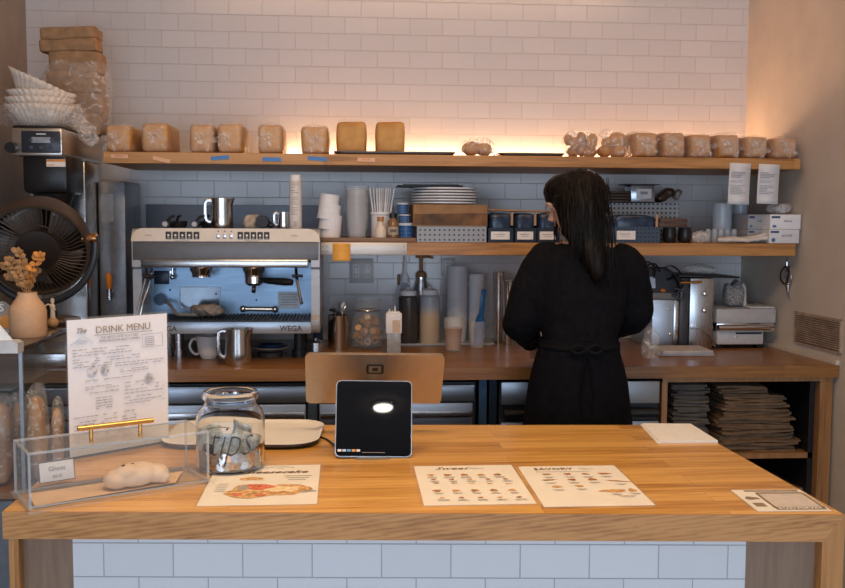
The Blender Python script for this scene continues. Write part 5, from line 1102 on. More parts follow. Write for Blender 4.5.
# small condiment bottle in front
b0 = base(393.5, 353); w = rad(386.5, 400.5, 353); h = hgt(306, 353, 393)
q = thing('sauce_bottle', 'small square sauce bottle with white twin nozzle cap, frontmost', 'bottle', b0)
bm = B(); box(bm, (0, 0, h*.25), (w*2, w*1.8, h*.5), bev=.003); obj('body', bm, plain('grey_clear', (.35, .36, .38), .2, alpha=.9), q)
bm = B(); box(bm, (0, 0, h*.64), (w*2.3, w*1.9, h*.44), bev=.006); bl = obj('sleeve', bm, M_WHITE, q)
bm = B(); box(bm, (w*.35, -w*.96, h*.58), (w*1.1, .001, h*.26)); g = obj('tan_label', bm, plain('tan_print', (.62, .48, .36), .6), q); g.parent = bl
bm = B(); 
for dx, hh in ((-.6, .93), (.2, 1.0), (-.15, .9)): cyl(bm, (dx*w, 0, h*.84), (dx*w, 0, h*hh), .004, .003, n=12)
box(bm, (0, 0, h*.86), (w*1.8, w*1.4, h*.05), bev=.003); obj('nozzle_cap', bm, M_WHITE, q)
# tray under the squeeze bottles
a, b_ = P(400, 345.5, Z=BC), P(484, 345.5, Z=BC); sy0 = a.y-.01
q = thing('drip_tray', 'pale flat tray under the squeeze bottles and cup stacks', 'tray', ((a.x+b_.x)/2, sy0+.10, CZ))
bm = B(); prism(bm, rrect(b_.x-a.x+.10, .2, .02), .004, frame='XY'); obj('pan', bm, plain('pale_tray', (.42, .45, .5), .4), q)
bm = B(); tube(bm, [(x, y, .006) for x, y in rrect(b_.x-a.x+.10, .2, .02)], .003, n=6, closed=True); obj('rim', bm, plain('pale_tray_rim', (.5, .53, .58), .35), q)
TZ = CZ+.0045
def squeeze(px0, px1, ptop, pbase, label, liquid, fillf, y, grp):
    x0_, x1_ = Xa(px0, y, 320), Xa(px1, y, 320); r_ = (x1_-x0_)/2; h = Za(ptop, y, px0)-TZ
    q = thing('squeeze_bottle', label, 'bottle', ((x0_+x1_)/2, y, TZ), 0, grp)
    bm = B(); lathe(bm, [(0, 0), (r_*.96, 0), (r_, .004), (r_, h*.82), (r_*.8, h*.86), (0, h*.86)], n=36)
    m, nt, b = newmat('squeeze_fill'); tc = N(nt, 'ShaderNodeTexCoord'); sp = N(nt, 'ShaderNodeSeparateXYZ'); L(nt, tc.outputs['Object'], sp.inputs[0])
    mr = N(nt, 'ShaderNodeMapRange'); mr.inputs['From Min'].default_value = h*fillf-.012; mr.inputs['From Max'].default_value = h*fillf+.03; L(nt, sp.outputs['Z'], mr.inputs['Value'])
    mx = N(nt, 'ShaderNodeMix', data_type='RGBA'); L(nt, mr.outputs[0], mx.inputs[0]); mx.inputs[6].default_value = (*liquid, 1); mx.inputs[7].default_value = (.40, .44, .50, 1) if liquid[0] > .3 else (liquid[0]*1.6, liquid[1]*1.8, liquid[2]*2.2, 1)
    L(nt, mx.outputs[2], b.inputs['Base Color']); b.inputs['Roughness'].default_value = .3
    obj('body', bm, m, q)
    bm = B(); lathe(bm, [(0, h*.85), (r_*.84, h*.85), (r_*.84, h*.93), (r_*.55, h*.95), (r_*.25, h*.965), (r_*.12, h), (0, h)], n=36); obj('cap', bm, M_CUP, q)
ya = sy0+.055
squeeze(398.5, 418, 287, 343, 'squeeze bottle of dark syrup with white cap on the pale tray', (.055, .05, .048), .9, ya, None)
squeeze(419.5, 439.5, 286, 343, 'squeeze bottle of cream coloured sauce with white cap on pale tray', (.62, .47, .33), .52, ya, None)
# bottles behind
yb_ = sy0+.21; q = thing('pump_bottle', 'steel syrup bottle with brown pump behind the squeeze bottles', 'pump bottle', (Xa(421.5, yb_, 280), yb_+.02, CZ))
hb = Za(277, yb_)-CZ; ht = Za(256, yb_)-CZ; 
bm = B(); lathe(bm, [(0, 0), (.036, 0), (.038, .004), (.038, hb*.8), (.026, hb*.95), (.026, hb), (0, hb)], n=36); obj('body', bm, M_STEELV, q)
bm = B(); lathe(bm, [(0, hb), (.028, hb), (.024, hb+.02), (.009, hb+.03), (.009, ht-.012), (.013, ht-.01), (.013, ht), (0, ht)], n=28); tube(bm, [(0, 0, ht-.006), (.03, -.01, ht-.004), (.055, -.015, ht-.008)], .006, n=8); tube(bm, [(0, 0, ht-.006), (-.026, 0, ht-.004)], .006, n=8); obj('pump', bm, plain('brown_pump', (.30, .15, .06), .4), q)
q = thing('spray_bottle', 'clear bottle with white neck and thin nozzle behind dark syrup bottle', 'bottle', (Xa(405, yb_, 280), yb_+.0, CZ)); h1 = Za(282, yb_)-CZ; h2 = Za(256, yb_)-CZ
bm = B(); lathe(bm, [(0, 0), (.024, 0), (.026, .004), (.026, h1*.85), (.012, h1), (0, h1)], n=28); obj('body', bm, plain('spray_clear', (.5, .6, .75), .1, alpha=.5, noise_amt=0), q)
bm = B(); lathe(bm, [(0, h1-.002), (.018, h1-.002), (.018, h1+.03), (.008, h1+.045), (.0045, h2), (0, h2)], n=28); obj('nozzle', bm, M_CUP, q)
bm = B(); box(bm, (0, 0, 0), (.014, .012, .052), bev=.003); p = P(399, 280, Y=4.57); tag(obj('wall_hook', bm, plain('hook_wood', (.25, .13, .06), .5), None, loc=(p.x, 4.5935, p.z)), 'small brown wooden hook on the tiles behind the bottles', 'hook')
# cup stacks on counter
def stack_px(px0, px1, ptop, y, z, mat, name, label, grp, n, taper=.78, lean=(0, 0)):
    x0_, x1_ = Xa(px0, y, 300), Xa(px1, y, 300); rt = (x1_-x0_)/2-.0025; H = Za(ptop, y, px0)-z; h = .115; pit = (H-h)/(n-1)
    cupstack(name, 'cup', n, rt, rt*taper, h, pit, ((x0_+x1_)/2, y, z), mat, label, grp, lean=lean)
M_CUPC = plain('frosted_cup', (.74, .78, .84), .3, noise_amt=.01, alpha=.8)
stack_px(446, 468, 266, sy0+.10, TZ, M_CUPC, 'plastic_cup', 'frosted plastic cup nested in the tallest stack behind the iced latte', 'frosted cups in the tallest stack on the back counter', 12, .8)
stack_px(467.5, 485, 274, sy0+.13, TZ, M_CUP, 'paper_cup', 'white paper cup nested in the stack behind the blue scoop', 'white paper cups in the stack behind the blue scoop', 10, .8)
# latte glass
b0 = base(453, 351.5); r_ = rad(443.5, 463, 351.5); h = hgt(318, 351.5, 453)
q = thing('iced_latte', 'clear tumbler of milky coffee standing on the back counter', 'drink', b0)
bm = B(); lathe(bm, [(0, 0), (r_*.78, 0), (r_*.8, .002), (r_, h), (r_*.96, h), (r_*.77, .008), (0, .008)], n=44); obj('glass', bm, plain('tumbler', (.85, .88, .9), .03, noise_amt=0, alpha=.12), q)
bm = B(); lathe(bm, [(0, .009), (r_*.75, .009), (r_*.91, h*.70), (0, h*.70)], n=44); obj('coffee', bm, plain('milk_coffee', (.31, .18, .10), .3, noise_amt=.02), q)
# blue scoop in clear cup
b0 = base(477, 347.5); r_ = rad(468.5, 485.5, 347.5); h = hgt(321, 347.5, 477)
bm = B(); lathe(bm, [(0, 0), (r_*.78, 0), (r_*.8, .002), (r_, h), (r_*.96, h), (r_*.77, .005), (0, .005)], n=40)
tag(obj('plastic_cup', bm, M_CLEAR, None, loc=b0), 'clear cup holding the blue scoop, right of the iced latte', 'cup')
q = thing('ice_scoop', 'translucent blue scoop with perforated handle standing in a clear cup', 'scoop', b0+Vector((.001, 0, .008))); q.rotation_euler = (0, R(6), 0)
M_BLUE = plain('scoop_blue', (.015, .12, .36), .25, noise_amt=.04)
hs = hgt(290, 347.5, 480)-.008
bm = B(); v = sph(bm, (0, 0, hs*.30), (.024, .016, hs*.31), 22, 14); 
for u in v: 
    if u.co.y < -.004: u.co.y = -.004+(u.co.y+.004)*-.55
obj('bowl', bm, M_BLUE, q)
bm = B(); box(bm, (0.002, 0, hs*.79), (.024, .008, hs*.44), bev=.003); hd_ = obj('handle', bm, M_BLUE, q)
bm = B()
for i in range(5):
    for j in (-1, 0, 1): cyl(bm, (.002+.0065*j, -.0042, hs*(.63+.075*i)), (.002+.0065*j, -.0047, hs*(.63+.075*i)), .0018, n=8)
g = obj('grip_holes', bm, plain('hole_navy', (.005, .03, .10), .5), q); g.parent = hd_
# shaker and measuring glasses beside the person
for k, (px0, px1, pt, pb, mt, lb, nm) in enumerate(((492.5, 504, 272, 343, M_STEELV, 'tall dark steel shaker left of the woman in black', 'shaker'), (502, 512.5, 281, 345, plain('bright_steel', (.75, .78, .82), .12, metal=1), 'bright tall steel tumbler touching the sleeve of the woman', 'tumbler'))):
    b0 = base((px0+px1)/2, pb); r_ = rad(px0, px1, pb); h = hgt(pt, pb, px0)
    bm = B(); lathe(bm, [(0, 0), (r_*.72, 0), (r_*.76, .004), (r_*.9, h*.55), (r_, h-.004), (r_*1.03, h), (r_*.95, h), (r_*.7, .01), (0, .01)], n=36); tag(obj(nm, bm, mt, None, loc=b0), lb, nm)
# wall sockets
for k, (x0_, x1_, y0_, y1_, n_, lb) in enumerate(((349.5, 373.5, 258.5, 283, 2, 'double white socket plate on the tiles left of the bottles'), (441, 455, 258, 276, 1, 'single white socket plate on the tiles behind the cup stack'))):
    a, b_ = P(x0_, y0_, Y=WY), P(x1_, y1_, Y=WY); w, h = b_.x-a.x, a.z-b_.z
    q = thing('wall_socket', lb, 'socket', ((a.x+b_.x)/2, WY-.0005, (a.z+b_.z)/2)); bm = B(); box(bm, (0, -.003, 0), (w, .006, h), bev=.002); obj('plate', bm, plain('socket_white', (.60, .61, .62), .35, noise_amt=.01), q)
    for j in range(n_):
        dx = (j-.5)*w*.46 if n_ == 2 else 0; bm = B(); box(bm, (dx, -.007, 0), (.034, .004, .066), bev=.003); rk = obj('outlet', bm, M_WHITE, q)
        bm = B()
        for zz in (-.018, .018):
            for xx in (-.006, .006): box(bm, (dx+xx, -.0093, zz), (.0025, .001, .009))
        g = obj('slots', bm, M_BLACK, q); g.parent = rk
# ---------------------------------------------------------------- right side of the back counter
sc_y = 4.20
xa, xb = Xa(652, sc_y, 320), Xa(678, sc_y, 320); h = Za(300, sc_y)-CZ
q = thing('steel_box', 'bluish steel cabinet box right of the woman, under the black device', 'box', ((xa+xb)/2, sc_y, CZ))
bm = B(); box(bm, (0, .15, h/2), (xb-xa, .3, h), bev=.004); obj('body', bm, brushed('blue_steel', (.50, .57, .66), .4), q)
for px, py in ((669, 309), (670, 334)):
    bm = B(); p = P(px, py, Y=sc_y)-Vector(q.location); sph(bm, p, (.006, .004, .006), 10, 6); obj('screw', bm, M_CHROME, q)
bm = B(); box(bm, ((xb-xa)/2-.012, -.006, h*.5), (.022, .01, h*.98), bev=.002); obj('corner_strip', bm, M_STEELV, q)
zz = Za(300, sc_y)+.001
bm = B(); box(bm, (0, .13, .015), (xb-xa+.02, .26, .03), bev=.003); tag(obj('grey_tray', bm, plain('grey_plastic', (.18, .18, .19), .5), None, loc=((xa+xb)/2, sc_y, zz)), 'grey flat slab on top of the bluish steel box', 'tray')
zz += .031; q = thing('label_printer', 'black device with white tag on the steel box right of the woman', 'printer', ((xa+xb)/2-.01, sc_y+.02, zz)); hh = Za(268, sc_y)-zz
bm = B(); prism(bm, [(-.075, 0), (.075, 0), (.06, hh*.55), (.02, hh), (-.06, hh)], .16, frame='XZ'); obj('housing', bm, plain('printer_black', (.02, .025, .04), .35), q)
bm = B(); p = P(651.5, 282.5, Y=sc_y+.018)-Vector(q.location); box(bm, p, (.034, .003, .052), rot=(0, R(-4), 0)); obj('white_tag', bm, plain('tag_pale', (.62, .72, .86), .5), q)
bm = B(); p = P(663, 290.5, Y=sc_y+.015)-Vector(q.location); sph(bm, p, (.014, .008, .009), 12, 8); obj('orange_key', bm, plain('orange_key', (.55, .17, .03), .5), q)
cab = [(641, 264, 648, 262, 655, 268, 654, 278), (643, 275, 647, 266, 655, 264, 660, 272), (654, 269, 665, 268, 675, 275, 680, 284), (668, 280, 676, 278, 684, 284, 679, 292), (672, 296, 680, 290, 683, 281, 675, 276), (674, 288, 685, 292, 681, 300, 672, 292), (660, 270, 672, 266, 682, 277, 676, 296)]
for k, c in enumerate(cab):
    bm = B(); yy = sc_y-.01-.008*(k % 3); tube(bm, spline([P(c[i], c[i+1], Y=yy-.01*math.sin(i+k)) for i in range(0, 8, 2)]), .0042, n=7)
    o = obj('cable', bm, M_BLACK, q); o.location = -Vector(q.location)
q2 = bpy.data.objects['label_printer']
# slicer: upright steel housing with chute
sl_y = 4.16; xa, xb = Xa(690.5, sl_y, 310), Xa(714.5, sl_y, 310); h = Za(278, sl_y)-CZ
q = thing('bread_slicer', 'upright stainless slicer with curved chute and top plate', 'slicer', ((xa+xb)/2, sl_y, CZ)); w = xb-xa
bm = B(); box(bm, (0, .16, h/2), (w, .3, h), bev=.006); obj('housing', bm, brushed('slicer_steel', (.55, .58, .62), .25, axis='Z'), q)
bm = B(); box(bm, (-w*.5-.021, .13, h*.5), (.040, .22, h), bev=.004); obj('gap_filler', bm, plain('gap_shade', (.06, .06, .07), .4, metal=.3), q)  # dark block standing in for the shaded gap beside the housing
bm = B(); A = [(-w*.5+.0, h*.30), (-w*.1, h*.28), (w*.25, h*.2), (w*.42, h*.06)]; pts = spline([(x, 0, z) for x, z in A]); vs = [[bm.verts.new((p.x, yy, p.z)) for yy in (-.05, .0)] for p in pts]
for i in range(len(pts)-1): bm.faces.new((vs[i][0], vs[i][1], vs[i+1][1], vs[i+1][0]))
obj('chute', bm, M_CHROME, q, solid=.002)
bm = B(); box(bm, (.03, .14, h+.006), (.28, .27, .008), rot=(0, R(1.5), 0), bev=.002); obj('top_plate', bm, M_DARK, q)
bm = B(); cyl(bm, (-w*.5-.055, -.012, h*.94), (-w*.1, -.012, h*.95), .006); obj('guide_rod', bm, M_BRASS, q)
for z_ in (.78, .55):
    bm = B(); sph(bm, (w*.1, -.001, h*z_), (.012, .004, .012), 12, 6); obj('screw', bm, M_CHROME, q)
bm = B(); v = blobbox(bm, (0, 0, .02), (.16, .14, .04), .009, 18, 5.5, cuts=12, power=2.6)
for u in v: u.co.z = max(u.co.z, .0008)
tag(obj('plastic_bag', bm, filmmat('slicer_bag_film', base=.2, peak=.6, scale=24), None, loc=(Xa(706, sl_y, 272), sl_y+.10, CZ+h+.016), smooth=70), 'clear crumpled plastic bag lying on the slicer top plate', 'plastic bag')
# paper stack at the foot
a, b_ = P(657, 350, Y=4.0), P(712, 350, Y=4.0)
bm = B()
for k in range(5): box(bm, (.003*math.sin(k*2), .004*math.cos(k), .003+.0045*k), (b_.x-a.x-.01-.004*k, .18, .004), rot=(0, 0, .03*math.sin(k)))
tag(obj('paper_pile', bm, plain('pale_paper', (.50, .48, .48), .7), None, loc=((a.x+b_.x)/2, 4.05, CZ)), 'pile of pale paper sheets in front of the steel slicer', 'paper pile')
# toaster oven
to_y = 4.19; xa, xb = Xa(715.5, to_y, 320), Xa(775, to_y, 320); w = xb-xa
q = thing('toaster_oven', 'pale grey countertop oven with chrome handle bar in the right corner', 'oven', ((xa+xb)/2, to_y, CZ))
def tz(py): return Za(py, to_y, 745)-CZ
M_OVEN = plain('oven_grey', (.42, .42, .43), .35, noise_amt=.03)
bm = B(); box(bm, (0, .16, (tz(308.5)+tz(323))/2), (w, .34, tz(308.5)-tz(323)), bev=.006); obj('lid', bm, M_OVEN, q)
bm = B(); box(bm, (w*.28, .1, tz(308.5)+.004), (w*.42, .2, .008), bev=.003); obj('lid_trim', bm, plain('oven_white', (.62, .62, .62), .35), q)
bm = B(); tube(bm, [(-w*.48, -.02, tz(327)), (w*.45, -.02, tz(327))], .014, n=16); box(bm, (0, .15, tz(327)), (w*.95, .3, tz(322)-tz(332)), bev=.004); obj('handle_bar', bm, M_CHROME, q)
bm = B(); box(bm, (-w*.08, .15, (tz(331)+tz(346))/2+.004), (w*.78, .31, tz(331)-tz(346)-.006), bev=.006); fp = obj('front_panel', bm, plain('oven_front', (.50, .50, .51), .4, noise_amt=.03), q)
bm = B(); box(bm, (-.01, -.006, tz(333)), (.07, .004, .008)); box(bm, (w*.18, -.006, tz(333)), (.05, .004, .008)); g = obj('vent_slots', bm, M_BLACK, q); g.parent = fp
bm = B(); sph(bm, (-w*.16, -.006, tz(337)), (.005, .003, .005), 10, 6); g = obj('screw', bm, M_CHROME, q); g.parent = fp
for sx in (-.42, .30):
    bm = B(); box(bm, (w*sx, .05, .006), (.03, .05, .012)); obj('foot', bm, M_BLACK, q)
bm = B(); v = blobbox(bm, (0, 0, .055), (.085, .08, .108), .007, 22, 2.9, cuts=12, power=3.4)
for u in v:
    u.co.z = max(u.co.z, .0008)
    if u.co.z > .085: u.co.z += .014*math.sin(u.co.x*110)
q3 = thing('crumpled_bag', 'grey crumpled paper bag standing on the countertop oven', 'bag', (Xa(742, to_y, 300), to_y+.1, CZ+tz(308.5)+.002))
obj('body', bm, plain('speckled_grey_bag', (.27, .26, .26), .8, noise_amt=.3, nscale=120, bump=.4), q3, smooth=60); q3['category'] = 'bag'
bm = B(); prism(bm, [(.038, 0), (.052, 0), (.046, .09), (.034, .11), (.028, .10)], .05, base=(0, -.03, 0), frame='XZ'); obj('side_gusset', bm, plain('pale_gusset', (.52, .50, .48), .7), q3)
bm = B(); p = P(727, 294.5, Y=WY-.001); box(bm, (0, 0, 0), (.055, .0015, .033)); q = tag(obj('wall_sticker', bm, plain('pale_sticker', (.55, .58, .64), .5), None, loc=p, smooth=0), 'small printed sticker on the back wall above the oven', 'sticker')
bm = B(); box(bm, (.013, -.001, .008), (.02, .0006, .008)); obj('orange_mark', bm, plain('orange_mark', (.6, .28, .06), .5), q)
bm = B(); box(bm, (-.012, -.001, 0), (.018, .0006, .018)); obj('printed_mark', bm, plain('blue_ink', (.05, .16, .36), .5), q)
# scissors hanging on the right wall
wy = 3.0
sp0 = P(785, 262, Y=4.12); wxs = wxr(4.12)
def PW(px, py, off=.012):
    """point on the right wall plane"""
    d = ((px-422.5)/F)*RA + (-(py-294)/F)*UA + FA; t = (WXR+WY*0.047-off-CAM[0])/(d.x+0.047*d.y); return Vector(CAM)+d*t
q = thing('scissors', 'pair of scissors hanging on a hook on the right wall', 'scissors', PW(786, 262))
o_ = Vector(q.location)
for k, (pts, mt, nm) in enumerate((([(786, 266), (781, 272), (781, 280), (785, 284), (788, 278), (788, 270), (786, 266)], M_BLACK, 'handle'), ([(788, 266), (786, 272), (787, 281), (789.5, 284), (791, 277), (790, 269), (788, 266)], M_STEEL, 'handle'))):
    bm = B(); tube(bm, spline([PW(a, b)-o_ for a, b in pts]), .0035, n=7); obj(nm, bm, mt, q)
for a in ((785.5, 283, 790, 301), (788.5, 283, 787.5, 298)):
    bm = B(); tube(bm, [PW(a[0], a[1])-o_, PW((a[0]+a[2])/2, (a[1]+a[3])/2)-o_, PW(a[2], a[3])-o_], [.005, .004, .001], n=6); obj('blade', bm, M_STEEL, q)
bm = B(); tube(bm, [PW(787, 268, .010)-o_, PW(787, 262, .010)-o_, PW(787, 259, .002)-o_], .002, n=6); obj('hanging_loop', bm, M_CHROME, q)
# vent grille on the right wall, trim along the counter
pA, pB, pC, pD = PW(796, 318, 0), PW(843, 312, 0), PW(843, 364, 0), PW(796, 349, 0)
y0_, y1_ = pB.y, pA.y; z0_, z1_ = 1.045, (pA.z+pB.z)/2
q = thing('vent_grille', 'beige louvred vent grille low on the right wall', 'vent', (wxr((y0_+y1_)/2), (y0_+y1_)/2, z0_), math.atan(0.047))
bm = B(); ww = y1_-y0_; hh = z1_-z0_
for c, s in (((-.004, 0, .004), (.008, ww, .008)), ((-.004, 0, hh-.004), (.008, ww, .008)), ((-.004, -ww/2+.004, hh/2), (.008, .008, hh)), ((-.004, ww/2-.004, hh/2), (.008, .008, hh))): box(bm, c, s)
M_VENT = plain('vent_beige', (.40, .30, .23), .6, noise_amt=.15, nscale=22); obj('frame', bm, M_VENT, q)
for k in range(13):
    bm = B(); box(bm, (-.006, 0, .016+(hh-.03)*k/12), (.010, ww-.014, .0035), rot=(0, R(35), 0)); obj('slat', bm, M_VENT, q)
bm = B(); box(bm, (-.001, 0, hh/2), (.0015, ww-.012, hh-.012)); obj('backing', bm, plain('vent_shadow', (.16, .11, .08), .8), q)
bm = B(); slab(bm, [(wxr(BY)-.016, BY+.005), (wxr(BY)-.001, BY+.005), (WXR-.001, WY-.003), (WXR-.016, WY-.003)], BC+.0005, BC+.018); struct('trim_1', bm, M_PAINT, smooth=0)
# ---------------------------------------------------------------- the person at the back counter
PYc = 3.34
def X3(px, py=300): return Xa(px, PYc, py)
def Z3(py): return Za(py, PYc, 578)
pc_ = X3(578)
person = thing('person', 'woman with long dark hair in black top and apron, back turned, working at the counter', 'person', (pc_, PYc, 0))
PO = Vector((pc_, PYc, 0))
def loft(bm, rings, n=32, cap=True, expo=2.0):
    rs = []
    for (z, cx, cy, rx, ry) in rings:
        r_ = []
        for k in range(n):
            a = 2*math.pi*k/n; c, s = math.cos(a), math.sin(a)
            f = (abs(c)**expo+abs(s)**expo)**(-1/expo); r_.append(bm.verts.new((cx+rx*c*f, cy+ry*s*f, z)))
        rs.append(r_)
    skinrings(bm, rs, cap, cap)
def remeshed(bm, voxel, smooth_it=4, disp=None):
    me = bpy.data.meshes.new('tmp'); bmesh.ops.recalc_face_normals(bm, faces=bm.faces); bm.to_mesh(me); bm.free()
    o = bpy.data.objects.new('tmp', me); COL.objects.link(o)
    md = o.modifiers.new('r', 'REMESH'); md.mode = 'VOXEL'; md.voxel_size = voxel; md.use_smooth_shade = True
    ms_ = o.modifiers.new('s', 'SMOOTH'); ms_.iterations = smooth_it; ms_.factor = 0.5
    dg = bpy.context.evaluated_depsgraph_get(); m2 = bpy.data.meshes.new_from_object(o.evaluated_get(dg))
    bpy.data.objects.remove(o); b2 = bmesh.new(); b2.from_mesh(m2); bpy.data.meshes.remove(m2)
    if disp:
        b2.normal_update()
        for v in b2.verts: v.co += v.normal*disp(v.co)
    return b2
zs_ = Z3(256)          # shoulder height
hx, hz = X3(577, 205)-pc_, Z3(204)
shL, shR = Vector((X3(541)-pc_, 0.0, Z3(261))), Vector((X3(628)-pc_, 0.0, Z3(264)))
elL, elR = Vector((X3(519, 328)-pc_, 0.03, Z3(325))), Vector((X3(641, 320)-pc_, 0.05, Z3(319)))
wrL, wrR = Vector((-0.10, 0.33, 1.10)), Vector((0.155, 0.34, 1.12))
Mh = Matrix.Translation((hx, 0.01, hz)) @ Matrix.Rotation(R(52), 4, 'Z') @ Matrix.Rotation(R(-16), 4, 'X')
# body
bm = B()
loft(bm, [(0.86, 0, .0, .145, .10), (.95, 0, .0, .145, .10), (1.08, 0, 0, .098, .075), (1.2, 0, 0, .11, .08), (1.34, 0, 0, .135, .085), (zs_-.01, 0, 0, .13, .065), (zs_+.03, 0, 0, .07, .06), (zs_+.06, 0, .0, .05, .05)])
tube(bm, [(0, 0, zs_-.02), (.0, .0, zs_+.06), (hx*.6, .012, hz-.08), (hx, .01, hz-.03)], [.055, .048, .047, .045], n=20)
for sgn, sh, el, wr in ((-1, shL, elL, wrL), (1, shR, elR, wrR)):
    tube(bm, [sh*.8+Vector((0, 0, sh.z*.2)), sh, sh.lerp(el, .5), el, el.lerp(wr, .35), wr], [.05, .05, .043, .037, .035, .024], n=16)
    d = (wr-el).normalized(); side = d.cross(Vector((0, 0, 1))).normalized()*(-sgn)   # towards the thumb
    palm = wr+d*.045; up = side.cross(d)
    for q in (0.0, .35, .7, 1.0): sph(bm, wr.lerp(wr+d*.085, q), (.030+.006*q, .030, .015), 14, 8, rot=(0, 0, math.atan2(d.y, d.x)-math.pi/2))
    ln = [.068, .078, .072, .056]
    for k in range(4):
        b0_ = wr+d*.088+side*(.024-.016*k); l = ln[k]; dn = Vector((0, 0, -1))
        tube(bm, [b0_-d*.02, b0_, b0_+d*l*.42+dn*.006, b0_+d*l*.72+dn*.022, b0_+d*l*.80+dn*.042], [.0095, .0095, .0088, .008, .006], n=10)
    tb = wr+d*.03+side*.028; tube(bm, [tb-side*.01, tb+side*.014+d*.018, tb+side*.022+d*.045-Vector((0, 0, .008)), tb+side*.018+d*.066-Vector((0, 0, .018))], [.013, .0115, .0095, .007], n=10)
for sgn in (-1, 1):
    tube(bm, [(sgn*.075, 0, .92), (sgn*.085, .0, .86), (sgn*.088, .01, .52), (sgn*.088, .0, .46), (sgn*.088, -.015, .32), (sgn*.088, -.005, .08)], [.085, .088, .058, .052, .055, .034], n=20)
    sph(bm, (sgn*.09, .05, .045), (.042, .11, .035), 16, 10)
hb_ = bmesh.new()
sph(hb_, (0, 0, .02), (.074, .092, .098), 28, 18); sph(hb_, (0, .022, -.035), (.058, .068, .072), 24, 16); sph(hb_, (0, .072, -.078), (.022, .020, .018), 14, 10)
tube(hb_, [(0, .088, .012), (0, .101, -.008), (0, .112, -.026), (0, .100, -.034)], [.007, .009, .012, .008], n=12)
sph(hb_, (0, .093, -.052), (.022, .008, .005), 14, 8); sph(hb_, (0, .091, -.060), (.019, .008, .006), 14, 8)
for s in (-1, 1): sph(hb_, (s*.034, .080, .012), (.016, .010, .009), 12, 8); sph(hb_, (s*.040, .086, .026), (.022, .008, .005), 12, 6); sph(hb_, (s*.075, -.004, -.008), (.008, .018, .030), 12, 10)
bmesh.ops.transform(hb_, matrix=Mh, verts=hb_.verts); tm = bpy.data.meshes.new('t'); hb_.to_mesh(tm); hb_.free(); bm.from_mesh(tm); bpy.data.meshes.remove(tm)
M_SKIN = plain('skin', (.55, .33, .23), .5, noise_amt=.03, sss=.1)
obj('body', remeshed(bm, .0055, 3), M_SKIN, person, smooth=80)
for s in (-1, 1):
    bm = B(); sph(bm, (s*.033, .0865, .012), (.0105, .0075, .0065), 14, 10); bmesh.ops.transform(bm, matrix=Mh, verts=bm.verts); obj('eye', bm, plain('eye_white', (.6, .58, .55), .2), person)
# clothes
M_BLK = plain('black_cloth', (.0045, .0045, .0065), .9, noise_amt=.2, nscale=60, bump=.25); M_BLK2 = plain('black_apron_cloth', (.003, .0032, .0055), .85, noise_amt=.2, nscale=40, bump=.25)
def px3(px, py): return X3(px, py)-pc_
bm = B()
tr = []
for py, xl, xr, ry in ((243, 563, 596, .055), (246, 553, 606, .068), (251, 542, 618, .085), (259, 535, 627, .105), (275, 534, 628, .118), (300, 536, 626, .125), (322, 540, 621, .122), (338, 543, 615, .118), (352, 541, 617, .118)):
    a, b_ = px3(xl, py), px3(xr, py); tr.append((Z3(py), (a+b_)/2, .0, (b_-a)/2, ry))
loft(bm, list(reversed(tr)), expo=2.3)
for sh, el, wr, s in ((shL, elL, wrL, -1), (shR, elR, wrR, 1)):
    tube(bm, spline([sh+Vector((-s*.06, 0, .02)), sh+Vector((-s*.004, 0, -.012)), sh.lerp(el, .55)+Vector((-s*.004, 0, 0)), el+Vector((-s*.012, 0, .014)), el.lerp(wr, .35)+Vector((0, 0, .012)), el.lerp(wr, .95)], 4), [.055, .06, .064, .067, .069, .07, .071, .072, .072, .070, .068, .067, .066, .065, .063, .060, .056, .052, .047, .042, .038], n=24)
def wr_(co):
    n1 = noise.noise(Vector((co.x*9, co.y*9, co.z*16))); n2 = noise.noise(Vector((co.x*26+4, co.y*26, co.z*9)))
    return .006*n1+.0028*n2
obj('shirt', remeshed(bm, .0075, 5, wr_), M_BLK, person, smooth=80)
bm = B(); bmn = 72; rs = []
sk = [(338, 541, 617, .122), (345, 540, 618, .126), (352, 538, 619, .128), (366, 534, 623, .134), (384, 530, 627, .142), (404, 527, 629, .15), (424, 524.5, 631, .157)]
pr = []
for py, xl, xr, ry in sk: a, b_ = px3(xl, py), px3(xr, py); pr.append((Z3(py), (a+b_)/2, (b_-a)/2, ry))
for z_, rx, ry in ((.70, .19, .172), (.55, .193, .18), (.42, .195, .185)): pr.append((z_, pr[6][1], rx, ry))
for i, (z_, cx, rx, ry) in enumerate(pr):
    f = min(1, i/6); r_ = []
    for k in range(bmn):
        a = 2*math.pi*k/bmn; w_ = 1+f*(.020*math.sin(9*a+1)+.012*math.sin(17*a+.5)); r_.append(bm.verts.new((cx+rx*w_*math.cos(a), ry*w_*math.sin(a), z_)))
    rs.append(r_)
skinrings(bm, rs, False, False); obj('apron_skirt', bm, M_BLK2, person, smooth=60, solid=.003)
bm = B(); zz_ = Z3(345)
rs = []
for dz in (-.010, .010): rs.append([bm.verts.new((pr[1][1]+(pr[1][2]+.002)*math.cos(2*math.pi*k/60), (pr[1][3]+.003)*math.sin(2*math.pi*k/60), zz_+dz)) for k in range(60)])
skinrings(bm, rs, False, False); obj('waist_tie', bm, plain('tie_cloth', (.0045, .0045, .006), .8), person, smooth=60, solid=.004)
bm = B(); kn = Vector((.0, -.135, zz_)); sph(bm, kn, (.014, .010, .014), 14, 10)
for s in (-1, 1): tube(bm, spline([kn, kn+Vector((s*.03, -.008, .018)), kn+Vector((s*.055, -.004, .002)), kn+Vector((s*.03, -.006, -.012)), kn]), .005, n=8, flat=1.4); tube(bm, spline([kn, kn+Vector((s*.012, -.01, -.06)), kn+Vector((s*.022, -.012, -.15)), kn+Vector((s*.018, -.016, -.22))]), .006, n=8, flat=.5)
obj('tie_bow', bm, plain('tie_cloth', (.0045, .0045, .006), .8), person, smooth=60)
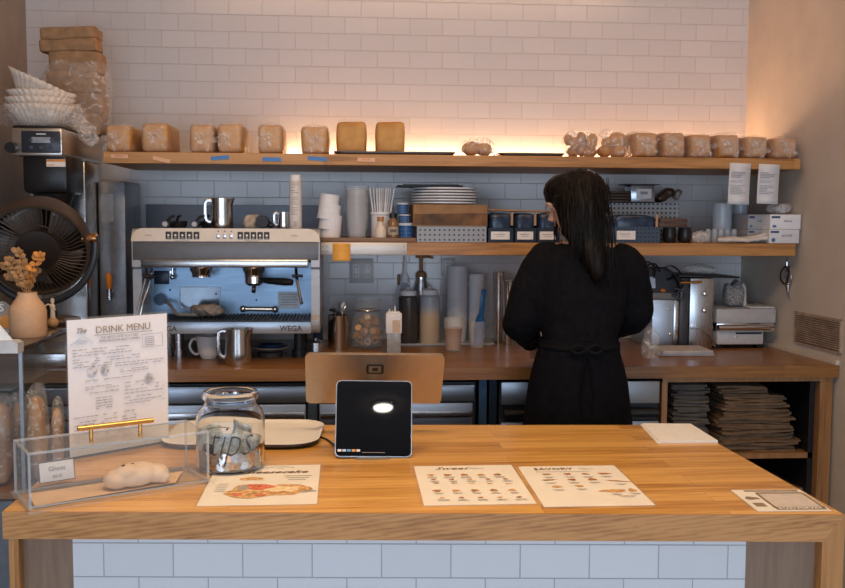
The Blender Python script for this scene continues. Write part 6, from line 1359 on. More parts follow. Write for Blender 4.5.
for s in (-1, 1):
    bm = B(); sph(bm, (s*.09, .055, .045), (.047, .122, .045), 20, 12); 
    for v in bm.verts: v.co.z = max(v.co.z, .0)
    tube(bm, [(s*.088, 0, .03), (s*.088, -.003, .12)], [.045, .045], n=18); obj('shoe', bm, M_BLACK, person, smooth=60)
for mm in (M_BLK, M_BLK2, MC['tie_cloth']): mm.node_tree.nodes['Principled BSDF'].inputs['Specular IOR Level'].default_value = .15
# hair
m, nt, b = newmat('dark_hair'); tc = N(nt, 'ShaderNodeTexCoord'); mp = N(nt, 'ShaderNodeMapping'); mp.inputs['Scale'].default_value = (140, 140, 6); L(nt, tc.outputs['Object'], mp.inputs[0])
nz = N(nt, 'ShaderNodeTexNoise', i_Scale=1.0, i_Detail=4.0); L(nt, mp.outputs[0], nz.inputs['Vector']); rp = N(nt, 'ShaderNodeValToRGB'); rp.color_ramp.elements[0].position = .4; rp.color_ramp.elements[0].color = (.002, .0015, .0014, 1); rp.color_ramp.elements[1].position = .7; rp.color_ramp.elements[1].color = (.009, .0052, .004, 1)
L(nt, nz.outputs['Fac'], rp.inputs['Fac']); L(nt, rp.outputs['Color'], b.inputs['Base Color']); b.inputs['Roughness'].default_value = .5; b.inputs['Specular IOR Level'].default_value = .15
bp = N(nt, 'ShaderNodeBump', i_Strength=.6, i_Distance=.003); L(nt, nz.outputs['Fac'], bp.inputs['Height']); L(nt, bp.outputs['Normal'], b.inputs['Normal']); M_HAIR = m
def hp(px, py, y): p = Vector((Xa(px, PYc+y, py)-pc_, y, Za(py, PYc+y, px))); return p
bm = B()
hc_ = bmesh.new(); sph(hc_, (0, -.018, .022), (.088, .102, .098), 40, 26); sph(hc_, (0, .060, .050), (.062, .046, .042), 24, 16); sph(hc_, (0, .030, .068), (.074, .078, .050), 28, 18); sph(hc_, (-.060, .004, .0), (.030, .052, .092), 24, 16); sph(hc_, (.062, .022, .0), (.032, .062, .092), 24, 16)
bmesh.ops.transform(hc_, matrix=Mh, verts=hc_.verts); tm = bpy.data.meshes.new('t'); hc_.to_mesh(tm); hc_.free(); bm.from_mesh(tm); bpy.data.meshes.remove(tm)
tube(bm, spline([hp(582, 192, -.03), hp(583.5, 215, -.06), hp(588, 240, -.085), hp(595, 262, -.125), hp(598, 284, -.128)], 5), [.082, .083, .084, .084, .082, .079, .075, .070, .066, .065, .062, .058, .054, .050, .045, .040, .035, .030, .024, .017, .008], n=32)
tube(bm, spline([hp(570, 196, -.03), hp(571, 222, -.04), hp(574, 240, -.06), hp(577, 258, -.10)], 5), [.055, .055, .052, .048, .044, .040, .036, .038, .033, .028, .024, .02, .016, .012, .008, .004], n=24)
tube(bm, spline([hp(562, 188, .02), hp(556, 199, .05), hp(556, 206, .07)], 5), [.042, .042, .040, .038, .034, .030, .027, .022, .018, .012, .007], n=24)
def hn(co): return .0045*noise.noise(Vector((co.x*55, co.y*55, co.z*5)))+.002*noise.noise(Vector((co.x*150, co.y*150, co.z*9)))
hair = obj('hair', remeshed(bm, .005, 4, hn), M_HAIR, person, smooth=80)
bm = B(); rr = random.Random(4)
for k in range(110):
    t = rr.random(); px = 566+44*t; y0 = -.085-.03*math.sin(math.pi*t)
    a = hp(px+rr.uniform(-6, 2), rr.uniform(176, 200), -.085-.02*math.sin(math.pi*t)); e = hp(px+(6 if px > 585 else 0)+rr.uniform(-3, 4), rr.uniform(262, 290) if px > 583 else rr.uniform(240, 262), -.135)
    md_ = a.lerp(e, .5)+Vector((rr.uniform(-.01, .012), -.022, 0)); tube(bm, spline([a, a.lerp(md_, .5)+Vector((0, -.008, 0)), md_, e], 4), [.0012]*9+[.001, .0008, .0006, .0004], n=5)
for k in range(14):
    a = hp(557+rr.uniform(-3, 6), 205, .02); e = hp(554+rr.uniform(-2, 5), rr.uniform(234, 246), .03); tube(bm, spline([a, a.lerp(e, .5)+Vector((rr.uniform(-.006, .004), -.01, 0)), e], 4), .0011, n=5)
obj('loose_strands', bm, M_HAIR, person, smooth=60)
bm = B(); c = hp(591, 172, -.03); box(bm, c, (.030, .012, .010), rot=(0, R(20), 0), bev=.003); obj('hair_clip', bm, plain('clip_dark', (.12, .12, .13), .15), person)
bm = B(); c = Mh @ Vector((-.078, -.004, -.042)); tube(bm, [c+Vector((0, .008*math.cos(a), .010*math.sin(a))) for a in [k*.628 for k in range(10)]], .0014, closed=True, n=6); obj('earring', bm, M_CHROME, person)
# glasses: thin frame seen at the edge of the face
bm = B()
for s in (-1, 1): tube(bm, [Mh @ Vector((s*.034+.024*math.cos(a), .103-.012*abs(math.cos(a))*(1 if s*math.cos(a) > 0 else 0), .010+.018*math.sin(a))) for a in [k*2*math.pi/18 for k in range(18)]], .0013, closed=True, n=6)
tube(bm, [Mh @ Vector((-.010, .104, .014)), Mh @ Vector((.010, .104, .014))], .0013, n=6)
for s in (-1, 1): tube(bm, [Mh @ Vector((s*.058, .095, .014)), Mh @ Vector((s*.078, .05, .012)), Mh @ Vector((s*.082, -.005, .006))], .0013, n=6)
obj('glasses', bm, M_STEEL, person)
# clear plastic bag held in the right hand
bgp = Vector((Xa(651, 3.90, 330), 3.90, CZ))
bm = B(); v = blobbox(bm, (0, 0, .06), (.085, .07, .135), .016, 20, 7.7, cuts=13, power=2.6)
for u in v: u.co.z = max(u.co.z, .0006); u.co.x *= 1-.35*max(0, u.co.z-.03)/.1
tag(obj('plastic_bag', bm, filmmat('held_bag_film', base=.12, peak=.55, scale=26), None, loc=bgp, smooth=70), 'thin clear plastic bag standing at the right hand of the woman', 'plastic bag')
# ---------------------------------------------------------------- things on the service counter
FZ = CT+0.0006
def fp_(px, py): p = P(px, py, Z=CT); return Vector((p.x, p.y, FZ))
def sheet(name, label, tl, tr, br, bl, mat, group=None, border=.006, cat='menu sheet'):
    c = [fp_(*q) for q in (bl, br, tr, tl)]; cen = sum(c, Vector())/4
    wv = ((c[1]-c[0])+(c[2]-c[3]))/2; hv = ((c[3]-c[0])+(c[2]-c[1]))/2; w, h = wv.length, hv.length
    r = thing(name, label, cat, (cen.x, cen.y, FZ), math.atan2(hv.y, hv.x)-math.pi/2, group)
    bm = B(); box(bm, (0, 0, .0004), (w, h, .0008)); obj('paper', bm, mat, r, smooth=0)
    if border: bm = B(); box(bm, (0, 0, .0008), (w+2*border, h+2*border, .0011)); obj('laminate', bm, plain('laminate', (.6, .6, .6), .1, noise_amt=0, alpha=.08), r, smooth=0)
    return r, w, h
TOPR = Matrix.Identity(4)
def ftext(bm, s, size, x, y, shear=0, sy=1.0, bold=0, z=.0016): textbm(bm, s, size, Matrix.Translation((x, y, z)) @ Matrix.Diagonal((1, sy, 1, 1)), depth=.0001, shear=shear, bold=bold)
def blotch(bm, x, y, rx, ry, z=.0016, seed=0, h=.0003, rot=0):
    n = 18; c, s = math.cos(rot), math.sin(rot); vs = []
    for k in range(n):
        a = 2*math.pi*k/n; q = 1+.16*math.sin(3*a+seed)+.1*math.sin(5*a+seed*2); u, v = rx*q*math.cos(a), ry*q*math.sin(a); vs.append(bm.verts.new((x+u*c-v*s, y+u*s+v*c, z)))
    bm.faces.new(vs)
M_INKB = plain('brown_ink', (.16, .09, .05), .6); M_P1 = plain('pastry_print', (.42, .19, .06), .5, noise_amt=.25, nscale=120); M_P2 = plain('pastry_print_light', (.66, .36, .14), .5, noise_amt=.2, nscale=120)
# sweet menu
r, w, h = sheet('sweet_menu', 'laminated pastry menu sheet with sweet items, left one of the adjoining pair', (413.8, 466.2), (511.7, 466), (537, 505), (424, 505.2), M_PAPERW)
bm = B(); ftext(bm, 'Sweet', .034, -w*.14, h*.41, shear=.5, bold=.0001); obj('heading', bm, M_INKB, r)
bm = B(); ftext(bm, 'Menu', .017, w*.12, h*.405, shear=.3); obj('subheading', bm, M_INKG, r)
b1, b2, b3 = B(), B(), B(); rr = random.Random(5)
for row, (v, n, x0_, dx) in enumerate(((.235, 5, -.36, .165), (.115, 5, -.345, .175), (-.17, 5, -.345, .175), (-.34, 5, -.32, .175))):
    for k in range(n):
        x = w*(x0_+dx*k); y = h*(v-.003*k); big = row in (0, 2)
        blotch(b1 if (k+row) % 3 else b2, x, y, w*(.038 if big else .026), h*(.026 if big else .016), seed=k+row*3)
        for j in range(2): box(b3, (x+.002, y-h*(.045+.022*j)-(.004 if big else 0), .0016), (w*rr.uniform(.06, .11), h*.007, .0002))
for k in range(5): blotch(b2, w*(-.33+.17*k), h*(.02-.01*k), w*.03, h*.012, seed=k*2)
obj('pastry_print', b1, M_P1, r); obj('golden_pastry_print', b2, M_P2, r); obj('caption_print', b3, M_INKG, r)
# savory menu
r, w, h = sheet('savory_menu', 'laminated menu sheet with savory items, right one of the adjoining pair', (517.8, 466), (614.5, 467), (657, 507), (543, 506), M_PAPERW)
bm = B(); ftext(bm, 'SAVORY', .027, -w*.16, h*.41, bold=.0004); obj('heading', bm, M_INKB, r)
bm = B(); ftext(bm, 'Menu', .017, w*.17, h*.405, shear=.3); obj('subheading', bm, M_INKG, r)
b1, b2, b3 = B(), B(), B()
for x, y, rx, ry, ro, bb in ((-.28, .27, .045, .016, 0, b1), (-.06, .27, .035, .020, .1, b1), (.13, .265, .04, .016, -.3, b1), (.33, .27, .065, .020, -.1, b1), (-.30, .12, .07, .014, .15, b1), (-.06, .12, .04, .024, 0, b1), (.15, .12, .045, .026, 0, b1), (.40, .07, .13, .010, -.30, b1),
                            (-.27, -.05, .05, .022, -.3, b2), (-.04, -.04, .045, .02, -.3, b2), (.26, -.17, .125, .032, 0, b2), (.45, -.16, .04, .034, 0, b2)):
    blotch(bb, w*x*.95, h*y, w*rx, h*ry*1.1, seed=x*20, rot=ro); box(b3, (w*x*.95, h*(y-.075), .0016), (w*.11, h*.007, .0002)); box(b3, (w*x*.95, h*(y-.095), .0016), (w*.07, h*.006, .0002))
box(b3, (-w*.08, h*.335, .0016), (w*.55, h*.006, .0002)); box(b3, (w*.33, -h*.29, .0016), (w*.16, h*.007, .0002)); box(b3, (w*.33, -h*.315, .0016), (w*.12, h*.007, .0002))
obj('pastry_print', b1, M_P1, r); obj('golden_pastry_print', b2, M_P2, r); obj('caption_print', b3, M_INKG, r)
# cheesecake poster
r, w, h = sheet('cheesecake_poster', 'laminated cream sheet with a strawberry cheesecake picture left of the tablet', (217, 466), (320.5, 466), (316, 506), (198, 505), M_PAPERW, cat='poster')
bm = B(); ftext(bm, 'Cheesecake', .036, w*.05, h*.30, shear=.45, bold=.0005); obj('heading', bm, M_INKB, r)
bm = B(); tube(bm, [(w*.12+.035*math.cos(a), h*.40+.016*math.sin(a), .0016) for a in [math.pi*k/12 for k in range(13)]], .0007, n=5); ftext(bm, 'cafe', .011, w*.12, h*.405); obj('emblem', bm, M_INKG, r)
bm = B(); 
for k in range(3): box(bm, (w*.30, h*(.19-.05*k), .0016), (w*(.26-.05*k), h*.014, .0002))
for k in range(5): box(bm, (-w*.36, h*(.0-.045*k), .0016), (w*.10, h*.008, .0002))
obj('caption_print', bm, M_INKG, r)
bm = B(); blotch(bm, -w*.02, -h*.19, w*.31, h*.155, seed=2); blotch(bm, w*.26, -h*.15, w*.16, h*.13, seed=1, z=.00165); blotch(bm, -w*.12, h*.13, w*.11, h*.04, seed=3); obj('cake_crust', bm, plain('cake_print', (.62, .36, .15), .5, noise_amt=.3, nscale=90), r)
bm = B(); blotch(bm, w*.08, -h*.14, w*.2, h*.06, z=.0018, seed=4); blotch(bm, w*.24, -h*.15, w*.10, h*.06, z=.00185, seed=5); obj('cake_filling', bm, plain('cream_print', (.85, .66, .42), .5, noise_amt=.1, nscale=90), r)
bm = B(); blotch(bm, -w*.02, -h*.09, w*.12, h*.075, z=.0020, seed=1); blotch(bm, -w*.20, -h*.27, w*.05, h*.03, z=.0020, seed=6); blotch(bm, w*.0, -h*.29, w*.05, h*.025, z=.0020, seed=7); obj('strawberry_topping', bm, plain('berry_print', (.66, .18, .10), .5, noise_amt=.25, nscale=90), r)
bm = B(); blotch(bm, -w*.17, -h*.10, w*.05, h*.06, z=.0020, seed=3); blotch(bm, w*.40, -h*.2, w*.08, h*.035, z=.0014, seed=8); obj('grey_shadow_print', bm, plain('grey_print', (.40, .36, .36), .5), r)
# payment sheet at the right (its code is left blank)
r, w, h = sheet('payment_sheet', 'laminated payment sheet with brown square frame at the right counter corner', (730.4, 490), (799.9, 490.7), (832.4, 511.8), (757, 511.4), M_PAPERW)
M_FRB = plain('frame_brown', (.27, .20, .15), .6)
bm = B()
for c, s in (((w*.13, h*.33), (w*.68, h*.05)), ((w*.13, -h*.39), (w*.68, h*.11)), ((-w*.2, -h*.03), (w*.04, h*.68)), ((w*.46, -h*.03), (w*.04, h*.68))): box(bm, (c[0], c[1], .0014), (s[0], s[1], .0004))
obj('printed_frame', bm, M_FRB, r, smooth=0)
bm = B(); box(bm, (w*.13, -h*.01, .0013), (w*.60, h*.60, .0003)); obj('blank_field', bm, plain('pinkish_field', (.62, .55, .52), .6, noise_amt=.03), r, smooth=0)
bm = B(); ftext(bm, 'SCAN FOR PAY', .0145, w*.13, -h*.39, z=.0018, bold=.0003); obj('lettering', bm, M_PAPERW, r)
bm = B(); box(bm, (w*.05, h*.43, .0014), (w*.78, h*.06, .0003)); box(bm, (-w*.36, -h*.22, .0014), (w*.15, h*.16, .0003)); blotch(bm, -w*.36, h*.08, w*.10, h*.07, z=.0015, seed=2); obj('side_marks', bm, M_FRB, r, smooth=0)
# napkins
c = [fp_(*q) for q in ((657, 443.5), (718, 443), (690, 425.5), (640, 425))]
bm = B(); cen = sum(c, Vector())/4
for k in range(3): slab(bm, [((q.x-cen.x)*(1-.02*k)+.002*k, (q.y-cen.y)*(1-.015*k)) for q in c], .0022*k, .0022*k+.0017)
tag(obj('paper_napkins', bm, M_PAPER, None, loc=(cen.x, cen.y, FZ), smooth=0), 'folded white paper napkin at the right back edge of counter', 'napkin')
# rounded white serving tray
tzz = CT+.016
a, b_ = P(170, 430, Z=tzz), P(322.5, 428, Z=tzz); ya_, yb2 = P(300, 444, Z=tzz).y, 2.965
q = thing('serving_tray', 'white rounded serving tray with dark underside behind the tip jar', 'tray', ((a.x+b_.x)/2, (ya_+yb2)/2, FZ), R(-3)); tw, td = b_.x-a.x, yb2-ya_
bm = B(); n = 6; prof = [(0, .0), (.0, .003)]
rs = [[bm.verts.new((x*s, y*s, z)) for x, y in rrect(tw, td, .085, 7)] for s, z in ((.86, .0), (.96, .007), (1.0, .0155))]; skinrings(bm, rs, True, False); obj('underside', bm, plain('tray_dark', (.06, .055, .05), .4), q, solid=.001)
bm = B(); rs = [[bm.verts.new((x*s, y*s, z)) for x, y in rrect(tw, td, .085, 7)] for s, z in ((1.0, .0165), (.97, .0155), (.90, .010), (.86, .0095))]; skinrings(bm, rs, False, True); obj('surface', bm, plain('tray_white', (.84, .80, .74), .35, noise_amt=.01), q, solid=.0012)
# drink menu in an acrylic holder
Yl, Yr = 2.55, 2.74; A_, B_ = P(65.5, 318.5, Y=Yl), P(167.5, 311, Y=Yr); W_ = math.hypot(B_.x-A_.x, B_.y-A_.y); rz = math.atan2(B_.y-A_.y, B_.x-A_.x); H_ = (A_.z+B_.z)/2-FZ
q = thing('drink_menu', 'tall white drink menu in a clear upright holder behind the pastry box', 'menu', ((A_.x+B_.x)/2, (A_.y+B_.y)/2, FZ), rz)
bm = B(); box(bm, (0, 0, H_/2), (W_-.006, .0012, H_-.012)); pp = obj('paper', bm, plain('menu_paper', (.90, .91, .98), .5, noise_amt=.01), q, smooth=0)
bm = B(); box(bm, (0, -.003, H_/2), (W_, .002, H_)); box(bm, (0, .003, H_/2), (W_, .002, H_)); box(bm, (0, 0, .002), (W_, .09, .003)); obj('clear_holder', bm, plain('holder_clear', (.6, .62, .65), .03, noise_amt=0, alpha=.05), q, smooth=0)
M_GOLDI = plain('gold_ink', (.34, .27, .19), .4)
def mt(x, z): return Matrix.Translation((x*W_, -.0047, z*H_)) @ FACE
bm = B(); textbm(bm, 'Drink Menu'.upper(), .0265, mt(.04, .90)); box(bm, (.04*W_, -.0045, H_*.865), (W_*.58, .0004, .0012)); g = obj('heading', bm, M_GOLDI, q)
bm = B(); textbm(bm, 'The', .018, mt(-.37, .905), shear=.4, bold=.0006); obj('small_heading', bm, M_INKG, q)
bm = B(); tube(bm, spline([(-.47*W_, -.0045, .81*H_), (-.42*W_, -.0045, .83*H_), (-.36*W_, -.0045, .86*H_), (-.30*W_, -.0045, .84*H_), (-.26*W_, -.0045, .81*H_)]), .0008, n=5)
for k in range(3): tube(bm, [((-.40+.035*k+.014*math.cos(t))*W_, -.0045, (.825+.012*math.sin(t))*H_) for t in [j*.7 for j in range(9)]], .0006, n=5, closed=True)
obj('blue_drawing', bm, plain('pale_blue_ink', (.35, .50, .66), .5), q)
bm = B(); textbm(bm, 'ICE, MILKS AND FLAVORS', .0095, mt(.0, .845), bold=.0001); textbm(bm, 'AVAILABLE FOR MOST DRINKS', .0088, mt(.0, .82), bold=.0001)
rr = random.Random(12)
def line(x0, x1, z): box(bm, ((x0+x1)/2*W_, -.0045, z*H_), ((x1-x0)*W_, .0004, .0024))
def words(x0, x1, z, dens=.8):
    x = x0
    while x < x1:
        l = rr.uniform(.02, .06)
        if rr.random() < dens: line(x, min(x+l, x1), z)
        x += l+.012
for z in (.770, .748, .730): words(-.45, .12, z)
for z in (.70, .682, .664, .648): words(-.45, -.08 if z < .67 else .2, z)
for z in (.650, .632): words(-.05, .44, z)
for z in (.60, .585): words(.0, .28, z)
for z in (.545, .50, .485): words(-.34, .12 if z > .54 else -.02, z)
for z in (.455, .415, .395, .375, .355, .34): words(-.30 if z > .44 else -.24, -.02 if z > .44 else -.08, z)
for z in (.50, .47, .445, .42, .39, .365, .345): words(.04, .44, z, .65)
for z in (.29, .255, .235, .20, .18, .15, .12): words(-.45, .15, z, .7)
obj('menu_print', bm, plain('light_ink', (.45, .44, .47), .6), q)
bm = B()
for c, s in (((.33, .842), (.21, .002)), ((.33, .748), (.21, .002))): box(bm, (c[0]*W_, -.0045, c[1]*H_), (s[0]*W_, .0004, s[1]*H_*1.5))
for xx in (.225, .435): box(bm, (xx*W_, -.0045, .795*H_), (.0009, .0004, .094*H_))
for z in (.82, .806, .792, .778, .762): box(bm, (.30*W_, -.0045, z*H_), (.10*W_, .0004, .0018))
obj('boxed_note', bm, plain('light_ink', (.45, .44, .47), .6), q)
for k, (xx, zz_, rr_) in enumerate(((-.27, .615, .014), (-.15, .612, .012), (.29, .515, .014))):
    bm = B(); cyl(bm, (xx*W_, -.0042, zz_*H_), (xx*W_, -.0048, zz_*H_), rr_, n=24); g = obj('cup_picture', bm, plain('cup_print', (.50, .50, .54), .5, noise_amt=.25, nscale=90), q)
# pastry box
FL_, FR_ = Vector((-.694, 2.099, FZ)), Vector((-.342, 2.300, FZ)); bl_ = (FR_-FL_).length; brz = math.atan2(FR_.y-FL_.y, FR_.x-FL_.x); bd, bh = .149, .120
q = thing('pastry_box', 'clear acrylic pastry box with a brass handle at the left counter end', 'pastry box', FL_+(FR_-FL_)*.5, brz)
M_AC = plain('box_acrylic', (.5, .52, .55), .02, noise_amt=0, alpha=.07); M_ACE = plain('acrylic_edge', (.80, .84, .88), .08, noise_amt=0, alpha=.28)
bm = B(); box(bm, (0, bd/2, .003), (bl_+.016, bd+.045, .006), bev=.001); obj('base_plate', bm, plain('acrylic_base', (.8, .82, .85), .04, noise_amt=0, alpha=.12), q, smooth=0)
bm = B(); t = .004
for c, s in (((0, 0, bh/2+.006), (bl_, t, bh)), ((0, bd, bh/2+.006), (bl_, t, bh)), ((-bl_/2, bd/2, bh/2+.006), (t, bd, bh)), ((bl_/2, bd/2, bh/2+.006), (t, bd, bh)), ((0, bd/2, bh+.006), (bl_, bd, t))): box(bm, c, s)
cv = obj('cover', bm, M_AC, q, smooth=0)
bm = B(); e = .0026
for x in (-bl_/2, bl_/2):
    for y in (0, bd): box(bm, (x, y, bh/2+.006), (e*2, e*2, bh))
    box(bm, (x, bd/2, bh+.007), (e*2, bd, e*2)); box(bm, (x, bd/2, .008), (e*1.6, bd, e))
for y in (0, bd): box(bm, (0, y, bh+.007), (bl_, e*2, e*2)); box(bm, (0, y, .008), (bl_, e*1.6, e))
g = obj('cover_edges', bm, M_ACE, q, smooth=0); g.parent = cv
zb_ = bh+.008; hz_ = .034
hl = [P(76.7, 428, Z=FZ+zb_+hz_), P(154.5, 420.8, Z=FZ+zb_+hz_)]; inv = (Matrix.Translation(q.location) @ Matrix.Rotation(brz, 4, 'Z')).inverted(); hl = [inv @ v for v in hl]
print('handle local', hl)
hy = bd*.5; xL, xR = -.095, .075
xL, xR = hl[0].x, hl[1].x; hy = (hl[0].y+hl[1].y)/2
hy = max(.03, min(bd-.02, hy))
bm = B(); cyl(bm, (xL, hy, zb_+hz_), (xR, hy, zb_+hz_), .0058, n=20); hd_ = obj('handle', bm, M_BRASS, q)
for f_ in (.17, .82):
    bm = B(); x = xL+(xR-xL)*f_; cyl(bm, (x, hy, zb_-.002), (x, hy, zb_+hz_), .0045, n=14); g = obj('handle_post', bm, M_BRASS, q); g.parent = hd_
bm = B(); slab(bm, [(-bl_/2+.012, .012), (bl_/2-.07, .03), (bl_/2-.02, bd-.03), (-bl_/2+.02, bd-.03)], .0066, .0075); 
pq = tag(obj('parchment_paper', bm, plain('parchment', (.72, .50, .30), .7, noise_amt=.03, nscale=20), None, loc=q.location, rot=(0, 0, brz), smooth=0), 'tan parchment paper lining the acrylic pastry box', 'paper')
MB_ = Matrix.Translation(q.location) @ Matrix.Rotation(brz, 4, 'Z')
cc = P(57, 481.5, Z=CT+.0095)
q2 = thing('price_card', 'white price card with dark border inside the acrylic pastry box', 'card', cc, brz+R(3)); 
bm = B(); box(bm, (0, 0, .026), (.084, .0016, .050), rot=(R(-12), 0, 0)); obj('card', bm, M_INK, q2, smooth=0)
bm = B(); box(bm, (0, -.0013, .026), (.079, .0012, .045), rot=(R(-12), 0, 0)); cf = obj('white_face', bm, M_PAPER, q2, smooth=0)
bm = B(); Mt = Matrix.Translation((0, -.0023, .026)) @ Matrix.Rotation(R(-12), 4, 'X'); textbm(bm, 'Ghost', .016, Mt @ Matrix.Translation((0, 0, .006)) @ FACE); textbm(bm, '$4.25', .010, Mt @ Matrix.Translation((0, 0, -.012)) @ FACE); obj('lettering', bm, M_INK, q2)
bc_ = P(134, 488, Z=CT+.008); q3 = thing('ghost_bun', 'pale ghost shaped bun with two dark eyes in the pastry box', 'bun', (bc_.x, bc_.y+.02, CT+.0085), brz)
bm = B(); sph(bm, (0, 0, .024), (.060, .034, .026), 28, 18); sph(bm, (-.046, -.002, .020), (.030, .030, .021), 24, 16); sph(bm, (.048, .002, .020), (.032, .030, .021), 24, 16); sph(bm, (.062, -.012, .014), (.018, .016, .014), 18, 12); sph(bm, (-.02, -.012, .034), (.034, .022, .016), 18, 12)
def bd_(co): return .0015*noise.noise(co*45)
g = remeshed(bm, .0032, 4, bd_)
for v in g.verts: v.co.z = max(v.co.z*1.12, .0002)
obj('dough', g, bread('pale_dough', (.72, .50, .32), (.86, .70, .52)), q3, smooth=80)
for k, (x, y) in enumerate(((-.031, -.012), (-.010, -.010))):
    bm = B(); sph(bm, (x, y, .0515), (.0065, .005, .006), 14, 10, rot=(0, R(20), R(25))); obj('eye', bm, M_BLACK, q3)
# tip jar
jb = fp_(231, 468); sJ = jb.y/960; jr = 34*sJ; jh = Za(391, jb.y, 231)-FZ
q = thing('tip_jar', 'large glass tip jar with black handwriting, notes and coins inside', 'jar', jb)
M_GL = plain('jar_glass', (.96, .98, 1), .015, trans=1.0, noise_amt=0, ior=1.3)
o = [(0, 0), (jr*.86, 0), (jr*.96, .006), (jr, .02), (jr, jh*.66), (jr*.93, jh*.76), (jr*.76, jh*.84), (jr*.74, jh*.88), (jr*.82, jh*.92), (jr*.83, jh*.965), (jr*.78, jh)]
i_ = [(jr*.72, jh), (jr*.72, jh*.9), (jr*.735, jh*.84), (jr*.90, jh*.755), (jr*.965, jh*.65), (jr*.965, .022), (jr*.92, .009), (0, .008)]
bm = B(); lathe(bm, o+i_, n=64); obj('glass', bm, M_GL, q, smooth=50)
bm = B(); textbm(bm, 'tips', .088, Matrix.Translation((.006, 0, jh*.43)) @ Matrix.Diagonal((.9, 1, 1.35, 1)) @ FACE, shear=.4, depth=.0001, bold=-.0017)
for v in bm.verts: a = v.co.x/jr; v.co = Vector(((jr+.0008)*math.sin(a), -(jr+.0008)*math.cos(a), v.co.z))
tube(bm, [Vector(((jr+.0008)*math.sin(a), -(jr+.0008)*math.cos(a), z)) for a, z in ((-.5, jh*.60), (-.2, jh*.63), (.1, jh*.615))], .0009, n=5)
obj('handwriting', bm, M_INK, q)
M_BILL = plain('bank_note', (.42, .45, .43), .7, noise_amt=.25, nscale=70)
rr = random.Random(8)
for k in range(5):
    bm = B(); w_, h_ = .062, .085; nseg = 8; vs = []
    for i in range(nseg+1):
        for j in range(5):
            x = (j/4-.5)*w_; z = h_*i/nseg; vs.append(bm.verts.new((x, .006*math.sin(5*x/w_+k)+.004*math.sin(9*z/h_+k*2), z)))
    for i in range(nseg):
        for j in range(4): bm.faces.new((vs[i*5+j], vs[i*5+j+1], vs[(i+1)*5+j+1], vs[(i+1)*5+j]))
    tag(obj('bank_note', bm, M_BILL, None, loc=jb+Vector(((-.045, -.01, .02, -.03, .01)[k], (-.035, -.045, -.03, .0, .02)[k], (.020, .012, .016, .03, .03)[k])), rot=(R(-8), R((-14, 6, 20, -20, 10)[k]), R((-20, 5, 15, 10, -30)[k])), solid=.0004, smooth=60), ['grey green bank note leaning at the left inside the tip jar', 'grey green bank note upright in the middle front of the tip jar', 'grey green bank note tilted right inside the tip jar', 'bank note behind the left note in the tip jar', 'bank note at the back of the tip jar'][k], 'bank note', 'bank notes in the tip jar')
bm = B(); v = blobbox(bm, (0, 0, 0), (.075, .05, .045), .012, 30, 4.4, cuts=10, power=2.4); tag(obj('crumpled_note', bm, plain('crumpled_bill', (.55, .50, .42), .7, noise_amt=.2), None, loc=jb+Vector((.035, .01, .065)), smooth=60), 'crumpled pale note heaped at the right inside the tip jar', 'bank note', None)
bm = B(); cyl(bm, (0, 0, -.0009), (0, 0, .0009), .0118, n=28); cyl(bm, (0, 0, -.0012), (0, 0, .0012), .0095, n=24); coin0 = None
M_CN = plain('nickel_coin', (.55, .54, .52), .3, metal=.8, noise_amt=.1, nscale=90); M_CP = plain('copper_coin', (.60, .30, .14), .35, metal=.7, noise_amt=.1)
meC = None
cs = obj('coin', bm, M_CN, None)
bm = B(); cyl(bm, (0, 0, -.0009), (0, 0, .0009), .0105, n=28); cyl(bm, (0, 0, -.0012), (0, 0, .0012), .0085, n=24); cc_ = obj('coin', bm, M_CP, None)
usedN = usedC = False
for k in range(34):
    cop = k % 4 == 1; src = cc_ if cop else cs
    if (cop and not usedC) or (not cop and not usedN): o = src; usedC |= cop; usedN |= not cop
    else: o = src.copy(); COL.objects.link(o)
    ring_ = k % 17; lay = k//17; a = R(-172+ring_*10.2+lay*5); rad_ = jr*.885
    o.location = jb+Vector((rad_*math.sin(a+R(90)), -rad_*math.cos(a+R(90)), .0235+.021*lay)) if False else jb+Vector((rad_*math.cos(a), rad_*math.sin(a), .0225+.019*lay+rr.uniform(0, .003)))
    o.rotation_euler = (R(90+rr.uniform(-12, 12)), 0, a+R(90)+R(rr.uniform(-12, 12)))
    tag(o, ('copper' if cop else 'silver')+' coin lying against the glass in the tip jar', 'coin', ('copper' if cop else 'silver')+' coins in the tip jar')
bm = B(); v = sph(bm, (0, 0, 0), (.022, .02, .02), 18, 12); crumple(bm, v, .007, 60); tag(obj('dark_pompom', bm, M_BLACK, None, loc=jb+Vector((-.052, -.02, .052)), smooth=60), 'small dark tangled ball at the left inside the tip jar', 'ball')
# point of sale register
rg = thing('cash_register_stand', 'point of sale stand with large gold screen back and small black customer display', 'register', fp_(373, 459))
o_ = Vector(rg.location)
def quadpanel(pts, th, back):
    pass
ps = [P(*a) for a in ()]
Yt, Yb = 2.70, 2.80
c4 = [P(309, 403.2, Y=Yb), P(439, 403.8, Y=Yb), P(443.5, 355.5, Y=Yt), P(305.7, 354.6, Y=Yt)]
cen = sum(c4, Vector())/4; ux = ((c4[1]-c4[0])+(c4[2]-c4[3])).normalized(); uz = ((c4[3]-c4[0])+(c4[2]-c4[1])).normalized(); uy = uz.cross(ux).normalized(); uz = ux.cross(uy)
Wt = ((c4[1]-c4[0]).length+(c4[2]-c4[3]).length)/2+.01; Ht = ((c4[3]-c4[0]).length+(c4[2]-c4[1]).length)/2
Mp = Matrix.Translation(cen-o_) @ Matrix((ux, uy, uz)).transposed().to_4x4()
def pobj(name, bm, mat, M, par=rg, **k): bmesh.ops.transform(bm, matrix=M, verts=bm.verts); return obj(name, bm, mat, par, **k)
M_GOLDA = plain('gold_aluminium', (.40, .33, .27), .34, metal=.85, noise_amt=.02)
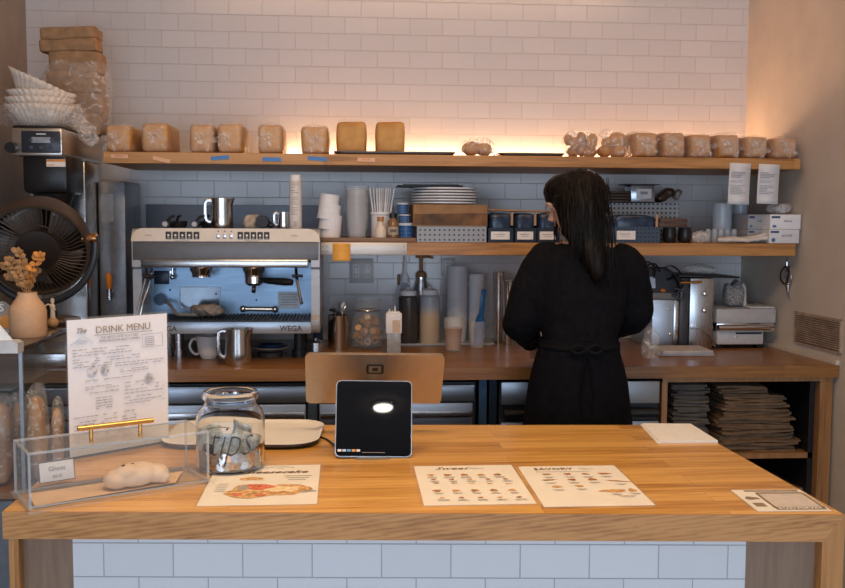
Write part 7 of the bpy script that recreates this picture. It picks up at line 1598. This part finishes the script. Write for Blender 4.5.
bm = B(); prism(bm, rrect(Wt, Ht, .014, 6), .010, base=(0, 0, 0), frame='XZ'); scb = pobj('screen_back', bm, M_GOLDA, Mp, smooth=40)
bm = B(); prism(bm, rrect(Wt-.008, Ht-.008, .012, 6), .002, base=(0, .0101, 0), frame='XZ'); g = pobj('screen_glass', bm, M_BLACK, Mp); 
sgn = 1 if (Mp.to_3x3() @ Vector((0, 1, 0))).y > 0 else -1
print('screen normal', Mp.to_3x3() @ Vector((0, 1, 0)))
bm = B(); zl_ = Ht*.22
prism(bm, rrect(.050, .036, .007, 5, 0, zl_), .0012, base=(0, -.0013, 0), frame='XZ'); lg = pobj('logo_square', bm, plain('logo_dark', (.035, .028, .022), .35), Mp)
bm = B(); prism(bm, rrect(.036, .024, .003, 4, 0, zl_), .0006, base=(0, -.0020, 0), frame='XZ'); g = pobj('logo_inner', bm, M_GOLDA, Mp); g.parent = lg
bm = B(); prism(bm, rrect(.016, .012, .0015, 3, 0, zl_), .0006, base=(0, -.0027, 0), frame='XZ'); g = pobj('logo_centre', bm, plain('logo_dark', (.035, .028, .022), .35), Mp); g.parent = lg
bY, tY = o_.y+.003, o_.y+.063
d4 = [P(335, 457, Y=bY), P(412.5, 457.4, Y=bY), P(411.5, 381, Y=tY), P(336, 380, Y=tY)]
cen2 = sum(d4, Vector())/4; vx = ((d4[1]-d4[0])+(d4[2]-d4[3])).normalized(); vz = ((d4[3]-d4[0])+(d4[2]-d4[1])).normalized(); vy = vz.cross(vx).normalized(); vz = vx.cross(vy)
Wd = ((d4[1]-d4[0]).length+(d4[2]-d4[3]).length)/2; Hd = ((d4[3]-d4[0]).length+(d4[2]-d4[1]).length)/2
Md = Matrix.Translation(cen2-o_) @ Matrix((vx, vy, vz)).transposed().to_4x4()
print('disp normal', vy, 'W', Wd, Hd, Wt, Ht)
bm = B(); prism(bm, rrect(Wd, Hd, .014, 6), .014, base=(0, 0, 0), frame='XZ'); cdp = pobj('customer_display', bm, plain('silver_edge', (.45, .47, .5), .3, metal=.8), Md, smooth=40)
bm = B(); prism(bm, rrect(Wd-.005, Hd-.005, .012, 6), .0015, base=(0, -.0014, 0), frame='XZ'); gl = pobj('display_glass', bm, plain('display_black', (.006, .007, .010), .02, noise_amt=0), Md, smooth=0); gl.parent = cdp
for k, c_ in enumerate(((.7, .7, .72), (.55, .6, .7), (.1, .35, .7), (.75, .35, .1), (.72, .72, .72))):
    bm = B(); box(bm, (-Wd*.44+k*.0125, -.0018, -Hd*.415), (.010, .0006, .006)); g = pobj('card_logo', bm, plain('card_logo_%d' % k, c_, .5), Md, smooth=0); g.parent = cdp
bm = B(); box(bm, (-.0, -.0018, -Hd*.44), (Wd*.30, .0005, .0012)); g = pobj('payment_line', bm, plain('grey_line', (.35, .3, .25), .5), Md, smooth=0); g.parent = cdp
bm = B(); c_ = cen2-o_; prism(bm, [(-.02, 0), (.20, 0), (.20, .008), (.13, .10), (.10, .13), (.075, .13), (.01, .01)], .09, base=(-.045, 0.012, 0), frame='YZ'); tube(bm, [(0, .10, .085), (0, .15, .11), (cen-o_)+Vector((0, .002, -.04))], .016, n=12)
obj('stand', bm, plain('stand_silver', (.30, .28, .26), .4, metal=.5), rg)
bm = B(); tube(bm, spline([P(303, 437.5, Z=CT+.004), P(315, 436.5, Z=CT+.004), P(326, 439, Z=CT+.004), P(337, 447, Z=CT+.008)]), .0028, n=8); 
bmesh.ops.translate(bm, verts=bm.verts, vec=-o_); obj('cable', bm, M_BLACK, rg)
# ceiling lamp: its reflection is the white oval in the customer display
pt = o_+(Md @ Vector((Wd*.12, -.0015, Hd*.12)))
nrm = -vy if vy.y > 0 else vy
dv = (pt-Vector(CAM)).normalized(); rv = dv-2*dv.dot(nrm)*nrm
print('reflect', rv, 'pt', pt)
tt = (3.05-pt.z)/rv.z if rv.z > .05 else 3.0
lp = pt+rv*tt
print('lamp', lp, tt)
q = thing('ceiling_lamp', 'round white glowing ceiling lamp above the customer side', 'lamp', (lp.x, lp.y, 3.1))
o2 = Vector(q.location); lr = 9.5*(2.6+tt)/960
bm = B(); lathe(bm, [(0, -.05), (lr*.9, -.048), (lr, -.04), (lr, -.03), (0, -.03)], n=48); obj('glowing_disc', bm, plain('lamp_glow', (1, .95, .9), .5, noise_amt=0, emit=(1.0, .90, .80), es=40), q)
bm = B(); lathe(bm, [(0, -.03), (lr*1.06, -.032), (lr*1.06, 0), (0, 0)], n=48); obj('housing', bm, M_WHITE, q)
